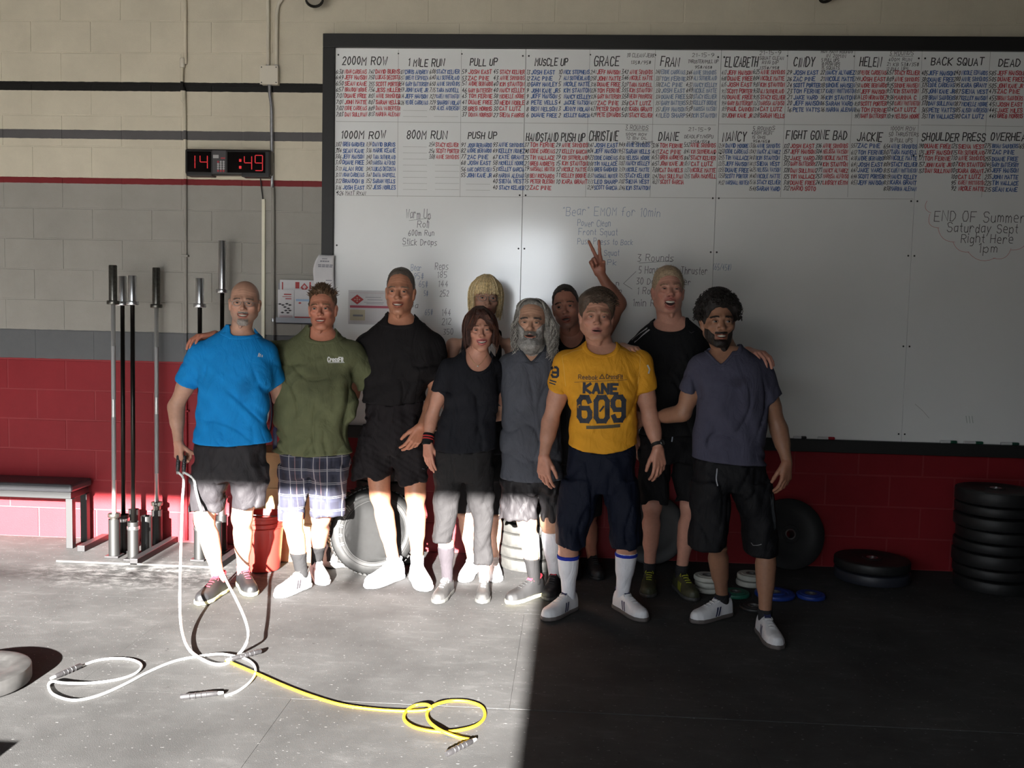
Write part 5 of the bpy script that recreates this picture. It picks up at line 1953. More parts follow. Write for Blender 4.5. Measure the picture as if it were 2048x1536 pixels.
    n = len(bv) + len(hw)
    for s in 'LR':
        hd = sp['hands'].get(s)
        if not hd:
            continue
        vv, q = hand_mesh(J['wr' + s], J['el' + s], hd['d'], hd['n'], hd['thumb'], hd['pose'], hd.get('s', 1.0), .0268 * arm)
        allv.append(vv)
        allq.append(q + n)
        allc.append(np.tile(skin * np.array([1.02, .93, .92]), (len(vv), 1)))
        n += len(vv)
    AV, AQ, AC = np.concatenate(allv), np.concatenate(allq), np.concatenate(allc)
    me = mesh_from('person', AV, AQ, origin=base)
    set_tint(me, AC)
    P = obj('person', me, ms, None, base)
    tag(P, sp['label'], 'person', 'people posing in a row')

    # ---- eyes and teeth
    for sx in (-1, 1):
        vv, ff = [], []
        nu, nv = 18, 12
        for j in range(nv + 1):
            th = math.pi * j / nv
            for i in range(nu):
                ph = 2 * math.pi * i / nu
                vv.append((math.sin(th) * math.cos(ph), -math.cos(th), math.sin(th) * math.sin(ph)))
        ff = [(j * nu + i, j * nu + (i + 1) % nu, (j + 1) * nu + (i + 1) % nu, (j + 1) * nu + i) for j in range(nv) for i in range(nu)]
        vv = np.array(vv)
        g = np.array(hp.get('gaze', (0, 0)))
        dirv = V(g[0], -1, g[1])
        dirv /= np.linalg.norm(dirv)
        cs = vv @ dirv
        col = np.where(cs[:, None] > .955, np.array([.01, .008, .008]), np.where(cs[:, None] > .86, np.array(hp.get('iris', (.07, .05, .04))), np.array([.52, .48, .45])))
        ev = fr_h(vv * .0128 + V(sx * .031, -.0775, -.0005))
        em = mesh_from('eye', ev, ff, origin=base)
        set_tint(em, col)
        obj('eye', em, M_EYE, P)
    if (hp.get('smile', 0) > .4 or hp.get('open', 0) > 0) and hp.get('teeth', True):
        op = hp.get('open', 0)
        gap = .0035 + .009 * op
        tm = MB()
        N = 12
        cwid = .0185 + .004 * hp.get('smile', 0)
        rows = [(hp.get('teeth_top', .003), 0), (-.0045 - gap * .35 * (1 if op < .6 else .3), .0006)]
        vv = []
        for (dz, dyy) in rows:
            for i in range(N + 1):
                t = -1 + 2 * i / N
                vv.append((cwid * t, -.0905 + .011 * t * t + dyy, -.066 + dz + .006 * hp.get('smile', 0) * t * t))
        tm.add(fr_h(np.array(vv)), [(i, N + 1 + i, N + 2 + i, i + 1) for i in range(N)])
        to_ = tm.build('teeth', M_TEETH, P, base, smooth=True)
        sm_ = to_.modifiers.new('thick', 'SOLIDIFY')
        sm_.thickness = .004

    ctx = dict(G=G, FT=FT, P=P, base=base, J=J, hf=hf, fr_h=fr_h, to_h=to_h, hs=hs, hp=hp, R=R, hc=hc, arms=arms, legs=legs, tks=tks, tk=tk, Y0=Y0, sp=sp)
    hair_for(ctx)
    garments(ctx)
    return ctx


# ---------------------------------------------------------------- hair
def hair_shell(ctx, name, material, line, thick, noise_s=60, noise_a=.003, low=-.08, extra=None, seed=1, h=.0042, tops=None, inner=.004, bottom=None):
    """hair grown off the skull above the hair line. line: z of the edge as (y list, z list)"""
    hf, fr_h = ctx['hf'], ctx['fr_h']
    w = ctx['hp'].get('wide', 1.0)

    def fn(X, Y, Z):
        sk = ell(X, Y, Z, (0, .018, .036), (.0755 * w, .097, .088))
        sk = smin(sk, ell(X, Y, Z, (0, .03, -.02), (.066 * w, .07, .07)), .02)
        sk = np.minimum(sk, hf(X, Y, Z, True) + .002)
        t = thick(X, Y, Z) if callable(thick) else f32(thick)
        nz = hash_noise(X, Y, Z, noise_s, seed) * f32(noise_a) + hash_noise(X, Y, Z, noise_s * 2.3, seed + 5) * f32(noise_a * .5)
        zc = np.interp(Y, line[0], line[1]).astype(f32)
        rec = ctx['hp'].get('recede', .010)
        zc = zc + f32(rec) * np.exp(-((np.abs(X) - f32(.042)) / f32(.018)) ** 2) * (Y < -.03) + hash_noise(X, Y, Z, 140, seed + 9) * f32(.003) * (Y < -.03)
        edge = (zc - Z) * f32(.7)
        t = t * np.clip((Z - zc) / f32(.030), .22, 1)
        d = smax(sk - t - nz, edge + nz * .6, .006)
        if extra is not None:
            d = smin(d, extra(X, Y, Z) - nz, .014)
        d = np.maximum(d, -(sk + f32(inner)))
        return d
    v, q = polygonize(fn, (-.15, -.14, -.26 if extra is not None else -.12), (.15, .16, .17), h)
    me = mesh_from(name, fr_h(v), q, origin=ctx['base'])
    return obj(name, me, material, ctx['P'])


def beard_shell(ctx, name, material, zone, thick=.004, noise_a=.0022, noise_s=180, seed=3, h=.0034):
    hf, fr_h = ctx['hf'], ctx['fr_h']

    def fn(X, Y, Z):
        d = hf(X, Y, Z)
        z_ = zone(np.abs(X), Y, Z)            # >0 inside the beard, metres from its edge
        nz = hash_noise(X, Y, Z, noise_s, seed) * f32(noise_a)
        t = np.clip(z_ / .010, 0, 1) * f32(thick) if not callable(thick) else np.clip(z_ / .012, 0, 1) * thick(X, Y, Z)
        return np.maximum(d - t - nz * np.clip(z_ / .006, 0, 1), -z_)
    v, q = polygonize(fn, (-.10, -.15, -.20), (.10, .05, .0), h)
    me = mesh_from(name, fr_h(v), q, origin=ctx['base'])
    return obj(name, me, material, ctx['P'])


def hair_mat(name, c, c2=None):
    return mat('hair_' + name, c, .55, noise=.35, nscale=120, bump=.5, bscale=320, spec=.35)


def hair_for(ctx):
    sp = ctx['sp']
    if 'hair_fn' in sp:
        sp['hair_fn'](ctx)


def scalp_strands(ctx, n, gen, seed=0):
    """gen(rng, i) -> list of head-space points"""
    r = np.random.default_rng(seed)
    out = []
    for i in range(n):
        pts = gen(r, i)
        if pts is not None:
            out.append(ctx['fr_h'](np.array(pts)))
    return out


# ---------------------------------------------------------------- clothes
def prep_garments(sp, J, Y0, tks):
    G = {}
    nbw = J['neck']
    sh = sp.get('shirt')
    if sh:
        cf = at(sh['collar'][0], sh['collar'][1], Y0 - .11)
        cut = sh.get('cut', 'crew')
        cw = sh.get('neck_w', .075)
        zb = nbw[2] + sh.get('back', .030)
        hem = [at(x, y, Y0) for x, y in sh['hem']]
        hx_, hz_ = np.array([q[0] for q in hem]), np.array([q[2] for q in hem])
        slv = {}
        for s in 'LR':
            if sh.get('sleeves', True) and s in sh['sleeve_end']:
                a = J['sh' + s]
                dirv = J['el' + s] - a
                ln = np.linalg.norm(dirv)
                dirv = dirv / ln
                slv[s] = (a, a + dirv * ln * sh['sleeve_end'][s], dirv)
        rs0, rs1 = sh.get('sleeve_r', (.070, .068))
        amp = sh.get('amp', .006) * 1.35
        seed = sh.get('seed', 1)

        def neckcut(X, Y, Z):
            yf, yb = cf[1], nbw[1] + .06
            t = np.clip((Y - f32(yf)) / f32(yb - yf), -.3, 1.3)
            rad = f32(cw) - np.sqrt((X - f32(nbw[0] * .6 + cf[0] * .4)) ** 2 + ((Y - f32(nbw[1] - .012)) * f32(.80)) ** 2)
            zc = nbw[2] + .012
            plane = smin(Z - (f32(zc - .004) + t * f32(zb - zc + .004)), rad, .01)
            if cut in ('scoop', 'crew'):
                hh = zc + .02 - cf[2]
                e_ = np.sqrt(((X - f32(cf[0])) / f32(cw)) ** 2 + ((Z - f32(zc + .02)) / f32(hh)) ** 2) - 1
                front = -e_ * f32(min(cw, hh))
                front = np.where(Z > f32(zc + .02), f32(cw) - np.abs(X - f32(cf[0])), front)
            else:
                hh = zc + .03 - cf[2]
                tt = np.clip((Z - f32(cf[2])) / f32(hh), 0, 1.15)
                front = f32(cw) * tt ** f32(.72) - np.abs(X - f32(cf[0])) - f32(.004)
                front = np.where(Z < f32(cf[2]), -(f32(cf[2]) - Z) - np.abs(X - f32(cf[0])) * .3, front)
            front = np.minimum(front, f32(nbw[1] + .0) - Y)
            return np.maximum(plane, front)

        def fn(X, Y, Z, raw=False):
            hz = np.interp(X[:, :1, :1], hx_, hz_).astype(f32)
            D = loft(X, Y, Z, tks, 0.0, 2.35) - f32(.006) * np.clip(1 - (Z - hz) / f32(.10), 0, 1)
            for s, (a, e_, dv) in slv.items():
                sl = rc(X, Y, Z, a + V(0, 0, -.010), e_ + dv * .03, rs0, rs1)
                pl = (X - f32(e_[0])) * f32(dv[0]) + (Y - f32(e_[1])) * f32(dv[1]) + (Z - f32(e_[2])) * f32(dv[2])
                sl = smax(sl, pl, .004)
                D = smin(D, sl, sh.get('blend', .024))
            if sh.get('straps'):
                D = sh['straps'](X, Y, Z, D, nbw, J)
            fo = folds(X, Y, Z, seed, amp, sh.get('k', 30.0), sh.get('tilt', .35)) + folds(X, Y, Z, seed + 50, amp * .42, sh.get('k', 30.0) * 2.3, sh.get('tilt', .35) + .3)
            fall = np.clip((f32(nbw[2] - .03) - Z) / f32(.15), .12, 1)
            D = D - (fo - creases(X, Y, Z, seed + 7, amp * 1.6, 15.0, .9)) * fall
            D = smax(D, hz - Z, .004)
            if raw:
                return D
            return smax(D, neckcut(X, Y, Z), .003)
        G.update(shirt=fn, neckcut=neckcut, slv=slv, hz=hz_, cf=cf, cw=cw, zb=zb)
    so_ = sp.get('shorts')
    if so_:
        pkk = limb_keys(so_['pelvis'], Y0, 1.0)
        pk = smooth_keys(pkk, sm=2.0)
        lk = {s: limb_keys(so_[s], Y0, .86) for s in 'LR'}
        lks = {s: smooth_keys(lk[s], sm=1.8) for s in 'LR'}
        amp2, seed2 = so_.get('amp', .007) * 1.25, so_.get('seed', 4)

        def fs(X, Y, Z):
            D = loft(X, Y, Z, pk, -.007, 2.3)
            Lg = np.minimum(loft(X, Y, Z, lks['L'], 0, 2.3), loft(X, Y, Z, lks['R'], 0, 2.3))
            D = smin(D, Lg, .022)
            low = np.clip((f32(pk[0][-1]) - Z) / f32(.10), .1, 1)
            D = D - (folds(X, Y, Z, seed2, amp2, so_.get('k', 34.0), so_.get('tilt', .25)) + folds(X, Y, Z, seed2 + 40, amp2 * .4, so_.get('k', 34.0) * 2.2, .7) - creases(X, Y, Z, seed2 + 3, amp2 * 1.1, 17.0, .5)) * low
            if sh:
                hz = np.interp(X[:, :1, :1], hx_, hz_).astype(f32)
                D = np.where(Z > hz, np.maximum(D, fn(X, Y, Z, True) + f32(.006)), D)
            return D
        G.update(shorts=fs, keys=[pkk, lk['L'], lk['R']], zhem=max(min(k[0] for k in lk['L']), min(k[0] for k in lk['R'])), ztop=pk[0][-1],
                 zhemL=min(k[0] for k in lk['L']), zhemR=min(k[0] for k in lk['R']))
    return G


def garments(ctx):
    sp, P, base, J, Y0, G = ctx['sp'], ctx['P'], ctx['base'], ctx['J'], ctx['Y0'], ctx['G']
    sh = sp.get('shirt')
    nbw = J['neck']
    if sh:
        fn, neckcut, slv, hz_, cf, cw, zb = [G[k] for k in ('shirt', 'neckcut', 'slv', 'hz', 'cf', 'cw', 'zb')]
        lo, hi = key_bounds(ctx['tk'], .05)
        for s, (a, e_, dv) in slv.items():
            lo = np.minimum(lo, np.minimum(a, e_) - .10)
            hi = np.maximum(hi, np.maximum(a, e_) + .10)
        lo[2] = hz_.min() - .02
        v, q = polygonize(fn, lo, hi, sh.get('h', .0078))
        me = mesh_from('shirt', v, q, origin=base)
        so = obj(sh.get('name', 'shirt'), me, sh['mat'], P)
        ctx['shirt'] = so
        ctx['shirt_bvh'] = BVHTree.FromPolygons([tuple(p) for p in v], [tuple(int(i) for i in f) for f in q])
        if sh.get('rib', True):
            def rib(X, Y, Z):
                return np.maximum(fn(X, Y, Z, True) - f32(.0030), np.abs(neckcut(X, Y, Z) + f32(.008)) - f32(.0085))
            l2, h2 = V(cf[0] - .14, cf[1] - .05, cf[2] - .04), V(cf[0] + .14, nbw[1] + .15, zb + .05)
            v2, q2 = polygonize(rib, l2, h2, .0048)
            if len(q2):
                obj('collar', mesh_from('collar', v2, q2, origin=base), sh.get('rib_mat', sh['mat']), P)
    so_ = sp.get('shorts')
    if so_:
        los, his = zip(*[key_bounds(k_, .03) for k_ in G['keys']])
        v, q = polygonize(G['shorts'], np.min(los, 0), np.max(his, 0), so_.get('h', .0084))
        o = obj(so_.get('name', 'shorts'), mesh_from('shorts', v, q, origin=base), so_['mat'], P)
        ctx['shorts'] = o
        ctx['shorts_bvh'] = BVHTree.FromPolygons([tuple(p) for p in v], [tuple(int(i) for i in f) for f in q])
    for sk in sp.get('socks', ()):
        s, top_y, bot_z, m_, nm_ = sk[:5]
        kn, an = J['kn' + s], J['an' + s]
        zt = at(1000, top_y, an[1])[2] if top_y > 5 else top_y
        zt += 0.0225 * (an[0] - at(1000, 1000, an[1])[0]) if top_y > 5 else 0.0
        leg = sp.get('leg', 1.0)
        zt_b = bot_z if bot_z > 0 else zt + bot_z
        gk = sk[5] if len(sk) > 5 else .004
        A_ = an

        def fk(X, Y, Z, s=s, zt=zt, zt_b=zt_b, gk=gk):
            return np.maximum(ctx['legs'](X, Y, Z, gk), np.maximum(Z - f32(zt), f32(zt_b) - Z))
        tt = np.clip((zt - an[2]) / (kn[2] - an[2] + 1e-6), 0, 1)
        up_ = an + (kn - an) * tt
        lo = np.minimum(an, up_) - .085
        hi = np.maximum(an, up_) + .085
        lo[2], hi[2] = zt_b - .02, zt + .02
        other = J['an' + ('R' if s == 'L' else 'L')]
        v, q = polygonize(fk, lo, hi, .0065)
        if len(q):
            dA = np.hypot(v[:, 0] - np.interp(v[:, 2], [an[2], kn[2]], [an[0], kn[0]]), 0)
            keep = (dA < .075)[q].all(1)
            obj(nm_, mesh_from(nm_, v, q[keep], origin=base), m_, P)
    for sd in sp.get('shoes', ()):
        kw = dict(sd)
        s = kw.pop('side')
        shoe(P, base, *ctx['FT'][s], **kw)



# ================================================================ the ten people
M_BLACKRUB = mat('shoe_black', (.008, .008, .009), .6)
M_SHOEWHITE = mat('shoe_white', (.62, .62, .64), .5, noise=.05)
M_SHOEGREY = mat('shoe_grey', (.045, .044, .043), .6, noise=.15, nscale=60)
M_SOLEGUM = mat('sole_gum', (.42, .36, .22), .6)
M_SOLEYEL = mat('sole_pale_yellow', (.58, .54, .30), .6)
M_LACEW = mat('lace_white', (.55, .55, .55), .8)
M_LACEK = mat('lace_black', (.02, .02, .02), .8)
M_NAVYTRIM = mat('trim_navy', (.02, .025, .075), .6)
M_REDTRIM = mat('trim_red', (.45, .03, .05), .6)
M_YELTRIM = mat('trim_yellow_green', (.32, .34, .02), .6)
M_SOCKG, M_SOCKW = cloth('sock_grey', (.016, .0155, .016)), cloth('sock_white', (.66, .66, .70))
M_SOCKK, M_SOCKB = cloth('sock_black', (.02, .02, .022)), cloth('sock_blue', (.015, .03, .30))
M_WIRE = mat('spectacle_wire', (.25, .24, .23), .3, .9)
M_LENSG = mat('spectacle_lens', (.9, .9, .92), .05)
b_ = M_LENSG.node_tree.nodes['Principled BSDF']
b_.inputs['Transmission Weight'].default_value = 1.0
b_.inputs['IOR'].default_value = 1.02


def glasses(ctx, rw=.0235, rh=.0165):
    P, base, fr = ctx['P'], ctx['base'], ctx['fr_h']
    e = empty('glasses', (0, 0, 0))
    e.parent = P
    w = ctx['hp'].get('wide', 1)
    for sx in (-1, 1):
        ring = [(sx * (.032 + rw * math.cos(t) * (1 if abs(math.cos(t)) < .8 else .97)), -.105 + .004 * abs(math.cos(t)), -.003 + rh * math.sin(t)) for t in np.linspace(0, 2 * math.pi, 24, endpoint=False)]
        MB().tube(fr(np.array(ring)), .0015, 6, closed=True).build('rim', M_WIRE, e, base, smooth=True)
        MB().tube(fr(np.array([(sx * .056, -.1035, .003), (sx * .074 * w, -.085, .005), (sx * .084 * w, -.02, .003), (sx * .084 * w, .02, -.002)])), .0012, 6).build('temple', M_WIRE, e, base, smooth=True)
    MB().tube(fr(np.array([(-.009, -.1065, .003), (0, -.1105, .006), (.009, -.1065, .003)])), .0012, 6).build('bridge', M_WIRE, e, base, smooth=True)


def eyebrows(ctx, m_, n=46, th=.0009, arch=.003, bush=1.0):
    """small tufts along each brow"""
    hf = ctx['hf']
    r = np.random.default_rng(5)
    sts = []
    for sx in (-1, 1):
        for i in range(n):
            t = r.uniform(0, 1)
            x = .013 + .036 * t
            z = .0220 + arch * .7 * math.sin(t * 3.1) - .0045 * t * t + r.normal() * .0013 * bush
            ys = np.linspace(-.115, -.03, 60).astype(f32)
            d = hf(np.full((60, 1, 1), x * sx, f32), ys.reshape(60, 1, 1), np.full((60, 1, 1), z, f32)).ravel()
            k = int(np.argmax(d < 0))
            y = ys[k] - .0008
            sts.append(ctx['fr_h'](np.array([(sx * x, y + .0015, z - .0015), (sx * (x + .004), y - .0006, z + .001), (sx * (x + .009), y + .0012, z + .0012)])))
    strand_mesh(sts, r0=th, r1=th * .5).build('eyebrows', m_, ctx['P'], ctx['base'])['kind'] = 'stuff'


# ---- hair styles
def short_tufts(ctx, m_, n=480, ln=.012, cap=(.079, .100, .092), lift=.35, sweep=(0.2, .6, .2), hair_z=lambda y: -.02 + (.105 if y < -.05 else 0), seed=3, r0=.0018):
    def gen(r, i):
        th, ph = r.uniform(0, 6.28), r.uniform(0, 1.9)
        d = V(math.sin(ph) * math.cos(th), math.sin(ph) * math.sin(th), math.cos(ph))
        p = V(0, .018, .036) + d * V(*cap)
        if p[2] < hair_z(p[1]):
            return None
        q = d * lift + V(*sweep) + r.normal(size=3) * .25
        q = q / np.linalg.norm(q) * ln * r.uniform(.7, 1.3)
        return [p - d * .002, p + q * .5 + d * .002, p + q]
    strand_mesh(scalp_strands(ctx, n, gen, seed), r0=r0, r1=.0005).build('hair_tufts', m_, ctx['P'], ctx['base'])['kind'] = 'stuff'


def hair_p1(ctx):
    m_ = hair_mat('grey_cropped', (.13, .115, .10))
    glasses(ctx, .0225, .0145)
    zone = lambda ax, y, z: np.minimum(np.minimum(.030 - ax, np.maximum(-.086 - z, np.minimum(.0275 - ax, np.minimum(-.046 - z, z + .0585)))), -.052 - y)
    beard_shell(ctx, 'goatee', hair_mat('grey_goatee', (.24, .21, .185)), zone, .0034, .0012, 260)
    eyebrows(ctx, hair_mat('brow_dark', (.09, .06, .045)))


def hair_p2(ctx):
    m_ = hair_mat('short_brown', (.105, .058, .030))
    hair_shell(ctx, 'hair', m_, ([-.12, -.085, -.06, -.03, .0, .05, .12], [.106, .090, .074, .032, -.005, -.035, -.055]),
               lambda X, Y, Z: f32(.005) + f32(.010) * np.clip((Z - .05) / .07, 0, 1), 95, .0040, seed=4)
    def gen(r, i):
        th, ph = r.uniform(0, 6.28), r.uniform(0, 1.15)
        d = V(math.sin(ph) * math.cos(th), math.sin(ph) * math.sin(th), math.cos(ph))
        p = V(0, .018, .036) + d * V(.078, .099, .094)
        if p[1] < -.07 and p[2] < .085:
            return None
        q = d * .017 + V(r.normal() * .010, -.008 + r.normal() * .008, .006)
        return [p, p + q * .5, p + q * r.uniform(.7, 1.15)]
    strand_mesh(scalp_strands(ctx, 420, gen, 2), r0=.0026, r1=.0006).build('hair_tufts', m_, ctx['P'], ctx['base'])['kind'] = 'stuff'
    eyebrows(ctx, hair_mat('brow_brown', (.13, .075, .04)))


def hair_p3(ctx):
    m_ = hair_mat('grey_brown_short', (.085, .068, .055))
    hair_shell(ctx, 'hair', m_, ([-.12, -.085, -.06, -.03, .0, .05, .12], [.128, .114, .094, .042, .0, -.03, -.06]),
               lambda X, Y, Z: f32(.0035) + f32(.006) * np.clip((Z - .06) / .06, 0, 1), 160, .0012, seed=7)
    short_tufts(ctx, m_, 1000, .012, (.0775 * ctx['hp']['wide'], .0985, .0925), .05, (.15, .9, .1), r0=.0012, hair_z=lambda y: np.interp(y, [-.09, -.07, -.04, 0, .05], [.128, .114, .07, .01, -.03]))
    eyebrows(ctx, hair_mat('brow_grey', (.16, .12, .09)))


def hair_p4(ctx):
    m_ = hair_mat('auburn_bob', (.040, .014, .009))
    def extra(X, Y, Z):
        AX = np.abs(X)
        side = rc(AX, Y, Z, (.074, .012, .045), (.078, .008, -.068), .021, .015)
        back = ell(X, Y, Z, (0, .055, -.03), (.075, .055, .085))
        d = smin(side, back, .03)
        # swept fringe
        fr = rc(X, Y, Z, (-.012, -.078, .098), (.062, -.072, .040), .016, .012)
        fr = smin(fr, rc(X, Y, Z, (-.015, -.076, .098), (-.066, -.058, .030), .015, .010), .012)
        return smin(d, fr, .02)
    hair_shell(ctx, 'hair', m_, ([-.12, -.085, -.05, -.02, .03, .12], [.092, .075, .045, -.01, -.05, -.07]), .016, 60, .003, extra=extra, seed=9)
    def gen(r, i):
        sx = r.choice([-1, 1])
        if i % 3 == 0:
            x0 = r.uniform(-.03, .02)
            p0 = V(x0, -.075 + r.uniform(0, .03), .113 + r.uniform(0, .006))
            tx = r.uniform(.035, .078) * (1 if r.uniform() < .62 else -1)
            return smooth_path([p0, V(x0 * .5 + tx * .45, -.093, .083), V(tx, -.080 + abs(tx) * .25, .030 - r.uniform(0, .02)), V(tx * 1.1, -.062 + abs(tx) * .2, .0)], 3)
        th = r.uniform(-.9, 1.6)
        c_, s_ = math.cos(th), math.sin(th)
        rad = r.uniform(1.0, 1.12)
        return smooth_path([V(sx * .02 * c_, .02 * s_ + .01, .137), V(sx * .075 * c_ * rad, .018 + .085 * s_ * rad, .085), V(sx * .094 * c_ * rad, .02 + .092 * s_ * rad, .0), V(sx * .090 * c_ + sx * r.normal() * .006, .015 + .08 * s_, -.085 + r.normal() * .012)], 3)
    for sd_, nn_, mm_ in ((3, 200, m_), (23, 110, hair_mat('auburn_light', (.10, .036, .020)))):
        strand_mesh(scalp_strands(ctx, nn_, gen, sd_), r0=.0030, r1=.0008).build('hair_locks', mm_, ctx['P'], ctx['base'])['kind'] = 'stuff'
    eyebrows(ctx, hair_mat('brow_auburn', (.09, .04, .025)), 36)


def hair_p5(ctx):
    m_ = hair_mat('blonde', (.60, .46, .24))
    def extra(X, Y, Z):
        AX = np.abs(X)
        side = rc(AX, Y, Z, (.072, .006, .05), (.076, .002, -.085), .022, .016)
        back = ell(X, Y, Z, (0, .055, -.03), (.075, .055, .09))
        fr = rc(AX, Y, Z, (.004, -.086, .080), (.058, -.066, .030), .014, .012)
        return smin(smin(side, back, .03), fr, .015)
    hair_shell(ctx, 'hair', m_, ([-.12, -.085, -.05, -.02, .03, .12], [.070, .055, .035, -.01, -.05, -.07]), .017, 60, .003, extra=extra, seed=11)
    def gen(r, i):
        sx = r.choice([-1, 1])
        if i % 3 == 0:
            x0 = r.uniform(-.06, .06)
            return smooth_path([V(x0 * .3, -.05, .134), V(x0 * .8, -.098 + abs(x0) * .3, .085), V(x0 * 1.05, -.104 + abs(x0) * .5, .026 + r.normal() * .006)], 3)
        th = r.uniform(-.75, 1.6)
        c_, s_ = math.cos(th), math.sin(th)
        rad = r.uniform(1.0, 1.1)
        return smooth_path([V(sx * .015 * c_, .02 * s_, .138), V(sx * .078 * c_ * rad, .018 + .088 * s_ * rad, .085), V(sx * .095 * c_ * rad, .015 + .09 * s_ * rad, .0), V(sx * .088 * c_ + sx * r.normal() * .005, .012 + .08 * s_, -.10 + r.normal() * .012)], 3)
    for sd_, nn_, mm_ in ((5, 200, m_), (25, 130, hair_mat('blonde_light', (.75, .62, .38))), (35, 80, hair_mat('blonde_dark', (.36, .25, .11)))):
        strand_mesh(scalp_strands(ctx, nn_, gen, sd_), r0=.0030, r1=.0008).build('hair_locks', mm_, ctx['P'], ctx['base'])['kind'] = 'stuff'
    glasses(ctx, .024, .0165)
    eyebrows(ctx, hair_mat('brow_fair', (.22, .14, .08)), 30)


def hair_p6(ctx):
    m_ = hair_mat('long_grey', (.22, .205, .185))
    m2 = hair_mat('beard_grey', (.27, .26, .245))
    def extra(X, Y, Z):
        # fuller on the image-right side, hanging past the collar
        r_ = rc(X, Y, Z, (.066, .014, .055), (.098, .012, -.05), .030, .036)
        r_ = smin(r_, rc(X, Y, Z, (.098, .012, -.05), (.108, .022, -.145), .038, .022), .03)
        l_ = rc(X, Y, Z, (-.070, .025, .055), (-.080, .028, -.05), .022, .018)
        l_ = smin(l_, rc(X, Y, Z, (-.080, .028, -.05), (-.082, .03, -.125), .018, .010), .03)
        b_ = ell(X, Y, Z, (.01, .065, -.05), (.085, .05, .115))
        return smin(smin(r_, l_, .02), b_, .03)
    hair_shell(ctx, 'hair', m_, ([-.12, -.085, -.06, -.03, .0, .05, .12], [.130, .116, .096, .050, -.01, -.05, -.08]), .007, 75, .004, extra=extra, seed=13)
    def gen(r, i):
        right = r.uniform() < .68
        th = r.uniform(-.55, 1.5)
        c_, s_ = math.cos(th), math.sin(th)
        sx = 1 if right else -1
        out = .128 if right else .094
        low = (-.16 if right else -.13) + r.normal() * .02
        wv = r.uniform(.008, .020)
        ph = r.uniform(0, 6.28)
        p = [V(sx * .015 * c_ + .005, -.02 + .03 * s_, .126), V(sx * .048 * c_, .0 + .062 * s_, .118), V(sx * .079 * c_, .008 + .088 * s_, .085), V(sx * (out - .024) * c_, .012 + .095 * s_, .03)]
        for k in range(4):
            t = (k + 1) / 4
            p.append(V(sx * (out - .01 * (k == 3)) * c_ + sx * r.uniform(-.012, .010), .015 + .09 * s_ + r.normal() * .006, .03 + (low - .03) * t))
        q = smooth_path(p, 4)
        n = len(q)
        return [w + V(math.sin(ph + j * .75) * wv * j / n, math.cos(ph + j * .75) * wv * j / n, 0) for j, w in enumerate(q)]
    for sd_, nn_, mm_ in ((7, 260, m_), (27, 200, hair_mat('grey_light_lock', (.42, .40, .36))), (37, 120, hair_mat('grey_dark_lock', (.10, .09, .08)))):
        strand_mesh(scalp_strands(ctx, nn_, gen, sd_), r0=.0034, r1=.0010).build('hair_locks', mm_, ctx['P'], ctx['base'])['kind'] = 'stuff'
    def zone(ax, y, z):
        cheek = np.minimum(-.036 - z + (ax - .03) * .9, .072 - ax)
        mous = np.minimum(np.minimum(.034 - ax, -.044 - z), z + .0605)
        chin_ = -.078 - z
        return np.minimum(np.maximum(np.maximum(np.where(ax > .031, cheek, -1), mous), chin_), .02 - y)
    beard_shell(ctx, 'beard', m2, zone, lambda X, Y, Z: f32(.009) + f32(.020) * np.clip((-.085 - Z) / .03, 0, 1), .0030, 150)
    def gb(r, i):
        x = r.uniform(-.062, .062)
        y = -.088 + (abs(x) / .062) ** 2 * .070
        z = -.085 + (abs(x) / .062) ** 2 * .04
        return [V(x, y, z), V(x * 1.02, y - .010, z - .02), V(x * .95 + r.normal() * .003, y - .004, z - .040 - r.uniform(0, .012))]
    strand_mesh(scalp_strands(ctx, 240, gb, 8), r0=.0022, r1=.0006).build('beard_strands', m2, ctx['P'], ctx['base'])['kind'] = 'stuff'
    def gm(r, i):
        sx = r.choice([-1, 1])
        x = r.uniform(.002, .026)
        y = -.108 + (x / .03) ** 2 * .018
        return [V(sx * x, y, -.047), V(sx * (x + .004), y - .002, -.055), V(sx * (x + .009), y + .004, -.064 - x * .25)]
    strand_mesh(scalp_strands(ctx, 110, gm, 9), r0=.0020, r1=.0006).build('moustache', hair_mat('moustache_grey', (.13, .115, .10)), ctx['P'], ctx['base'])['kind'] = 'stuff'
    eyebrows(ctx, hair_mat('brow_darkgrey', (.06, .05, .045)), 60, .0012, .002, 1.3)


def hair_p7(ctx):
    m_ = hair_mat('black_cropped', (.022, .016, .013))
    hair_shell(ctx, 'hair', m_, ([-.12, -.085, -.06, -.03, .0, .05, .12], [.108, .094, .078, .030, -.005, -.03, -.06]), .005, 150, .0016, seed=15)
    short_tufts(ctx, m_, 420, .006, r0=.0011, lift=.1, sweep=(.1, .8, .1), cap=(.0775 * ctx['hp']['wide'], .100, .091), hair_z=lambda y: np.interp(y, [-.09, -.07, -.04, 0, .05], [.112, .10, .06, .01, -.03]))
    eyebrows(ctx, hair_mat('brow_black', (.03, .02, .015)))


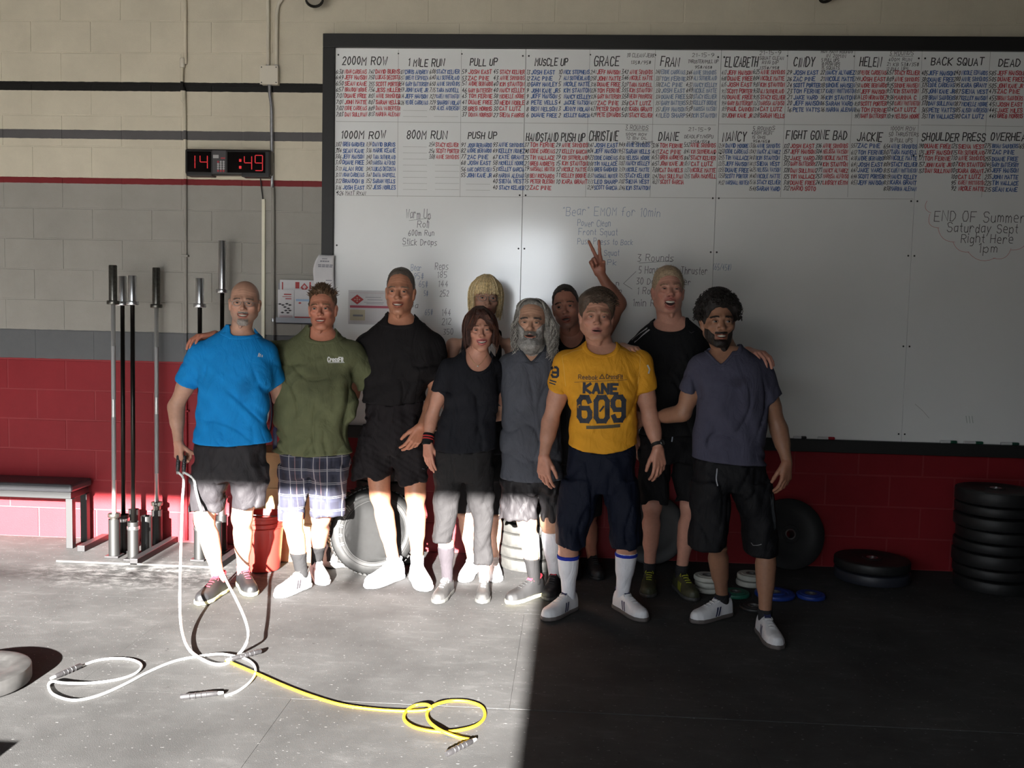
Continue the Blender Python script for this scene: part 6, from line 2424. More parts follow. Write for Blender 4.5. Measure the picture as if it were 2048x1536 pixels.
def hair_p8(ctx):
    m_ = hair_mat('full_brown', (.075, .050, .034))
    hair_shell(ctx, 'hair', m_, ([-.12, -.09, -.07, -.045, -.02, .03, .12], [.100, .086, .070, .020, -.012, -.03, -.06]),
               lambda X, Y, Z: f32(.010) + f32(.014) * np.clip((Z - .03) / .06, 0, 1), 85, .0032, seed=17)
    def gen(r, i):
        th, ph = r.uniform(0, 6.28), r.uniform(0, 1.45)
        d = V(math.sin(ph) * math.cos(th), math.sin(ph) * math.sin(th), math.cos(ph))
        p = V(0, .016, .042) + d * V(.090, .108, .100)
        if p[1] < -.055 and p[2] < .062:
            return None
        return [p, p + d * .004 + V(.010, -.008, .004), p + d * .001 + V(.024, -.012, -.002)]
    strand_mesh(scalp_strands(ctx, 420, gen, 4), r0=.0024, r1=.0006).build('hair_tufts', m_, ctx['P'], ctx['base'])['kind'] = 'stuff'
    eyebrows(ctx, hair_mat('brow_fair', (.22, .14, .08)))


def hair_p9(ctx):
    m_ = hair_mat('sandy_white', (.34, .25, .16))
    hair_shell(ctx, 'hair', m_, ([-.12, -.088, -.07, -.045, -.01, .05, .12], [.104, .088, .070, .030, -.012, -.035, -.06]),
               lambda X, Y, Z: f32(.005) + f32(.013) * np.clip((Z - .06) / .06, 0, 1), 160, .0012, seed=19)
    short_tufts(ctx, m_, 1100, .018, (.079, .101, .097), .12, (.35, .7, .1), r0=.0012, hair_z=lambda y: np.interp(y, [-.09, -.07, -.04, 0, .05], [.108, .095, .055, .01, -.03]))
    eyebrows(ctx, hair_mat('brow_fair', (.22, .14, .08)), 30)


def hair_p10(ctx):
    m_ = hair_mat('black_curls', (.012, .009, .008))
    hair_shell(ctx, 'hair', m_, ([-.12, -.088, -.07, -.05, -.025, .03, .12], [.092, .075, .060, .015, -.012, -.035, -.07]),
               lambda X, Y, Z: f32(.014) + f32(.020) * np.clip((Z + .0) / .06, 0, 1), 90, .0050, seed=21)
    def gen(r, i):
        th, ph = r.uniform(0, 6.28), r.uniform(0, 1.75)
        d = V(math.sin(ph) * math.cos(th), math.sin(ph) * math.sin(th), math.cos(ph))
        p = V(0, .018, .036) + d * V(.105, .120, .118)
        if p[1] < -.055 and p[2] < .078 and abs(p[0]) < .075:
            return None
        u = np.cross(d, V(.3, .2, .9))
        u /= np.linalg.norm(u)
        w_ = np.cross(d, u)
        r0 = r.uniform(.006, .011)
        a0 = r.uniform(0, 6.28)
        return [p + d * (.004 * t - .006) + r0 * (math.cos(a0 + 1.5 * t) * u + math.sin(a0 + 1.5 * t) * w_) for t in np.linspace(0, 5, 13)]
    strand_mesh(scalp_strands(ctx, 460, gen, 6), r0=.0032, r1=.0012).build('hair_curls', m_, ctx['P'], ctx['base'])['kind'] = 'stuff'
    def zone(ax, y, z):
        cheek = np.minimum(-.062 - z + (ax - .03) * .9, .068 - ax)
        mous = np.minimum(np.minimum(.031 - ax, -.0465 - z), z + .0595)
        return np.minimum(np.maximum(np.maximum(np.where(ax > .031, cheek, -1), mous), np.where(ax < .031, -.084 - z, -1)), -.004 - y)
    beard_shell(ctx, 'beard', hair_mat('black_beard', (.014, .010, .009)), zone, .0036, .0014, 260)
    eyebrows(ctx, hair_mat('brow_jet', (.012, .009, .008)), 70, .0013, .002, 1.3)


HEAD_DEF = dict(lid=.0033)
FWD = lambda x=0, y=-.15, z=-1: (x, y, z)
SP = []

SP.append(dict(
    name='blue', Y=-1.106, label='bald man in a bright blue t-shirt holding a white jump rope',
    skin=(0.430, 0.237, 0.163), arm=1.02, leg=1.02,
    joints=dict(neck=(478, 676, .015), shL=(404, 704), elL=(352, 812, .02), wrL=(357, 884, -.05), shR=(530, 704, .03), elR=(560, 798, .17), wrR=(640, 795, .36),
                hipL=(425, 905), hipR=(498, 905), knL=(408, 1040, .0), knR=(484, 1036, .03)),
    feet=dict(L=((396, 1212), -8, .285), R=((505, 1194), 32, .285)),
    head=dict(eye=(486, 606), size=.236, rot=(14, 2, 2), dy=-.05, smile=.9, open=.15, age=.9, flush=.6, stubble=.30, stubble_c=(.26, .22, .19), brow=(.11, .08, .06), brow_k=.4, lid=.0027,
              scalp=.5, scalp_fn=lambda x, y, z: np.clip((.075 - z) / .02, 0, 1) * np.clip((y + .035) / .02, 0, 1), hair_c=(.16, .14, .12), iris=(.08, .06, .05), nose=1.05, wide=1.02, jaw=1.05),
    torso=[(650, 456, 501, .055), (668, 436, 516, .072), (680, 410, 532, .09), (702, 392, 543, .112), (735, 397, 545, .126), (770, 399, 546, .130), (810, 398, 540, .126), (850, 395, 536, .122), (890, 390, 536, .124), (930, 392, 532, .12)],
    shirt=dict(mat=cloth('blue_tee', (.006, .195, .50), .8), collar=(479, 672), hem=[(385, 884), (470, 888), (540, 884)], sleeve_end=dict(L=.60, R=.62), sleeve_r=(.074, .070), amp=.0045, seed=3, k=26, tilt=.6, neck_w=.066),
    shorts=dict(mat=cloth('charcoal_shorts', (.022, .020, .022), .6), pelvis=[(872, 394, 533, .125), (900, 389, 535, .128), (940, 387, 534, .125), (962, 388, 533, .11)],
                L=[(930, 388, 462), (975, 384, 458), (1021, 383, 450)], R=[(930, 458, 534), (975, 460, 533), (1014, 466, 531)], seed=5),
    socks=[('L', .125, .03, cloth('sock_pink', (.50, .16, .16)), 'sock'), ('R', .125, .03, cloth('sock_pink', (.5, .16, .16)), 'sock')],
    shoes=[dict(side='L', upper_m=M_BLACKRUB, sole_m=M_SOLEYEL, lace_m=M_REDTRIM, lining_m=M_REDTRIM), dict(side='R', upper_m=M_BLACKRUB, sole_m=M_SOLEYEL, lace_m=M_REDTRIM, lining_m=M_REDTRIM)],
    hands=dict(L=dict(d=(.08, -.12, -1), n=(.55, .75, 0), thumb=1, pose=GRIP), R=dict(d=(.9, .1, 0), n=(0, -1, 0), thumb=1, pose=FLAT)),
    hair_fn=hair_p1))

SP.append(dict(
    name='green', Y=-.888, label='man with brown hair in an olive green t-shirt and plaid shorts',
    skin=(0.447, 0.185, 0.116), arm=1.02, leg=.98,
    joints=dict(neck=(640, 684, .015), shL=(566, 704, .02), elL=(490, 712, .13), wrL=(430, 670, -.165), shR=(702, 704, .03), elR=(742, 770, .14), wrR=(800, 760, .28),
                hipL=(590, 915), hipR=(660, 915), knL=(586, 1048, -.06), knR=(642, 1035, .02)),
    feet=dict(L=((552, 1197), -24, .275), R=((650, 1172), 28, .275)),
    head=dict(eye=(640, 617), size=.240, rot=(6, 3, -2), dy=-.05, smile=.8, open=.05, age=.7, flush=.8, brow=(.16, .09, .05), brow_k=.5, lid=.0027, iris=(.12, .13, .12), jaw=.98, wide=.95),
    torso=[(650, 616, 664, .055), (672, 596, 682, .075), (682, 572, 702, .092), (704, 556, 718, .116), (740, 553, 710, .130), (790, 552, 707, .135), (850, 551, 706, .138), (910, 549, 704, .142), (930, 556, 698, .125), (960, 556, 696, .115)],
    shirt=dict(mat=cloth('olive_tee', (.105, .112, .058), .85), collar=(640, 683), hem=[(548, 903), (625, 908), (706, 905)], sleeve_end=dict(L=.72, R=.92), sleeve_r=(.078, .080), amp=.0085, seed=8, k=24, tilt=.35, neck_w=.07),
    shorts=dict(mat=None, pelvis=[(890, 553, 699, .125), (930, 556, 697, .128), (955, 557, 696, .11)], L=[(930, 558, 628), (985, 558, 617), (1040, 558, 611)], R=[(930, 620, 696), (985, 620, 694), (1030, 619, 691)], seed=9),
    socks=[('L', 1112, .04, M_SOCKG, 'sock'), ('R', 1092, .04, M_SOCKG, 'sock')],
    shoes=[dict(side=s, upper_m=M_SHOEWHITE, sole_m=M_SHOEWHITE, lace_m=M_LACEW, accent_m=mat('shoe_dark_patch', (.06, .05, .06), .6), accent=2, lining_m=M_SHOEGREY) for s in 'LR'],
    hands=dict(L=dict(d=(-.78, -.60, -.05), n=(.05, .0, -1), thumb=-1, pose=DRAPE), R=dict(d=(.9, .2, 0), n=(0, -1, 0), thumb=1, pose=FLAT)),
    hair_fn=hair_p2))

SP.append(dict(
    name='tall', Y=-.762, label='tall man in a plain black t-shirt and long black shorts',
    skin=(0.430, 0.194, 0.116), arm=1.04, leg=1.08,
    joints=dict(neck=(800, 655, .015), shL=(738, 690, .02), elL=(704, 790, .14), wrL=(650, 770, .25), shR=(864, 690, .02), elR=(872, 788, .03), wrR=(844, 852, -.20),
                hipL=(752, 850), hipR=(826, 850), knL=(760, 990, -.02), knR=(831, 990, -.02)),
    feet=dict(L=((733, 1178), -30, .31), R=((853, 1184), 22, .31)),
    head=dict(eye=(796, 583), size=.262, rot=(3, 2, 1), dy=-.05, smile=.8, open=.08, age=1.0, flush=.5, brow=(.18, .13, .09), brow_k=.35, lid=.0027, iris=(.12, .12, .12), wide=.93, jaw=1.06, nose=1.1),
    torso=[(622, 778, 822, .056), (642, 762, 842, .078), (656, 742, 862, .098), (680, 722, 880, .120), (715, 722, 880, .135), (750, 728, 866, .14), (790, 726, 853, .142), (815, 727, 850, .138), (850, 730, 850, .13), (900, 735, 846, .12)],
    shirt=dict(mat=cloth('black_tee', (.012, .0105, .011), .85), collar=(798, 651), hem=[(715, 801), (790, 808), (860, 800)], sleeve_end=dict(L=.55, R=.60), sleeve_r=(.080, .075), amp=.008, seed=12, k=24, tilt=.7, neck_w=.075, blouse=None),
    shorts=dict(mat=cloth('black_shorts', (.014, .0115, .0125), .8), pelvis=[(795, 733, 849, .128), (830, 729, 851, .135), (880, 720, 853, .135), (905, 716, 855, .12)],
                L=[(870, 718, 792, .115), (910, 711, 790, .115), (953, 705, 786, .11)], R=[(870, 784, 856, .115), (910, 785, 858, .115), (964, 787, 858, .11)], amp=.010, seed=14, k=40, tilt=.1),
    socks=[('L', 1118, .04, M_SOCKW, 'sock'), ('R', 1112, .04, M_SOCKW, 'sock')],
    shoes=[dict(side=s, upper_m=M_SHOEWHITE, sole_m=M_SHOEWHITE, lace_m=M_LACEW, width=1.08) for s in 'LR'],
    hands=dict(L=dict(d=(-.9, .1, 0), n=(0, -1, 0), thumb=-1, pose=FLAT), R=dict(d=(-.42, -.2, -.9), n=(-.5, .85, .1), thumb=-1, pose=RELAX, s=1.05)),
    hair_fn=hair_p3))

SP.append(dict(
    name='woman', Y=-.981, label='smiling woman with auburn bob in a black t-shirt and rolled leggings',
    skin=(0.473, 0.232, 0.159), arm=.84, leg=.86,
    joints=dict(neck=(952, 722, .015), shL=(898, 732, .01), elL=(864, 832, .03), wrL=(855, 884, -.03), shR=(984, 732, .03), elR=(1008, 800, .14), wrR=(1060, 800, .24),
                hipL=(902, 905), hipR=(956, 905), knL=(890, 1045, -.02), knR=(965, 1050, -.02)),
    feet=dict(L=((872, 1209), -10, .255), R=((964, 1209), 2, .255)),
    head=dict(eye=(963, 660), size=.232, rot=(9, 2, -3), dy=-.05, smile=1.0, open=.15, flush=.5, apple=False, age=.4, brow=(.12, .06, .04), brow_k=.4, lid=.0025, iris=(.08, .06, .05), wide=.92, jaw=.86, nose=.9, neck_r=.044, lips=(.46, .13, .12)),
    torso=[(692, 934, 975, .045), (708, 920, 984, .062), (718, 904, 988, .075), (738, 893, 993, .095), (765, 896, 995, .118), (800, 890, 996, .112), (840, 880, 994, .112), (870, 872, 992, .115), (905, 866, 991, .118), (935, 866, 989, .112)],
    shirt=dict(mat=cloth('black_scoop_tee', (.011, .0115, .015), .8), collar=(955, 744), cut='scoop', neck_w=.072, hem=[(860, 896), (925, 903), (1000, 896)], sleeve_end=dict(L=.55, R=.62), sleeve_r=(.056, .055), amp=.005, seed=17, k=26, tilt=.7),
    shorts=dict(name='leggings', mat=cloth('charcoal_leggings', (.0175, .0165, .017), .75), pelvis=[(885, 868, 990, .118), (915, 866, 990, .122), (945, 867, 989, .115), (965, 868, 988, .09)],
                L=[(930, 867, 931), (980, 866, 922), (1040, 867, 912), (1085, 864, 906)], R=[(930, 925, 989), (980, 932, 988), (1040, 943, 986), (1090, 948, 985), (1128, 947, 984)], amp=.004, seed=18, k=40, tilt=.8),
    socks=[('L', 1092, .06, cloth('lavender_grey_cuff', (.036, .031, .035)), 'sock'), ('R', 1125, .06, cloth('skin_tone_sock', (.40, .26, .22)), 'sock')],
    shoes=[dict(side=s, upper_m=M_SHOEGREY, sole_m=mat('sole_dirty_white', (.06, .06, .056), .7), lace_m=M_LACEW, lining_m=mat('pale_lining', (.12, .10, .10), .8)) for s in 'LR'],
    hands=dict(L=dict(d=(.10, -.22, -.97), n=(.55, .75, -.1), thumb=1, pose=OPENH, s=.92), R=dict(d=(.9, .2, 0), n=(0, -1, 0), thumb=1, pose=FLAT)),
    hair_fn=hair_p4))

SP.append(dict(
    name='blonde', Y=-.544, label='blonde woman with glasses in a black tank top, standing at the back',
    skin=(0.464, 0.258, 0.181), arm=.88, leg=.92,
    joints=dict(neck=(965, 664, .015), shL=(906, 690, .01), elL=(888, 770, .05), wrL=(900, 850, .04), shR=(1022, 690, .01), elR=(1040, 775, .05), wrR=(1030, 850, .04),
                hipL=(932, 880), hipR=(990, 880), knL=(930, 1022, -.01), knR=(987, 1022, -.01)),
    feet=dict(L=((926, 1166), -8, .27), R=((992, 1166), 8, .27)),
    head=dict(eye=(975, 596), size=.250, rot=(11, 2, 1), dy=-.04, smile=.2, apple=False, flush=.3, brow=(.25, .16, .1), brow_k=.3, lid=.0030, iris=(.12, .14, .15), wide=.92, jaw=.88, nose=.95, neck_r=.046, lips=(.42, .13, .12)),
    torso=[(642, 948, 982, .045), (660, 930, 1000, .062), (672, 912, 1018, .078), (700, 900, 1030, .10), (740, 908, 1022, .115), (790, 914, 1014, .105), (840, 908, 1018, .108), (900, 900, 1022, .118), (930, 904, 1018, .11)],
    shirt=dict(name='tank_top', mat=cloth('black_tank', (.014, .014, .016), .8), collar=(966, 735), cut='scoop', neck_w=.10, rib=False, sleeves=False, sleeve_end={}, hem=[(890, 905), (1030, 905)], amp=.003, seed=21,
               straps=lambda X, Y, Z, D, nb, J: np.where(Z > f32(J['shL'][2] - .13), np.maximum(D, np.abs(np.abs(X - f32(nb[0])) - f32(.098)) - f32(.016)), np.where(Z > f32(J['shL'][2] - .20), np.maximum(D, np.abs(X - f32(nb[0])) - f32(.150)), D))),
    shorts=dict(mat=cloth('black_capri', (.009, .009, .010), .75), pelvis=[(880, 902, 1020, .118), (930, 900, 1022, .12), (960, 902, 1020, .10)], L=[(930, 903, 964), (990, 908, 952), (1028, 912, 947)], R=[(930, 958, 1019), (990, 970, 1012), (1033, 972, 1006)], amp=.003, seed=22),
    socks=[('L', 1130, .05, M_SOCKW, 'sock'), ('R', 1130, .05, M_SOCKW, 'sock')],
    shoes=[dict(side=s, upper_m=M_SHOEWHITE, sole_m=M_SHOEWHITE, lace_m=M_LACEW) for s in 'LR'],
    hands=dict(L=dict(d=(0, -.1, -1), n=(1, .2, 0), thumb=1, pose=RELAX, s=.92), R=dict(d=(0, -.1, -1), n=(-1, .2, 0), thumb=-1, pose=RELAX, s=.92)),
    hair_fn=hair_p5))

SP.append(dict(
    name='old', Y=-.912, label='bearded man with long wavy grey hair in a charcoal t-shirt',
    skin=(0.456, 0.258, 0.172), arm=.98, leg=.98,
    joints=dict(neck=(1066, 702, .015), shL=(1018, 728, .02), elL=(1002, 826, .17), wrL=(905, 846, .10), shR=(1112, 728, .05), elR=(1165, 772, .10), wrR=(1244, 694, -.20),
                hipL=(1030, 940), hipR=(1095, 940), knL=(1054, 1045, -.02), knR=(1100, 1045, .02)),
    feet=dict(L=((1014, 1209), -40, .285), R=((1096, 1203), -8, .285)),
    head=dict(eye=(1061, 645), size=.252, rot=(-2, 1, 1), dy=-.07, smile=.35, open=.15, teeth=False, age=1.0, flush=.5, brow=(.10, .085, .075), brow_k=.6, lid=.0028, iris=(.09, .08, .07), nose=1.1),
    torso=[(682, 1044, 1090, .055), (700, 1030, 1104, .075), (712, 1014, 1114, .092), (732, 1003, 1120, .112), (770, 1002, 1118, .125), (820, 1004, 1120, .130), (880, 1004, 1124, .134), (958, 1001, 1124, .132), (985, 1003, 1118, .12)],
    shirt=dict(mat=cloth('charcoal_tee', (.078, .082, .098), .85), collar=(1062, 724), cut='v', neck_w=.075, hem=[(995, 954), (1062, 958), (1130, 958)], sleeve_end=dict(L=.74, R=.75), sleeve_r=(.068, .068), amp=.006, seed=26, k=24, tilt=.35, rib_mat=cloth('charcoal_rib', (.045, .048, .058))),
    shorts=dict(mat=cloth('grey_shorts', (.024, .022, .0235), .5, nscale=30), pelvis=[(940, 1001, 1122, .125), (965, 1000, 1122, .125), (985, 1000, 1120, .105)], L=[(960, 1000, 1068), (1000, 1000, 1076), (1036, 1001, 1078)], R=[(960, 1062, 1122), (1000, 1080, 1124), (1043, 1083, 1122)], amp=.009, seed=27, k=50),
    socks=[('L', 1114, .05, M_SOCKG, 'sock'), ('R', 1054, .05, M_SOCKW, 'knee_sock')],
    shoes=[dict(side='L', upper_m=mat('shoe_charcoal', (.018, .0175, .018), .6), sole_m=M_SOLEYEL, lace_m=M_LACEK, lining_m=M_REDTRIM), dict(side='R', upper_m=M_BLACKRUB, sole_m=M_SHOEGREY, lace_m=M_LACEK, lining_m=M_REDTRIM)],
    hands=dict(L=dict(d=(-.75, -.6, .05), n=(.55, -.8, 0), thumb=-1, pose=DRAPE), R=dict(d=(.62, -.78, -.05), n=(.15, -.1, -1), thumb=1, pose=DRAPE)),
    hair_fn=hair_p6))

SP.append(dict(
    name='arm', Y=-.477, label='dark-haired man in a black tank top raising two fingers at the back',
    skin=(0.344, 0.150, 0.099), arm=1.05, leg=1.0,
    joints=dict(neck=(1142, 672, .0), shL=(1092, 702, .03), elL=(1078, 790, .06), wrL=(1085, 870, .03), shR=(1192, 688, .0), elR=(1238, 608, -.06), wrR=(1201, 548, -.10),
                hipL=(1115, 900), hipR=(1170, 900), knL=(1125, 1030), knR=(1175, 1030)),
    feet=dict(L=((1145, 1162), -4, .285), R=((1198, 1162), 10, .285)),
    head=dict(eye=(1129, 613), size=.258, rot=(-5, 3, -9), dy=-.10, smile=.1, open=.45, teeth=False, flush=.2, brow=(.06, .04, .03), brow_k=.5, lid=.0033, iris=(.03, .02, .015), stubble=.55, stubble_c=(.10, .06, .05), wide=.92, jaw=.93),
    torso=[(650, 1120, 1160, .055), (668, 1104, 1178, .075), (680, 1092, 1190, .092), (702, 1085, 1198, .112), (740, 1088, 1196, .125), (800, 1092, 1190, .12), (860, 1092, 1190, .118), (920, 1090, 1192, .12), (950, 1092, 1190, .11)],
    shirt=dict(name='tank_top', mat=cloth('black_vest', (.013, .013, .014), .8), collar=(1142, 696), cut='scoop', neck_w=.075, rib=False, sleeves=False, sleeve_end={}, hem=[(1080, 925), (1200, 925)], amp=.003, seed=31),
    shorts=dict(mat=cloth('black_gym_shorts', (.009, .009, .010), .75), pelvis=[(900, 1088, 1194, .12), (940, 1088, 1194, .12), (960, 1090, 1192, .10)], L=[(930, 1090, 1144), (990, 1094, 1148), (1030, 1096, 1148)], R=[(930, 1140, 1194), (990, 1148, 1202), (1030, 1150, 1204)], amp=.004, seed=32),
    socks=[('L', 1120, .05, M_SOCKK, 'sock'), ('R', 1120, .05, M_SOCKK, 'sock')],
    shoes=[dict(side=s, upper_m=M_BLACKRUB, sole_m=M_BLACKRUB, lace_m=M_LACEK) for s in 'LR'],
    hands=dict(L=dict(d=(0, -.1, -1), n=(1, .2, 0), thumb=1, pose=RELAX), R=dict(d=(-.36, -.16, .92), n=(.10, -.98, 0), thumb=1, pose=VSIGN, s=1.08)),
    hair_fn=hair_p7))

SP.append(dict(
    name='kane', Y=-1.18, label='man in a yellow 609 t-shirt and navy shorts at the front',
    skin=(0.430, 0.219, 0.150), arm=1.06, leg=1.02,
    joints=dict(neck=(1202, 700, .015), shL=(1134, 724, .0), elL=(1101, 842, .03), wrL=(1088, 912, -.05), shR=(1278, 724, .0), elR=(1301, 838, .03), wrR=(1316, 896, -.05),
                hipL=(1168, 905), hipR=(1240, 905), knL=(1136, 1078, -.03), knR=(1256, 1076, -.03)),
    feet=dict(L=((1088, 1243), -34, .285), R=((1291, 1245), 30, .285)),
    head=dict(eye=(1195, 633), size=.256, rot=(1, 1, 1), dy=-.05, smile=.0, open=.02, teeth=False, age=1.5, flush=.7, brow=(.28, .19, .13), brow_k=.3, lid=.0017, iris=(.10, .10, .10), wide=1.02, jaw=1.20, nose=1.05, lips=(.40, .16, .13), neck_r=.060),
    torso=[(680, 1178, 1226, .060), (698, 1152, 1256, .082), (706, 1134, 1276, .098), (726, 1122, 1288, .122), (760, 1128, 1284, .140), (795, 1132, 1276, .138), (830, 1134, 1273, .134), (865, 1136, 1272, .135), (895, 1138, 1270, .135), (930, 1136, 1272, .125)],
    shirt=dict(mat=cloth('yellow_tee', (.62, .29, .022), .75), collar=(1203, 710), hem=[(1130, 886), (1165, 897), (1205, 902), (1245, 896), (1280, 883)], sleeve_end=dict(L=.50, R=.49), sleeve_r=(.076, .070), amp=.004, seed=34, k=24, tilt=.5, neck_w=.078),
    shorts=dict(mat=cloth('navy_shorts', (.0045, .0065, .0155), .7), pelvis=[(882, 1136, 1272, .132), (920, 1132, 1275, .138), (960, 1126, 1277, .135), (985, 1122, 1278, .115)],
                L=[(955, 1122, 1208, .125), (1020, 1114, 1190, .12), (1060, 1109, 1178, .12), (1089, 1108, 1172, .118)], R=[(955, 1196, 1279, .125), (1020, 1212, 1281, .12), (1060, 1218, 1283, .12), (1091, 1221, 1283, .118)], amp=.007, seed=36, k=34, tilt=.15),
    socks=[('L', 1104, .05, M_SOCKW, 'knee_sock'), ('R', 1093, .05, M_SOCKW, 'knee_sock'), ('L', 1104, -.024, M_SOCKB, 'sock_band', .0058), ('R', 1093, -.024, M_SOCKB, 'sock_band', .0058)],
    shoes=[dict(side=s, upper_m=M_SHOEWHITE, sole_m=mat('sole_dark', (.10, .085, .08), .7), lace_m=M_LACEW, accent_m=M_NAVYTRIM, accent=2, lining_m=M_NAVYTRIM, width=1.05) for s in 'LR'],
    hands=dict(L=dict(d=(.02, -.20, -.97), n=(.45, .85, -.1), thumb=1, pose=RELAX, s=1.03), R=dict(d=(.10, -.20, -.97), n=(-.45, .85, -.1), thumb=-1, pose=RELAX, s=1.03)),
    hair_fn=hair_p8))

SP.append(dict(
    name='laugh', Y=-.743, label='laughing sandy-haired man in a black t-shirt with a silver shoulder tab',
    skin=(0.482, 0.245, 0.181), arm=1.05, leg=1.0,
    joints=dict(neck=(1343, 662, .015), shL=(1276, 700, .02), elL=(1262, 800, .03), wrL=(1268, 870, .02), shR=(1408, 700, .03), elR=(1455, 770, -.20), wrR=(1494, 703, -.52),
                hipL=(1312, 870), hipR=(1378, 870), knL=(1304, 1012, -.02), knR=(1380, 1012, -.02)),
    feet=dict(L=((1296, 1197), -6, .295), R=((1390, 1204), 14, .295)),
    head=dict(eye=(1341, 578), size=.262, rot=(2, 9, 0), dy=-.05, smile=.95, open=1.6, age=1.0, flush=.9, brow=(.30, .20, .14), brow_k=.3, lid=.0018, iris=(.1, .1, .1), wide=1.0, jaw=1.02, nose=1.0, neck_r=.062),
    torso=[(628, 1322, 1366, .060), (648, 1298, 1390, .082), (658, 1282, 1405, .098), (684, 1262, 1420, .122), (720, 1268, 1416, .138), (770, 1276, 1408, .135), (820, 1280, 1405, .132), (870, 1282, 1404, .13), (910, 1284, 1402, .12)],
    shirt=dict(mat=cloth('black_sport_tee', (.008, .008, .009), .7), collar=(1340, 664), hem=[(1260, 868), (1420, 868)], sleeve_end=dict(L=.60, R=.66), sleeve_r=(.076, .072), amp=.004, seed=39, neck_w=.088),
    shorts=dict(mat=cloth('black_long_shorts', (.008, .008, .009), .75), pelvis=[(855, 1280, 1404, .13), (900, 1277, 1406, .132), (925, 1276, 1406, .115)], L=[(890, 1277, 1346), (950, 1276, 1340), (1005, 1276, 1334)], R=[(890, 1338, 1406), (950, 1344, 1408), (1005, 1350, 1410)], amp=.006, seed=40),
    socks=[('L', 1118, .05, M_SOCKK, 'sock'), ('R', 1122, .05, M_SOCKK, 'sock')],
    shoes=[dict(side=s, upper_m=mat('shoe_dark_olive', (.035, .037, .018), .6), sole_m=M_SHOEGREY, lace_m=M_YELTRIM, accent_m=M_YELTRIM, accent=3, lining_m=M_BLACKRUB) for s in 'LR'],
    hands=dict(L=dict(d=(.05, -.1, -1), n=(.8, .5, 0), thumb=1, pose=RELAX), R=dict(d=(.62, -.78, -.05), n=(.15, -.1, -1), thumb=1, pose=DRAPE)),
    hair_fn=hair_p9))

SP.append(dict(
    name='slate', Y=-1.326, label='dark curly-haired bearded man in a slate grey t-shirt, rightmost person',
    skin=(0.288, 0.146, 0.090), arm=1.02, leg=.98,
    joints=dict(neck=(1452, 706, .015), shL=(1402, 732, .02), elL=(1366, 826, .06), wrL=(1296, 838, .26), shR=(1517, 736, .02), elR=(1557, 856, .03), wrR=(1574, 924, -.05),
                hipL=(1422, 925), hipR=(1495, 925), knL=(1434, 1085, -.04), knR=(1533, 1090, -.06)),
    feet=dict(L=((1384, 1247), -52, .285), R=((1557, 1301), 6, .285)),
    head=dict(eye=(1444, 643), size=.252, rot=(3, 1, -1), dy=-.05, smile=.4, open=.3, flush=.2, brow=(.02, .015, .012), brow_k=.9, lid=.0033, iris=(.03, .02, .015), stubble=.35, stubble_c=(.07, .045, .035), nose=1.1, wide=.98),
    torso=[(688, 1428, 1478, .058), (706, 1410, 1506, .08), (716, 1398, 1522, .095), (738, 1388, 1536, .118), (775, 1388, 1536, .130), (820, 1392, 1532, .128), (870, 1390, 1532, .13), (925, 1385, 1536, .132), (960, 1390, 1532, .12)],
    shirt=dict(mat=cloth('slate_tee', (.058, .058, .088), .85), collar=(1443, 729), cut='v', neck_w=.082, hem=[(1380, 914), (1455, 922), (1540, 929)], sleeve_end=dict(L=.56, R=.50), sleeve_r=(.070, .072), blend=.04, amp=.006, seed=44, k=26, tilt=.45),
    shorts=dict(mat=cloth('black_basket_shorts', (.008, .008, .0095), .65), pelvis=[(905, 1387, 1534, .13), (950, 1384, 1538, .135), (985, 1381, 1542, .118)],
                L=[(960, 1381, 1466, .125), (1030, 1378, 1456, .122), (1094, 1375, 1452, .12)], R=[(960, 1456, 1543, .125), (1030, 1476, 1551, .122), (1105, 1490, 1556, .12)], amp=.006, seed=45, k=30, tilt=.15),
    socks=[('L', .135, .06, M_SOCKK, 'sock'), ('R', .135, .06, M_SOCKK, 'sock')],
    shoes=[dict(side=s, upper_m=M_SHOEWHITE, sole_m=mat('sole_dark', (.10, .085, .08), .7), lace_m=M_LACEW, accent_m=M_NAVYTRIM, accent=2, lining_m=M_NAVYTRIM, width=1.05) for s in 'LR'],
    hands=dict(L=dict(d=(-.85, .35, 0), n=(0, -1, 0), thumb=-1, pose=FLAT), R=dict(d=(-.08, -.22, -.97), n=(-.6, .75, -.1), thumb=-1, pose=RELAX)),
    hair_fn=hair_p10))


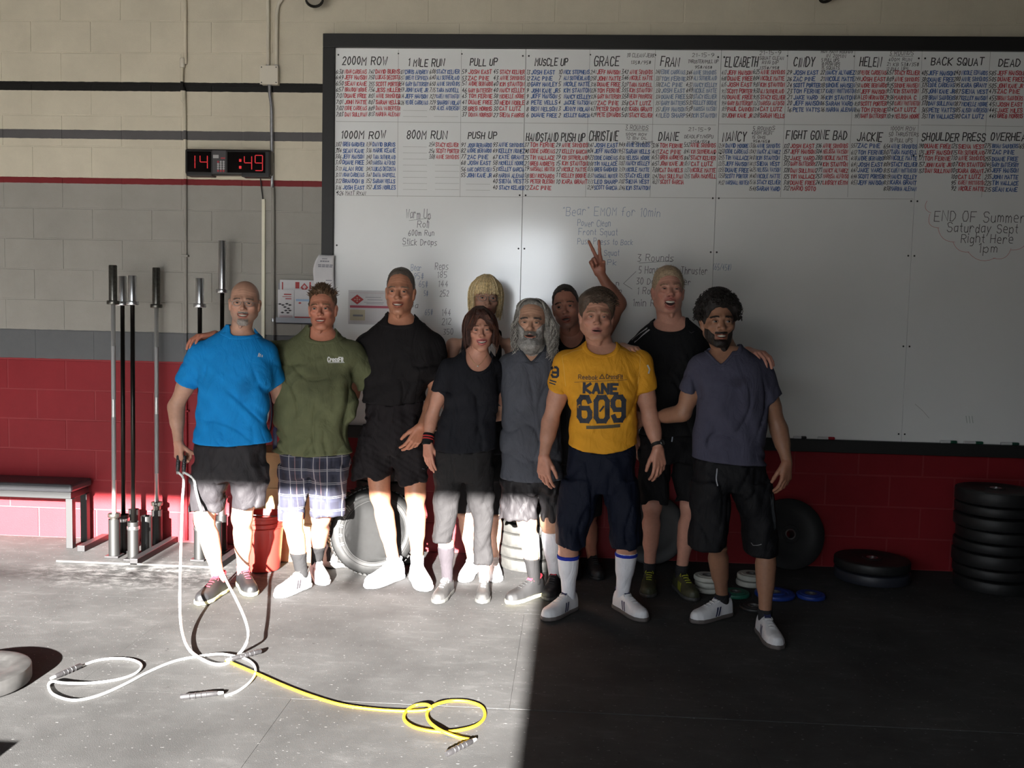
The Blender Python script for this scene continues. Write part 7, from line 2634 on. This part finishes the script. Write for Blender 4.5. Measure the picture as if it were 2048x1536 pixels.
def plaid():
    mt = bpy.data.materials.new('cloth_plaid')
    mt.use_nodes = True
    nt = mt.node_tree
    b = nt.nodes['Principled BSDF']
    b.inputs['Roughness'].default_value = .85
    tc = nt.nodes.new('ShaderNodeTexCoord')
    sep = nt.nodes.new('ShaderNodeSeparateXYZ')
    nt.links.new(tc.outputs['Object'], sep.inputs[0])

    def band(src, period, off, width):
        a = nt.nodes.new('ShaderNodeMath')
        a.operation = 'ADD'
        a.inputs[1].default_value = off + 10 * period
        nt.links.new(src, a.inputs[0])
        m_ = nt.nodes.new('ShaderNodeMath')
        m_.operation = 'MODULO'
        m_.inputs[1].default_value = period
        nt.links.new(a.outputs[0], m_.inputs[0])
        c = nt.nodes.new('ShaderNodeMath')
        c.operation = 'LESS_THAN'
        c.inputs[1].default_value = width
        nt.links.new(m_.outputs[0], c.inputs[0])
        return c.outputs[0]

    prev = None
    col = (.015, .015, .028, 1)
    for (ax, per, off, wd, c, k) in (('X', .072, .012, .030, (.028, .030, .055, 1), .6), ('Z', .078, .03, .034, (.026, .028, .05, 1), .6), ('X', .072, .0, .0055, (.26, .245, .26, 1), .9), ('X', .144, .036, .004, (.20, .12, .13, 1), .8),
                                     ('Z', .078, .0, .0035, (.26, .25, .26, 1), .85), ('Z', .078, .009, .0035, (.26, .25, .26, 1), .85)):
        mx = nt.nodes.new('ShaderNodeMix')
        mx.data_type = 'RGBA'
        mk = nt.nodes.new('ShaderNodeMath')
        mk.operation = 'MULTIPLY'
        mk.inputs[1].default_value = k
        nt.links.new(band(sep.outputs[ax], per, off, wd), mk.inputs[0])
        nt.links.new(mk.outputs[0], mx.inputs[0])
        if prev is None:
            mx.inputs[6].default_value = col
        else:
            nt.links.new(prev, mx.inputs[6])
        mx.inputs[7].default_value = c
        prev = mx.outputs[2]
    nt.links.new(prev, b.inputs['Base Color'])
    return mt


SP[1]['shorts']['mat'] = plaid()
CTX = [build_person(s) for s in SP]
P_BLUE, P_GREEN, P_TALL, P_WOMAN, P_BLONDE, P_OLD, P_ARM, P_KANE, P_LAUGH, P_SLATE = CTX

# ================================================================ prints and small things people wear
def px_print(ctx, polys, Yoff=-.13):
    Y = ctx['Y0'] + Yoff
    return [[(at(x, y, Y)[0], at(x, y, Y)[2]) for x, y in pl] for pl in polys]


def px_text(text, x, y, h, w, ctx, Yoff=-.13, slant=0.0, upper=False):
    Y = ctx['Y0'] + Yoff
    a = at(x, y, Y)
    s = (Y - CAM[1]) / 1880.0
    hm, wm = h * s, w * s
    r = .62 * wm / text_width(text, hm)
    return strokes(text, a[0], a[2], hm, r, 0, slant, 1.6 * r / .62)[0]


def bars_of(polys):
    return [[a, b] for pl in polys for a, b in zip(pl[:-1], pl[1:])]


K = P_KANE
M_INKNAVY = mat('print_navy', (.018, .022, .035), .7)
six = [(.95, .82), (.78, 1), (.22, 1), (.0, .84), (0, .16), (.22, 0), (.78, 0), (1, .16), (1, .38), (.82, .54), (.1, .54)]
nine = [(1 - a, 1 - b) for a, b in six]
zero = [(.22, 0), (0, .16), (0, .84), (.22, 1), (.78, 1), (1, .84), (1, .16), (.78, 0), (.2, 0)]


def block_digit(pts, x0, x1, yt, yb):
    return [(x0 + (x1 - x0) * a, yb + (yt - yb) * b) for a, b in pts]


wd = 8.6
big = [block_digit(six, 1158.5, 1179.5, 795, 842), block_digit(zero, 1192, 1214.5, 794.5, 842), block_digit(nine, 1226, 1247.5, 794, 841)]
print_on(K['shirt_bvh'], bars_of(px_print(K, big)), .0245, K['P'], K['base'], 'printed_number', M_INKNAVY)
print_on(K['shirt_bvh'], px_print(K, [[(1200, 822), (1207, 813)]]), .009, K['P'], K['base'], 'printed_slash', M_INKNAVY, .0027)
print_on(K['shirt_bvh'], bars_of(px_text('KANE', 1168, 785, 18, 72, K)), .0145, K['P'], K['base'], 'printed_name', M_INKNAVY, .0025)
print_on(K['shirt_bvh'], px_text('Reebok', 1157, 758, 8, 40, K) + px_text('CrossFit', 1212, 757, 8, 35, K) + px_print(K, [[(1199, 757), (1204, 749), (1209, 757), (1199, 757)]]), .0042, K['P'], K['base'], 'printed_logo', mat('print_brown', (.10, .05, .02), .7))
print_on(K['shirt_bvh'], px_print(K, [[(1149, 765), (1202, 762), (1254, 760)]]), .002, K['P'], K['base'], 'printed_line', M_INKNAVY)
print_on(K['shirt_bvh'], px_print(K, [[(1175, 855), (1207, 854), (1238, 852)]]), .017, K['P'], K['base'], 'printed_bar', mat('print_charcoal', (.07, .055, .03), .7))
print_on(K['shirt_bvh'], px_print(K, [block_digit(nine, 1103, 1116, 734, 753)], -.02), .0125, K['P'], K['base'], 'sleeve_number', M_INKNAVY)
print_on(K['shirt_bvh'], px_print(K, [[(1097, 759), (1112, 763)], [(1096, 764), (1110, 768)]], -.02), .007, K['P'], K['base'], 'sleeve_bar', M_INKNAVY)
print_on(K['shirt_bvh'], px_print(K, [[(1294, 730), (1298, 738), (1296, 745)]], -.02), .008, K['P'], K['base'], 'sleeve_badge', mat('print_white', (.62, .62, .6), .7))
# seams of the yellow shirt
print_on(K['shirt_bvh'], px_print(K, [[(1172, 697), (1148, 702), (1124, 712), (1128, 740), (1131, 772)], [(1233, 697), (1258, 702), (1280, 712), (1279, 740), (1275, 772)]], -.06), .0022, K['P'], K['base'], 'seam', mat('seam_pale', (.66, .38, .08), .8), .0012)
# watch
wr, el = K['J']['wrR'], K['J']['elR']
ax = (el - wr) / np.linalg.norm(el - wr)
c_ = wr + ax * .018
e = empty('watch', (0, 0, 0))
e.parent = K['P']
MB().lathe([(.0290, -.010), (.0315, -.009), (.0315, .009), (.0290, .010)], 24, c_, ax, closed=True).build('strap', mat('watch_black', (.012, .012, .012), .4), e, K['base'], auto=40)
nrm = V(.75, -.65, .1)
nrm -= ax * np.dot(nrm, ax)
nrm /= np.linalg.norm(nrm)
MB().lathe([(0, .0), (.017, .0), (.018, .004), (.016, .008), (0, .009)], 18, c_ + nrm * .0295, nrm).build('face', mat('watch_face', (.02, .02, .022), .25), e, K['base'], auto=40)

# blue shirt badge, green shirt logo
B_ = P_BLUE
print_on(B_['shirt_bvh'], px_print(B_, [[(515.5, 707), (514.5, 713)], [(517.5, 709), (517.2, 713.5)], [(520.5, 711), (520.5, 714)]], -.10), .0048, B_['P'], B_['base'], 'chest_badge', mat('print_silver', (.55, .57, .6), .4))
G_ = P_GREEN
print_on(G_['shirt_bvh'], px_text('CrossFit', 655, 723, 8.6, 31, G_, -.12), .0052, G_['P'], G_['base'], 'chest_print', mat('print_white', (.62, .62, .6), .7))
print_on(G_['shirt_bvh'], px_print(G_, [[(656, 725.5), (686, 725.5)]], -.12), .0022, G_['P'], G_['base'], 'chest_print', mat('print_white', (.62, .62, .6), .7))
L_ = P_LAUGH
print_on(L_['shirt_bvh'], px_print(L_, [[(1269, 681), (1282, 669), (1296, 658)]], -.06), .020, L_['P'], L_['base'], 'shoulder_tab', mat('tab_silver', (.50, .50, .52), .35, .5))
print_on(L_['shirt_bvh'], px_print(L_, [[(1378, 663), (1382, 666), (1388, 663)]], -.08), .003, L_['P'], L_['base'], 'chest_badge', mat('badge_dark', (.04, .04, .045), .4))
S_ = P_SLATE


def cord(ctx, pts, Y, r, name, m_):
    P3 = []
    for x, y in pts:
        p = at(x, y, Y)
        hit = ctx['shorts_bvh'].ray_cast(Vector((p[0], -4, p[2])), Vector((0, 1, 0)))[0]
        P3.append((p[0], (hit.y if hit else Y) - r * .8, p[2]))
    o = MB().tube(smooth_path(P3, 4), r, 6).build(name, m_, ctx['P'], ctx['base'], smooth=True)
    return o


cord(S_, [(1437, 928), (1435, 945), (1434, 960), (1436, 972)], -1.46, .0035, 'drawstring', mat('cord_grey', (.30, .31, .34), .8))
cord(L_, [(1346, 872), (1345, 878), (1344, 884)], -.88, .0035, 'drawstring', mat('cord_pale', (.5, .55, .65), .8))
print_on(S_['shorts_bvh'], px_print(S_, [[(1505, 1089), (1508, 1093), (1515, 1091), (1522, 1088)]], -.12), .004, S_['P'], S_['base'], 'shorts_badge', mat('badge_grey', (.12, .12, .125), .5))
print_on(S_['shorts_bvh'], px_print(S_, [[(1537, 985), (1541, 1020), (1544, 1050)]], -.02), .018, S_['P'], S_['base'], 'side_panel', cloth('panel_grey', (.075, .082, .09)))
T_ = P_TALL
print_on(T_['shorts_bvh'], px_print(T_, [[(843, 939), (846, 941), (850, 938)]], -.12), .003, T_['P'], T_['base'], 'shorts_badge', mat('badge_blue', (.12, .14, .18), .5))

# wrist wrap and necklace of the auburn-haired woman
W_ = P_WOMAN
wr, el = W_['J']['wrL'], W_['J']['elL']
ax = (el - wr) / np.linalg.norm(el - wr)
e = empty('wrist_wrap', (0, 0, 0))
e.parent = W_['P']
MB().lathe([(.0255, -.018), (.0295, -.016), (.0305, 0), (.0315, .045), (.0285, .048)], 24, wr, ax).build('band', cloth('wrap_black', (.012, .012, .013)), e, W_['base'], auto=50)
for h_ in (.016, .030):
    MB().lathe([(.0306, h_ - .004), (.0318, h_ - .003), (.0318, h_ + .003), (.0306, h_ + .004)], 24, wr, ax).build('stripe', mat('wrap_red', (.42, .02, .02), .7), e, W_['base'], auto=50)
e = empty('necklace', (0, 0, 0))
e.parent = W_['P']
pts = []
bvw = BVHTree.FromObject(W_['P'], bpy.context.evaluated_depsgraph_get())
for t in np.linspace(-1, 1, 15):
    px, py = 955.5 + 20 * t, 731 - 25 * abs(t) ** 1.5
    p = at(px, py, W_['Y0'] - .08) - W_['base']
    hit = bvw.ray_cast(Vector((p[0], -3, p[2])), Vector((0, 1, 0)))[0]
    pts.append((p[0], (hit.y if hit else p[1]) - .0012, p[2]))
MB().tube(smooth_path(pts, 3), .0011, 5).build('chain', mat('gold_chain', (.55, .42, .2), .3, 1.0), e, None, smooth=True)
MB().lathe([(0, -.005), (.004, -.003), (.005, 0), (.004, .003), (0, .005)], 12, np.array(pts[7]) + V(0, -.003, -.004), (0, -1, 0)).build('pendant', mat('pearl', (.75, .72, .66), .2), e, None, smooth=True)

# ================================================================ jump ropes
M_ROPEW, M_ROPEY = mat('white_rope', (.62, .62, .60), .4), mat('yellow_rope', (.60, .33, .012), .4)
M_GRIP, M_TIP = mat('rope_grip_black', (.022, .021, .022), .4, noise=.2, nscale=90), mat('rope_tip_clear', (.32, .32, .31), .25)


def handle(parent, a, b_, org, r=.0115):
    a, b_ = np.asarray(a, float), np.asarray(b_, float)
    L = np.linalg.norm(b_ - a)
    ax = (b_ - a) / L
    e = empty('handle', (0, 0, 0))
    e.parent = parent
    MB().lathe([(0, 0), (r * .75, 0), (r, .005), (r * .92, L * .35), (r * 1.02, L * .6), (r * .85, L * .84), (r * .7, L * .86)], 14, a, ax).build('grip', M_GRIP, e, org, auto=40)
    MB().lathe([(r * .6, L * .85), (r * .62, L * .93), (r * .45, L), (0, L)], 12, a, ax).build('tip', M_TIP, e, org, auto=40)
    for k in range(4):
        h = L * (.22 + .13 * k)
        MB().lathe([(r * .95, h - .002), (r * 1.08, h), (r * .95, h + .002)], 14, a, ax).build('ring', M_GRIP, e, org, auto=60)


# the rope hanging from the bald man's fist
hand = P_BLUE['J']['wrL'] + V(.020, -.022, -.100)
left = [(367, 958, 0), (365, 1000, .06), (363, 1060, .16), (361, 1130, .30), (360, 1190, .45), (361, 1235, .60), (366, 1270, .75), (378, 1298, .89)]
right = [(492, 1288, .93), (497, 1268, .80), (490, 1238, .66), (472, 1198, .50), (452, 1160, .36), (430, 1110, .24), (408, 1040, .12), (393, 985, .03), (387, 958, 0)]
Yh, Yb_ = hand[1], floor_at(420, 1325)[1]
mk = lambda l: [at(x, y, Yh + (Yb_ - Yh) * t) for x, y, t in l]
mid = [floor_at(x, y, .0075) for x, y in ((400, 1316), (428, 1328), (455, 1326), (478, 1308))]
L3, R3 = mk(left), mk(right)
for q in L3 + R3:
    q[2] = max(q[2], .0075)
path = smooth_path([hand + V(-.012, -.01, -.06)] + L3 + mid + R3 + [hand + V(.022, -.01, -.06)], 7)
rp = empty('jump_rope', hand)
tag(rp, 'white jump rope hanging in a loop from the bald man\'s fist', 'jump rope', 'jump ropes')
MB().tube(path, .0070, 9).build('rope', M_ROPEW, rp, hand, smooth=True)
for dx in (-.012, .022):
    handle(rp, hand + V(dx, .004, .030), hand + V(dx, -.012, -.072), hand)

# white rope on the floor
wp = [(158, 1334), (190, 1322), (225, 1317), (262, 1319), (283, 1330), (272, 1346), (235, 1359), (180, 1366), (130, 1366), (104, 1363), (97, 1372), (106, 1388), (135, 1399), (165, 1399), (205, 1388), (250, 1368), (300, 1342), (350, 1322), (400, 1312), (440, 1308),
      (468, 1312), (492, 1318), (508, 1330), (511, 1346), (500, 1364), (476, 1382), (450, 1392)]
org = floor_at(300, 1360)
rp2 = empty('jump_rope', org)
tag(rp2, 'white jump rope looped on the floor in front of the bald man', 'jump rope', 'jump ropes')
pw = [floor_at(x, y, .0065 + (.012 if (x, y) in ((104, 1363), (130, 1366), (440, 1308), (468, 1312)) else 0)) for x, y in wp]
MB().tube(smooth_path(pw, 6), .0056, 8).build('rope', M_ROPEW, rp2, org, smooth=True)
handle(rp2, floor_at(162, 1331, .0125), floor_at(101, 1357, .0125), org)
handle(rp2, floor_at(360, 1394, .0125), floor_at(447, 1385, .0125), org)
# yellow rope
yp = [(452, 1321), (480, 1333), (520, 1350), (570, 1372), (620, 1391), (680, 1409), (740, 1418), (800, 1422), (845, 1421), (862, 1416), (852, 1409), (830, 1411), (812, 1423), (809, 1440), (830, 1455), (870, 1463), (910, 1462), (950, 1452), (969, 1434), (964, 1414), (935, 1403), (900, 1402), (870, 1410), (855, 1424), (858, 1442), (880, 1460), (915, 1474), (938, 1479)]
org = floor_at(700, 1410)
rp3 = empty('jump_rope', org)
tag(rp3, 'yellow jump rope lying across the floor with a double loop', 'jump rope', 'jump ropes')
lift_ = {(852, 1409): .012, (862, 1416): .012, (870, 1463): .0, (910, 1462): .0, (858, 1442): .004, (880, 1460): .013, (870, 1410): .013}
pyl = [floor_at(x, y, .0068 + lift_.get((x, y), 0)) for x, y in yp]
MB().tube(smooth_path(pyl, 6), .0066, 8).build('rope', M_ROPEY, rp3, org, smooth=True)
handle(rp3, floor_at(893, 1508, .0125), floor_at(952, 1478, .0125), org)
handle(rp3, floor_at(522, 1302, .022), floor_at(452, 1320, .022), org)

# ================================================================ things on the floor at the left edge and out of frame
q = floor_at(-56, 1372)
plate('bumper_plate', 'bumper plate lying flat at the left edge of the floor', (q[0], q[1], .040), .225, .070, mat('dusty_rubber', (.035, .034, .033), .6, noise=.3, nscale=20))
bx = empty('plyo_box', (1.55, -4.1, 0))
tag(bx, 'wooden jump box just outside the lower left corner', 'box')
for (lo, hi) in (((-.28, -.2, 0), (.28, -.18, .26)), ((-.28, .18, 0), (.28, .2, .26)), ((-.28, -.18, 0), (-.26, .18, .26)), ((.26, -.18, 0), (.28, .18, .26)), ((-.28, -.2, .26), (.28, .2, .28))):
    MB().box(lo, hi, .002).build('panel', M_PLY, bx)
# pull-up bar hung from the ceiling by the door
pb = empty('pull_up_bar', (1.8, -8.2, 2.115))
tag(pb, 'steel pull-up bar hung from the ceiling near the roll-up door', 'pull-up bar')
MB().tube([(-1.6, 0, 0), (1.75, 0, 0)], .015, 12).build('bar', M_GSTEEL, pb, smooth=True)
for x in (-.60, .72):
    MB().box((x - .02, -.02, .02), (x + .02, .02, ZC - 2.115), .003).build('hanger', M_GSTEEL, pb)

# ================================================================ white sack behind the plaid shorts
sk = V(2.385, -.425, 0)
def sack(X, Y, Z):
    d = ell(X, Y, Z, (0, 0, .11), (.105, .085, .115))
    d = smin(d, ell(X, Y, Z, (.02, .01, .22), (.075, .06, .085)), .05)
    d = smin(d, ell(X, Y, Z, (.0, 0, .03), (.12, .09, .045)), .04)
    d = d - hash_noise(X, Y, Z, 38, 3) * f32(.007) - hash_noise(X, Y, Z, 90, 6) * f32(.0025)
    return np.maximum(d, .002 - Z)
v, q = polygonize(sack, (-.16, -.13, -.02), (.16, .13, .34), .008)
se = empty('sack', sk)
tag(se, 'white cloth sack with black straps behind the plaid shorts', 'bag')
obj('body', mesh_from('sack', v, q), mat('sack_canvas', (.50, .48, .45), .85, noise=.1, bump=.3, bscale=200), se)
bv_ = BVHTree.FromPolygons([tuple(p) for p in v], [tuple(int(i) for i in f) for f in q])
for pts in (((-.06, .20), (-.03, .16), (.0, .13), (.04, .12), (.07, .15)), ((-.02, .14), (-.035, .10), (-.03, .06)), ((.02, .13), (.04, .09), (.035, .05))):
    def spl(x, z, k):
        hit = bv_.ray_cast(Vector((x, -1, z)), Vector((0, 1, 0)))[0]
        return (x, (hit.y if hit else -.08) - .003, z)
    mb_ = MB()
    ribbons(mb_, [list(pts)], .026, spl, .012)
    o_ = mb_.build('strap', mat('strap_black', (.015, .015, .015), .7), se, smooth=True)
    o_.modifiers.new('thick', 'SOLIDIFY').thickness = .003


# ================================================================ sweat marks on the shirts
def sweat(ctx, px, py, rx, rz, k, Yoff=-.13):
    mt = ctx['shirt'].data.materials[0]
    nt = mt.node_tree
    b = nt.nodes['Principled BSDF']
    src = b.inputs['Base Color'].links[0].from_socket
    c = at(px, py, ctx['Y0'] + Yoff) - ctx['base']
    tc = nt.nodes.new('ShaderNodeTexCoord')
    sub = nt.nodes.new('ShaderNodeVectorMath')
    sub.operation = 'SUBTRACT'
    sub.inputs[1].default_value = tuple(c)
    nt.links.new(tc.outputs['Object'], sub.inputs[0])
    sc_ = nt.nodes.new('ShaderNodeVectorMath')
    sc_.operation = 'MULTIPLY'
    sc_.inputs[1].default_value = (1 / rx, 2.0, 1 / rz)
    nt.links.new(sub.outputs[0], sc_.inputs[0])
    ln = nt.nodes.new('ShaderNodeVectorMath')
    ln.operation = 'LENGTH'
    nt.links.new(sc_.outputs[0], ln.inputs[0])
    nz = nt.nodes.new('ShaderNodeTexNoise')
    nz.inputs['Scale'].default_value = 14.0
    nz.inputs['Detail'].default_value = 4.0
    nt.links.new(tc.outputs['Object'], nz.inputs['Vector'])
    ad = nt.nodes.new('ShaderNodeMath')
    ad.operation = 'MULTIPLY_ADD'
    ad.inputs[1].default_value = 1.3
    nt.links.new(nz.outputs['Fac'], ad.inputs[0])
    nt.links.new(ln.outputs['Value'], ad.inputs[2])
    mr = nt.nodes.new('ShaderNodeMapRange')
    mr.inputs['From Min'].default_value, mr.inputs['From Max'].default_value = 1.0, 1.75
    mr.inputs['To Min'].default_value, mr.inputs['To Max'].default_value = 1.0 - k, 1.0
    nt.links.new(ad.outputs[0], mr.inputs['Value'])
    vm = nt.nodes.new('ShaderNodeVectorMath')
    vm.operation = 'SCALE'
    nt.links.new(src, vm.inputs[0])
    nt.links.new(mr.outputs[0], vm.inputs['Scale'])
    nt.links.new(vm.outputs[0], b.inputs['Base Color'])


sweat(P_BLUE, 492, 778, .055, .075, .28)
sweat(P_GREEN, 640, 765, .14, .13, .30)
sweat(P_SLATE, 1478, 764, .045, .035, .30)
sweat(P_OLD, 1050, 850, .10, .12, .15)
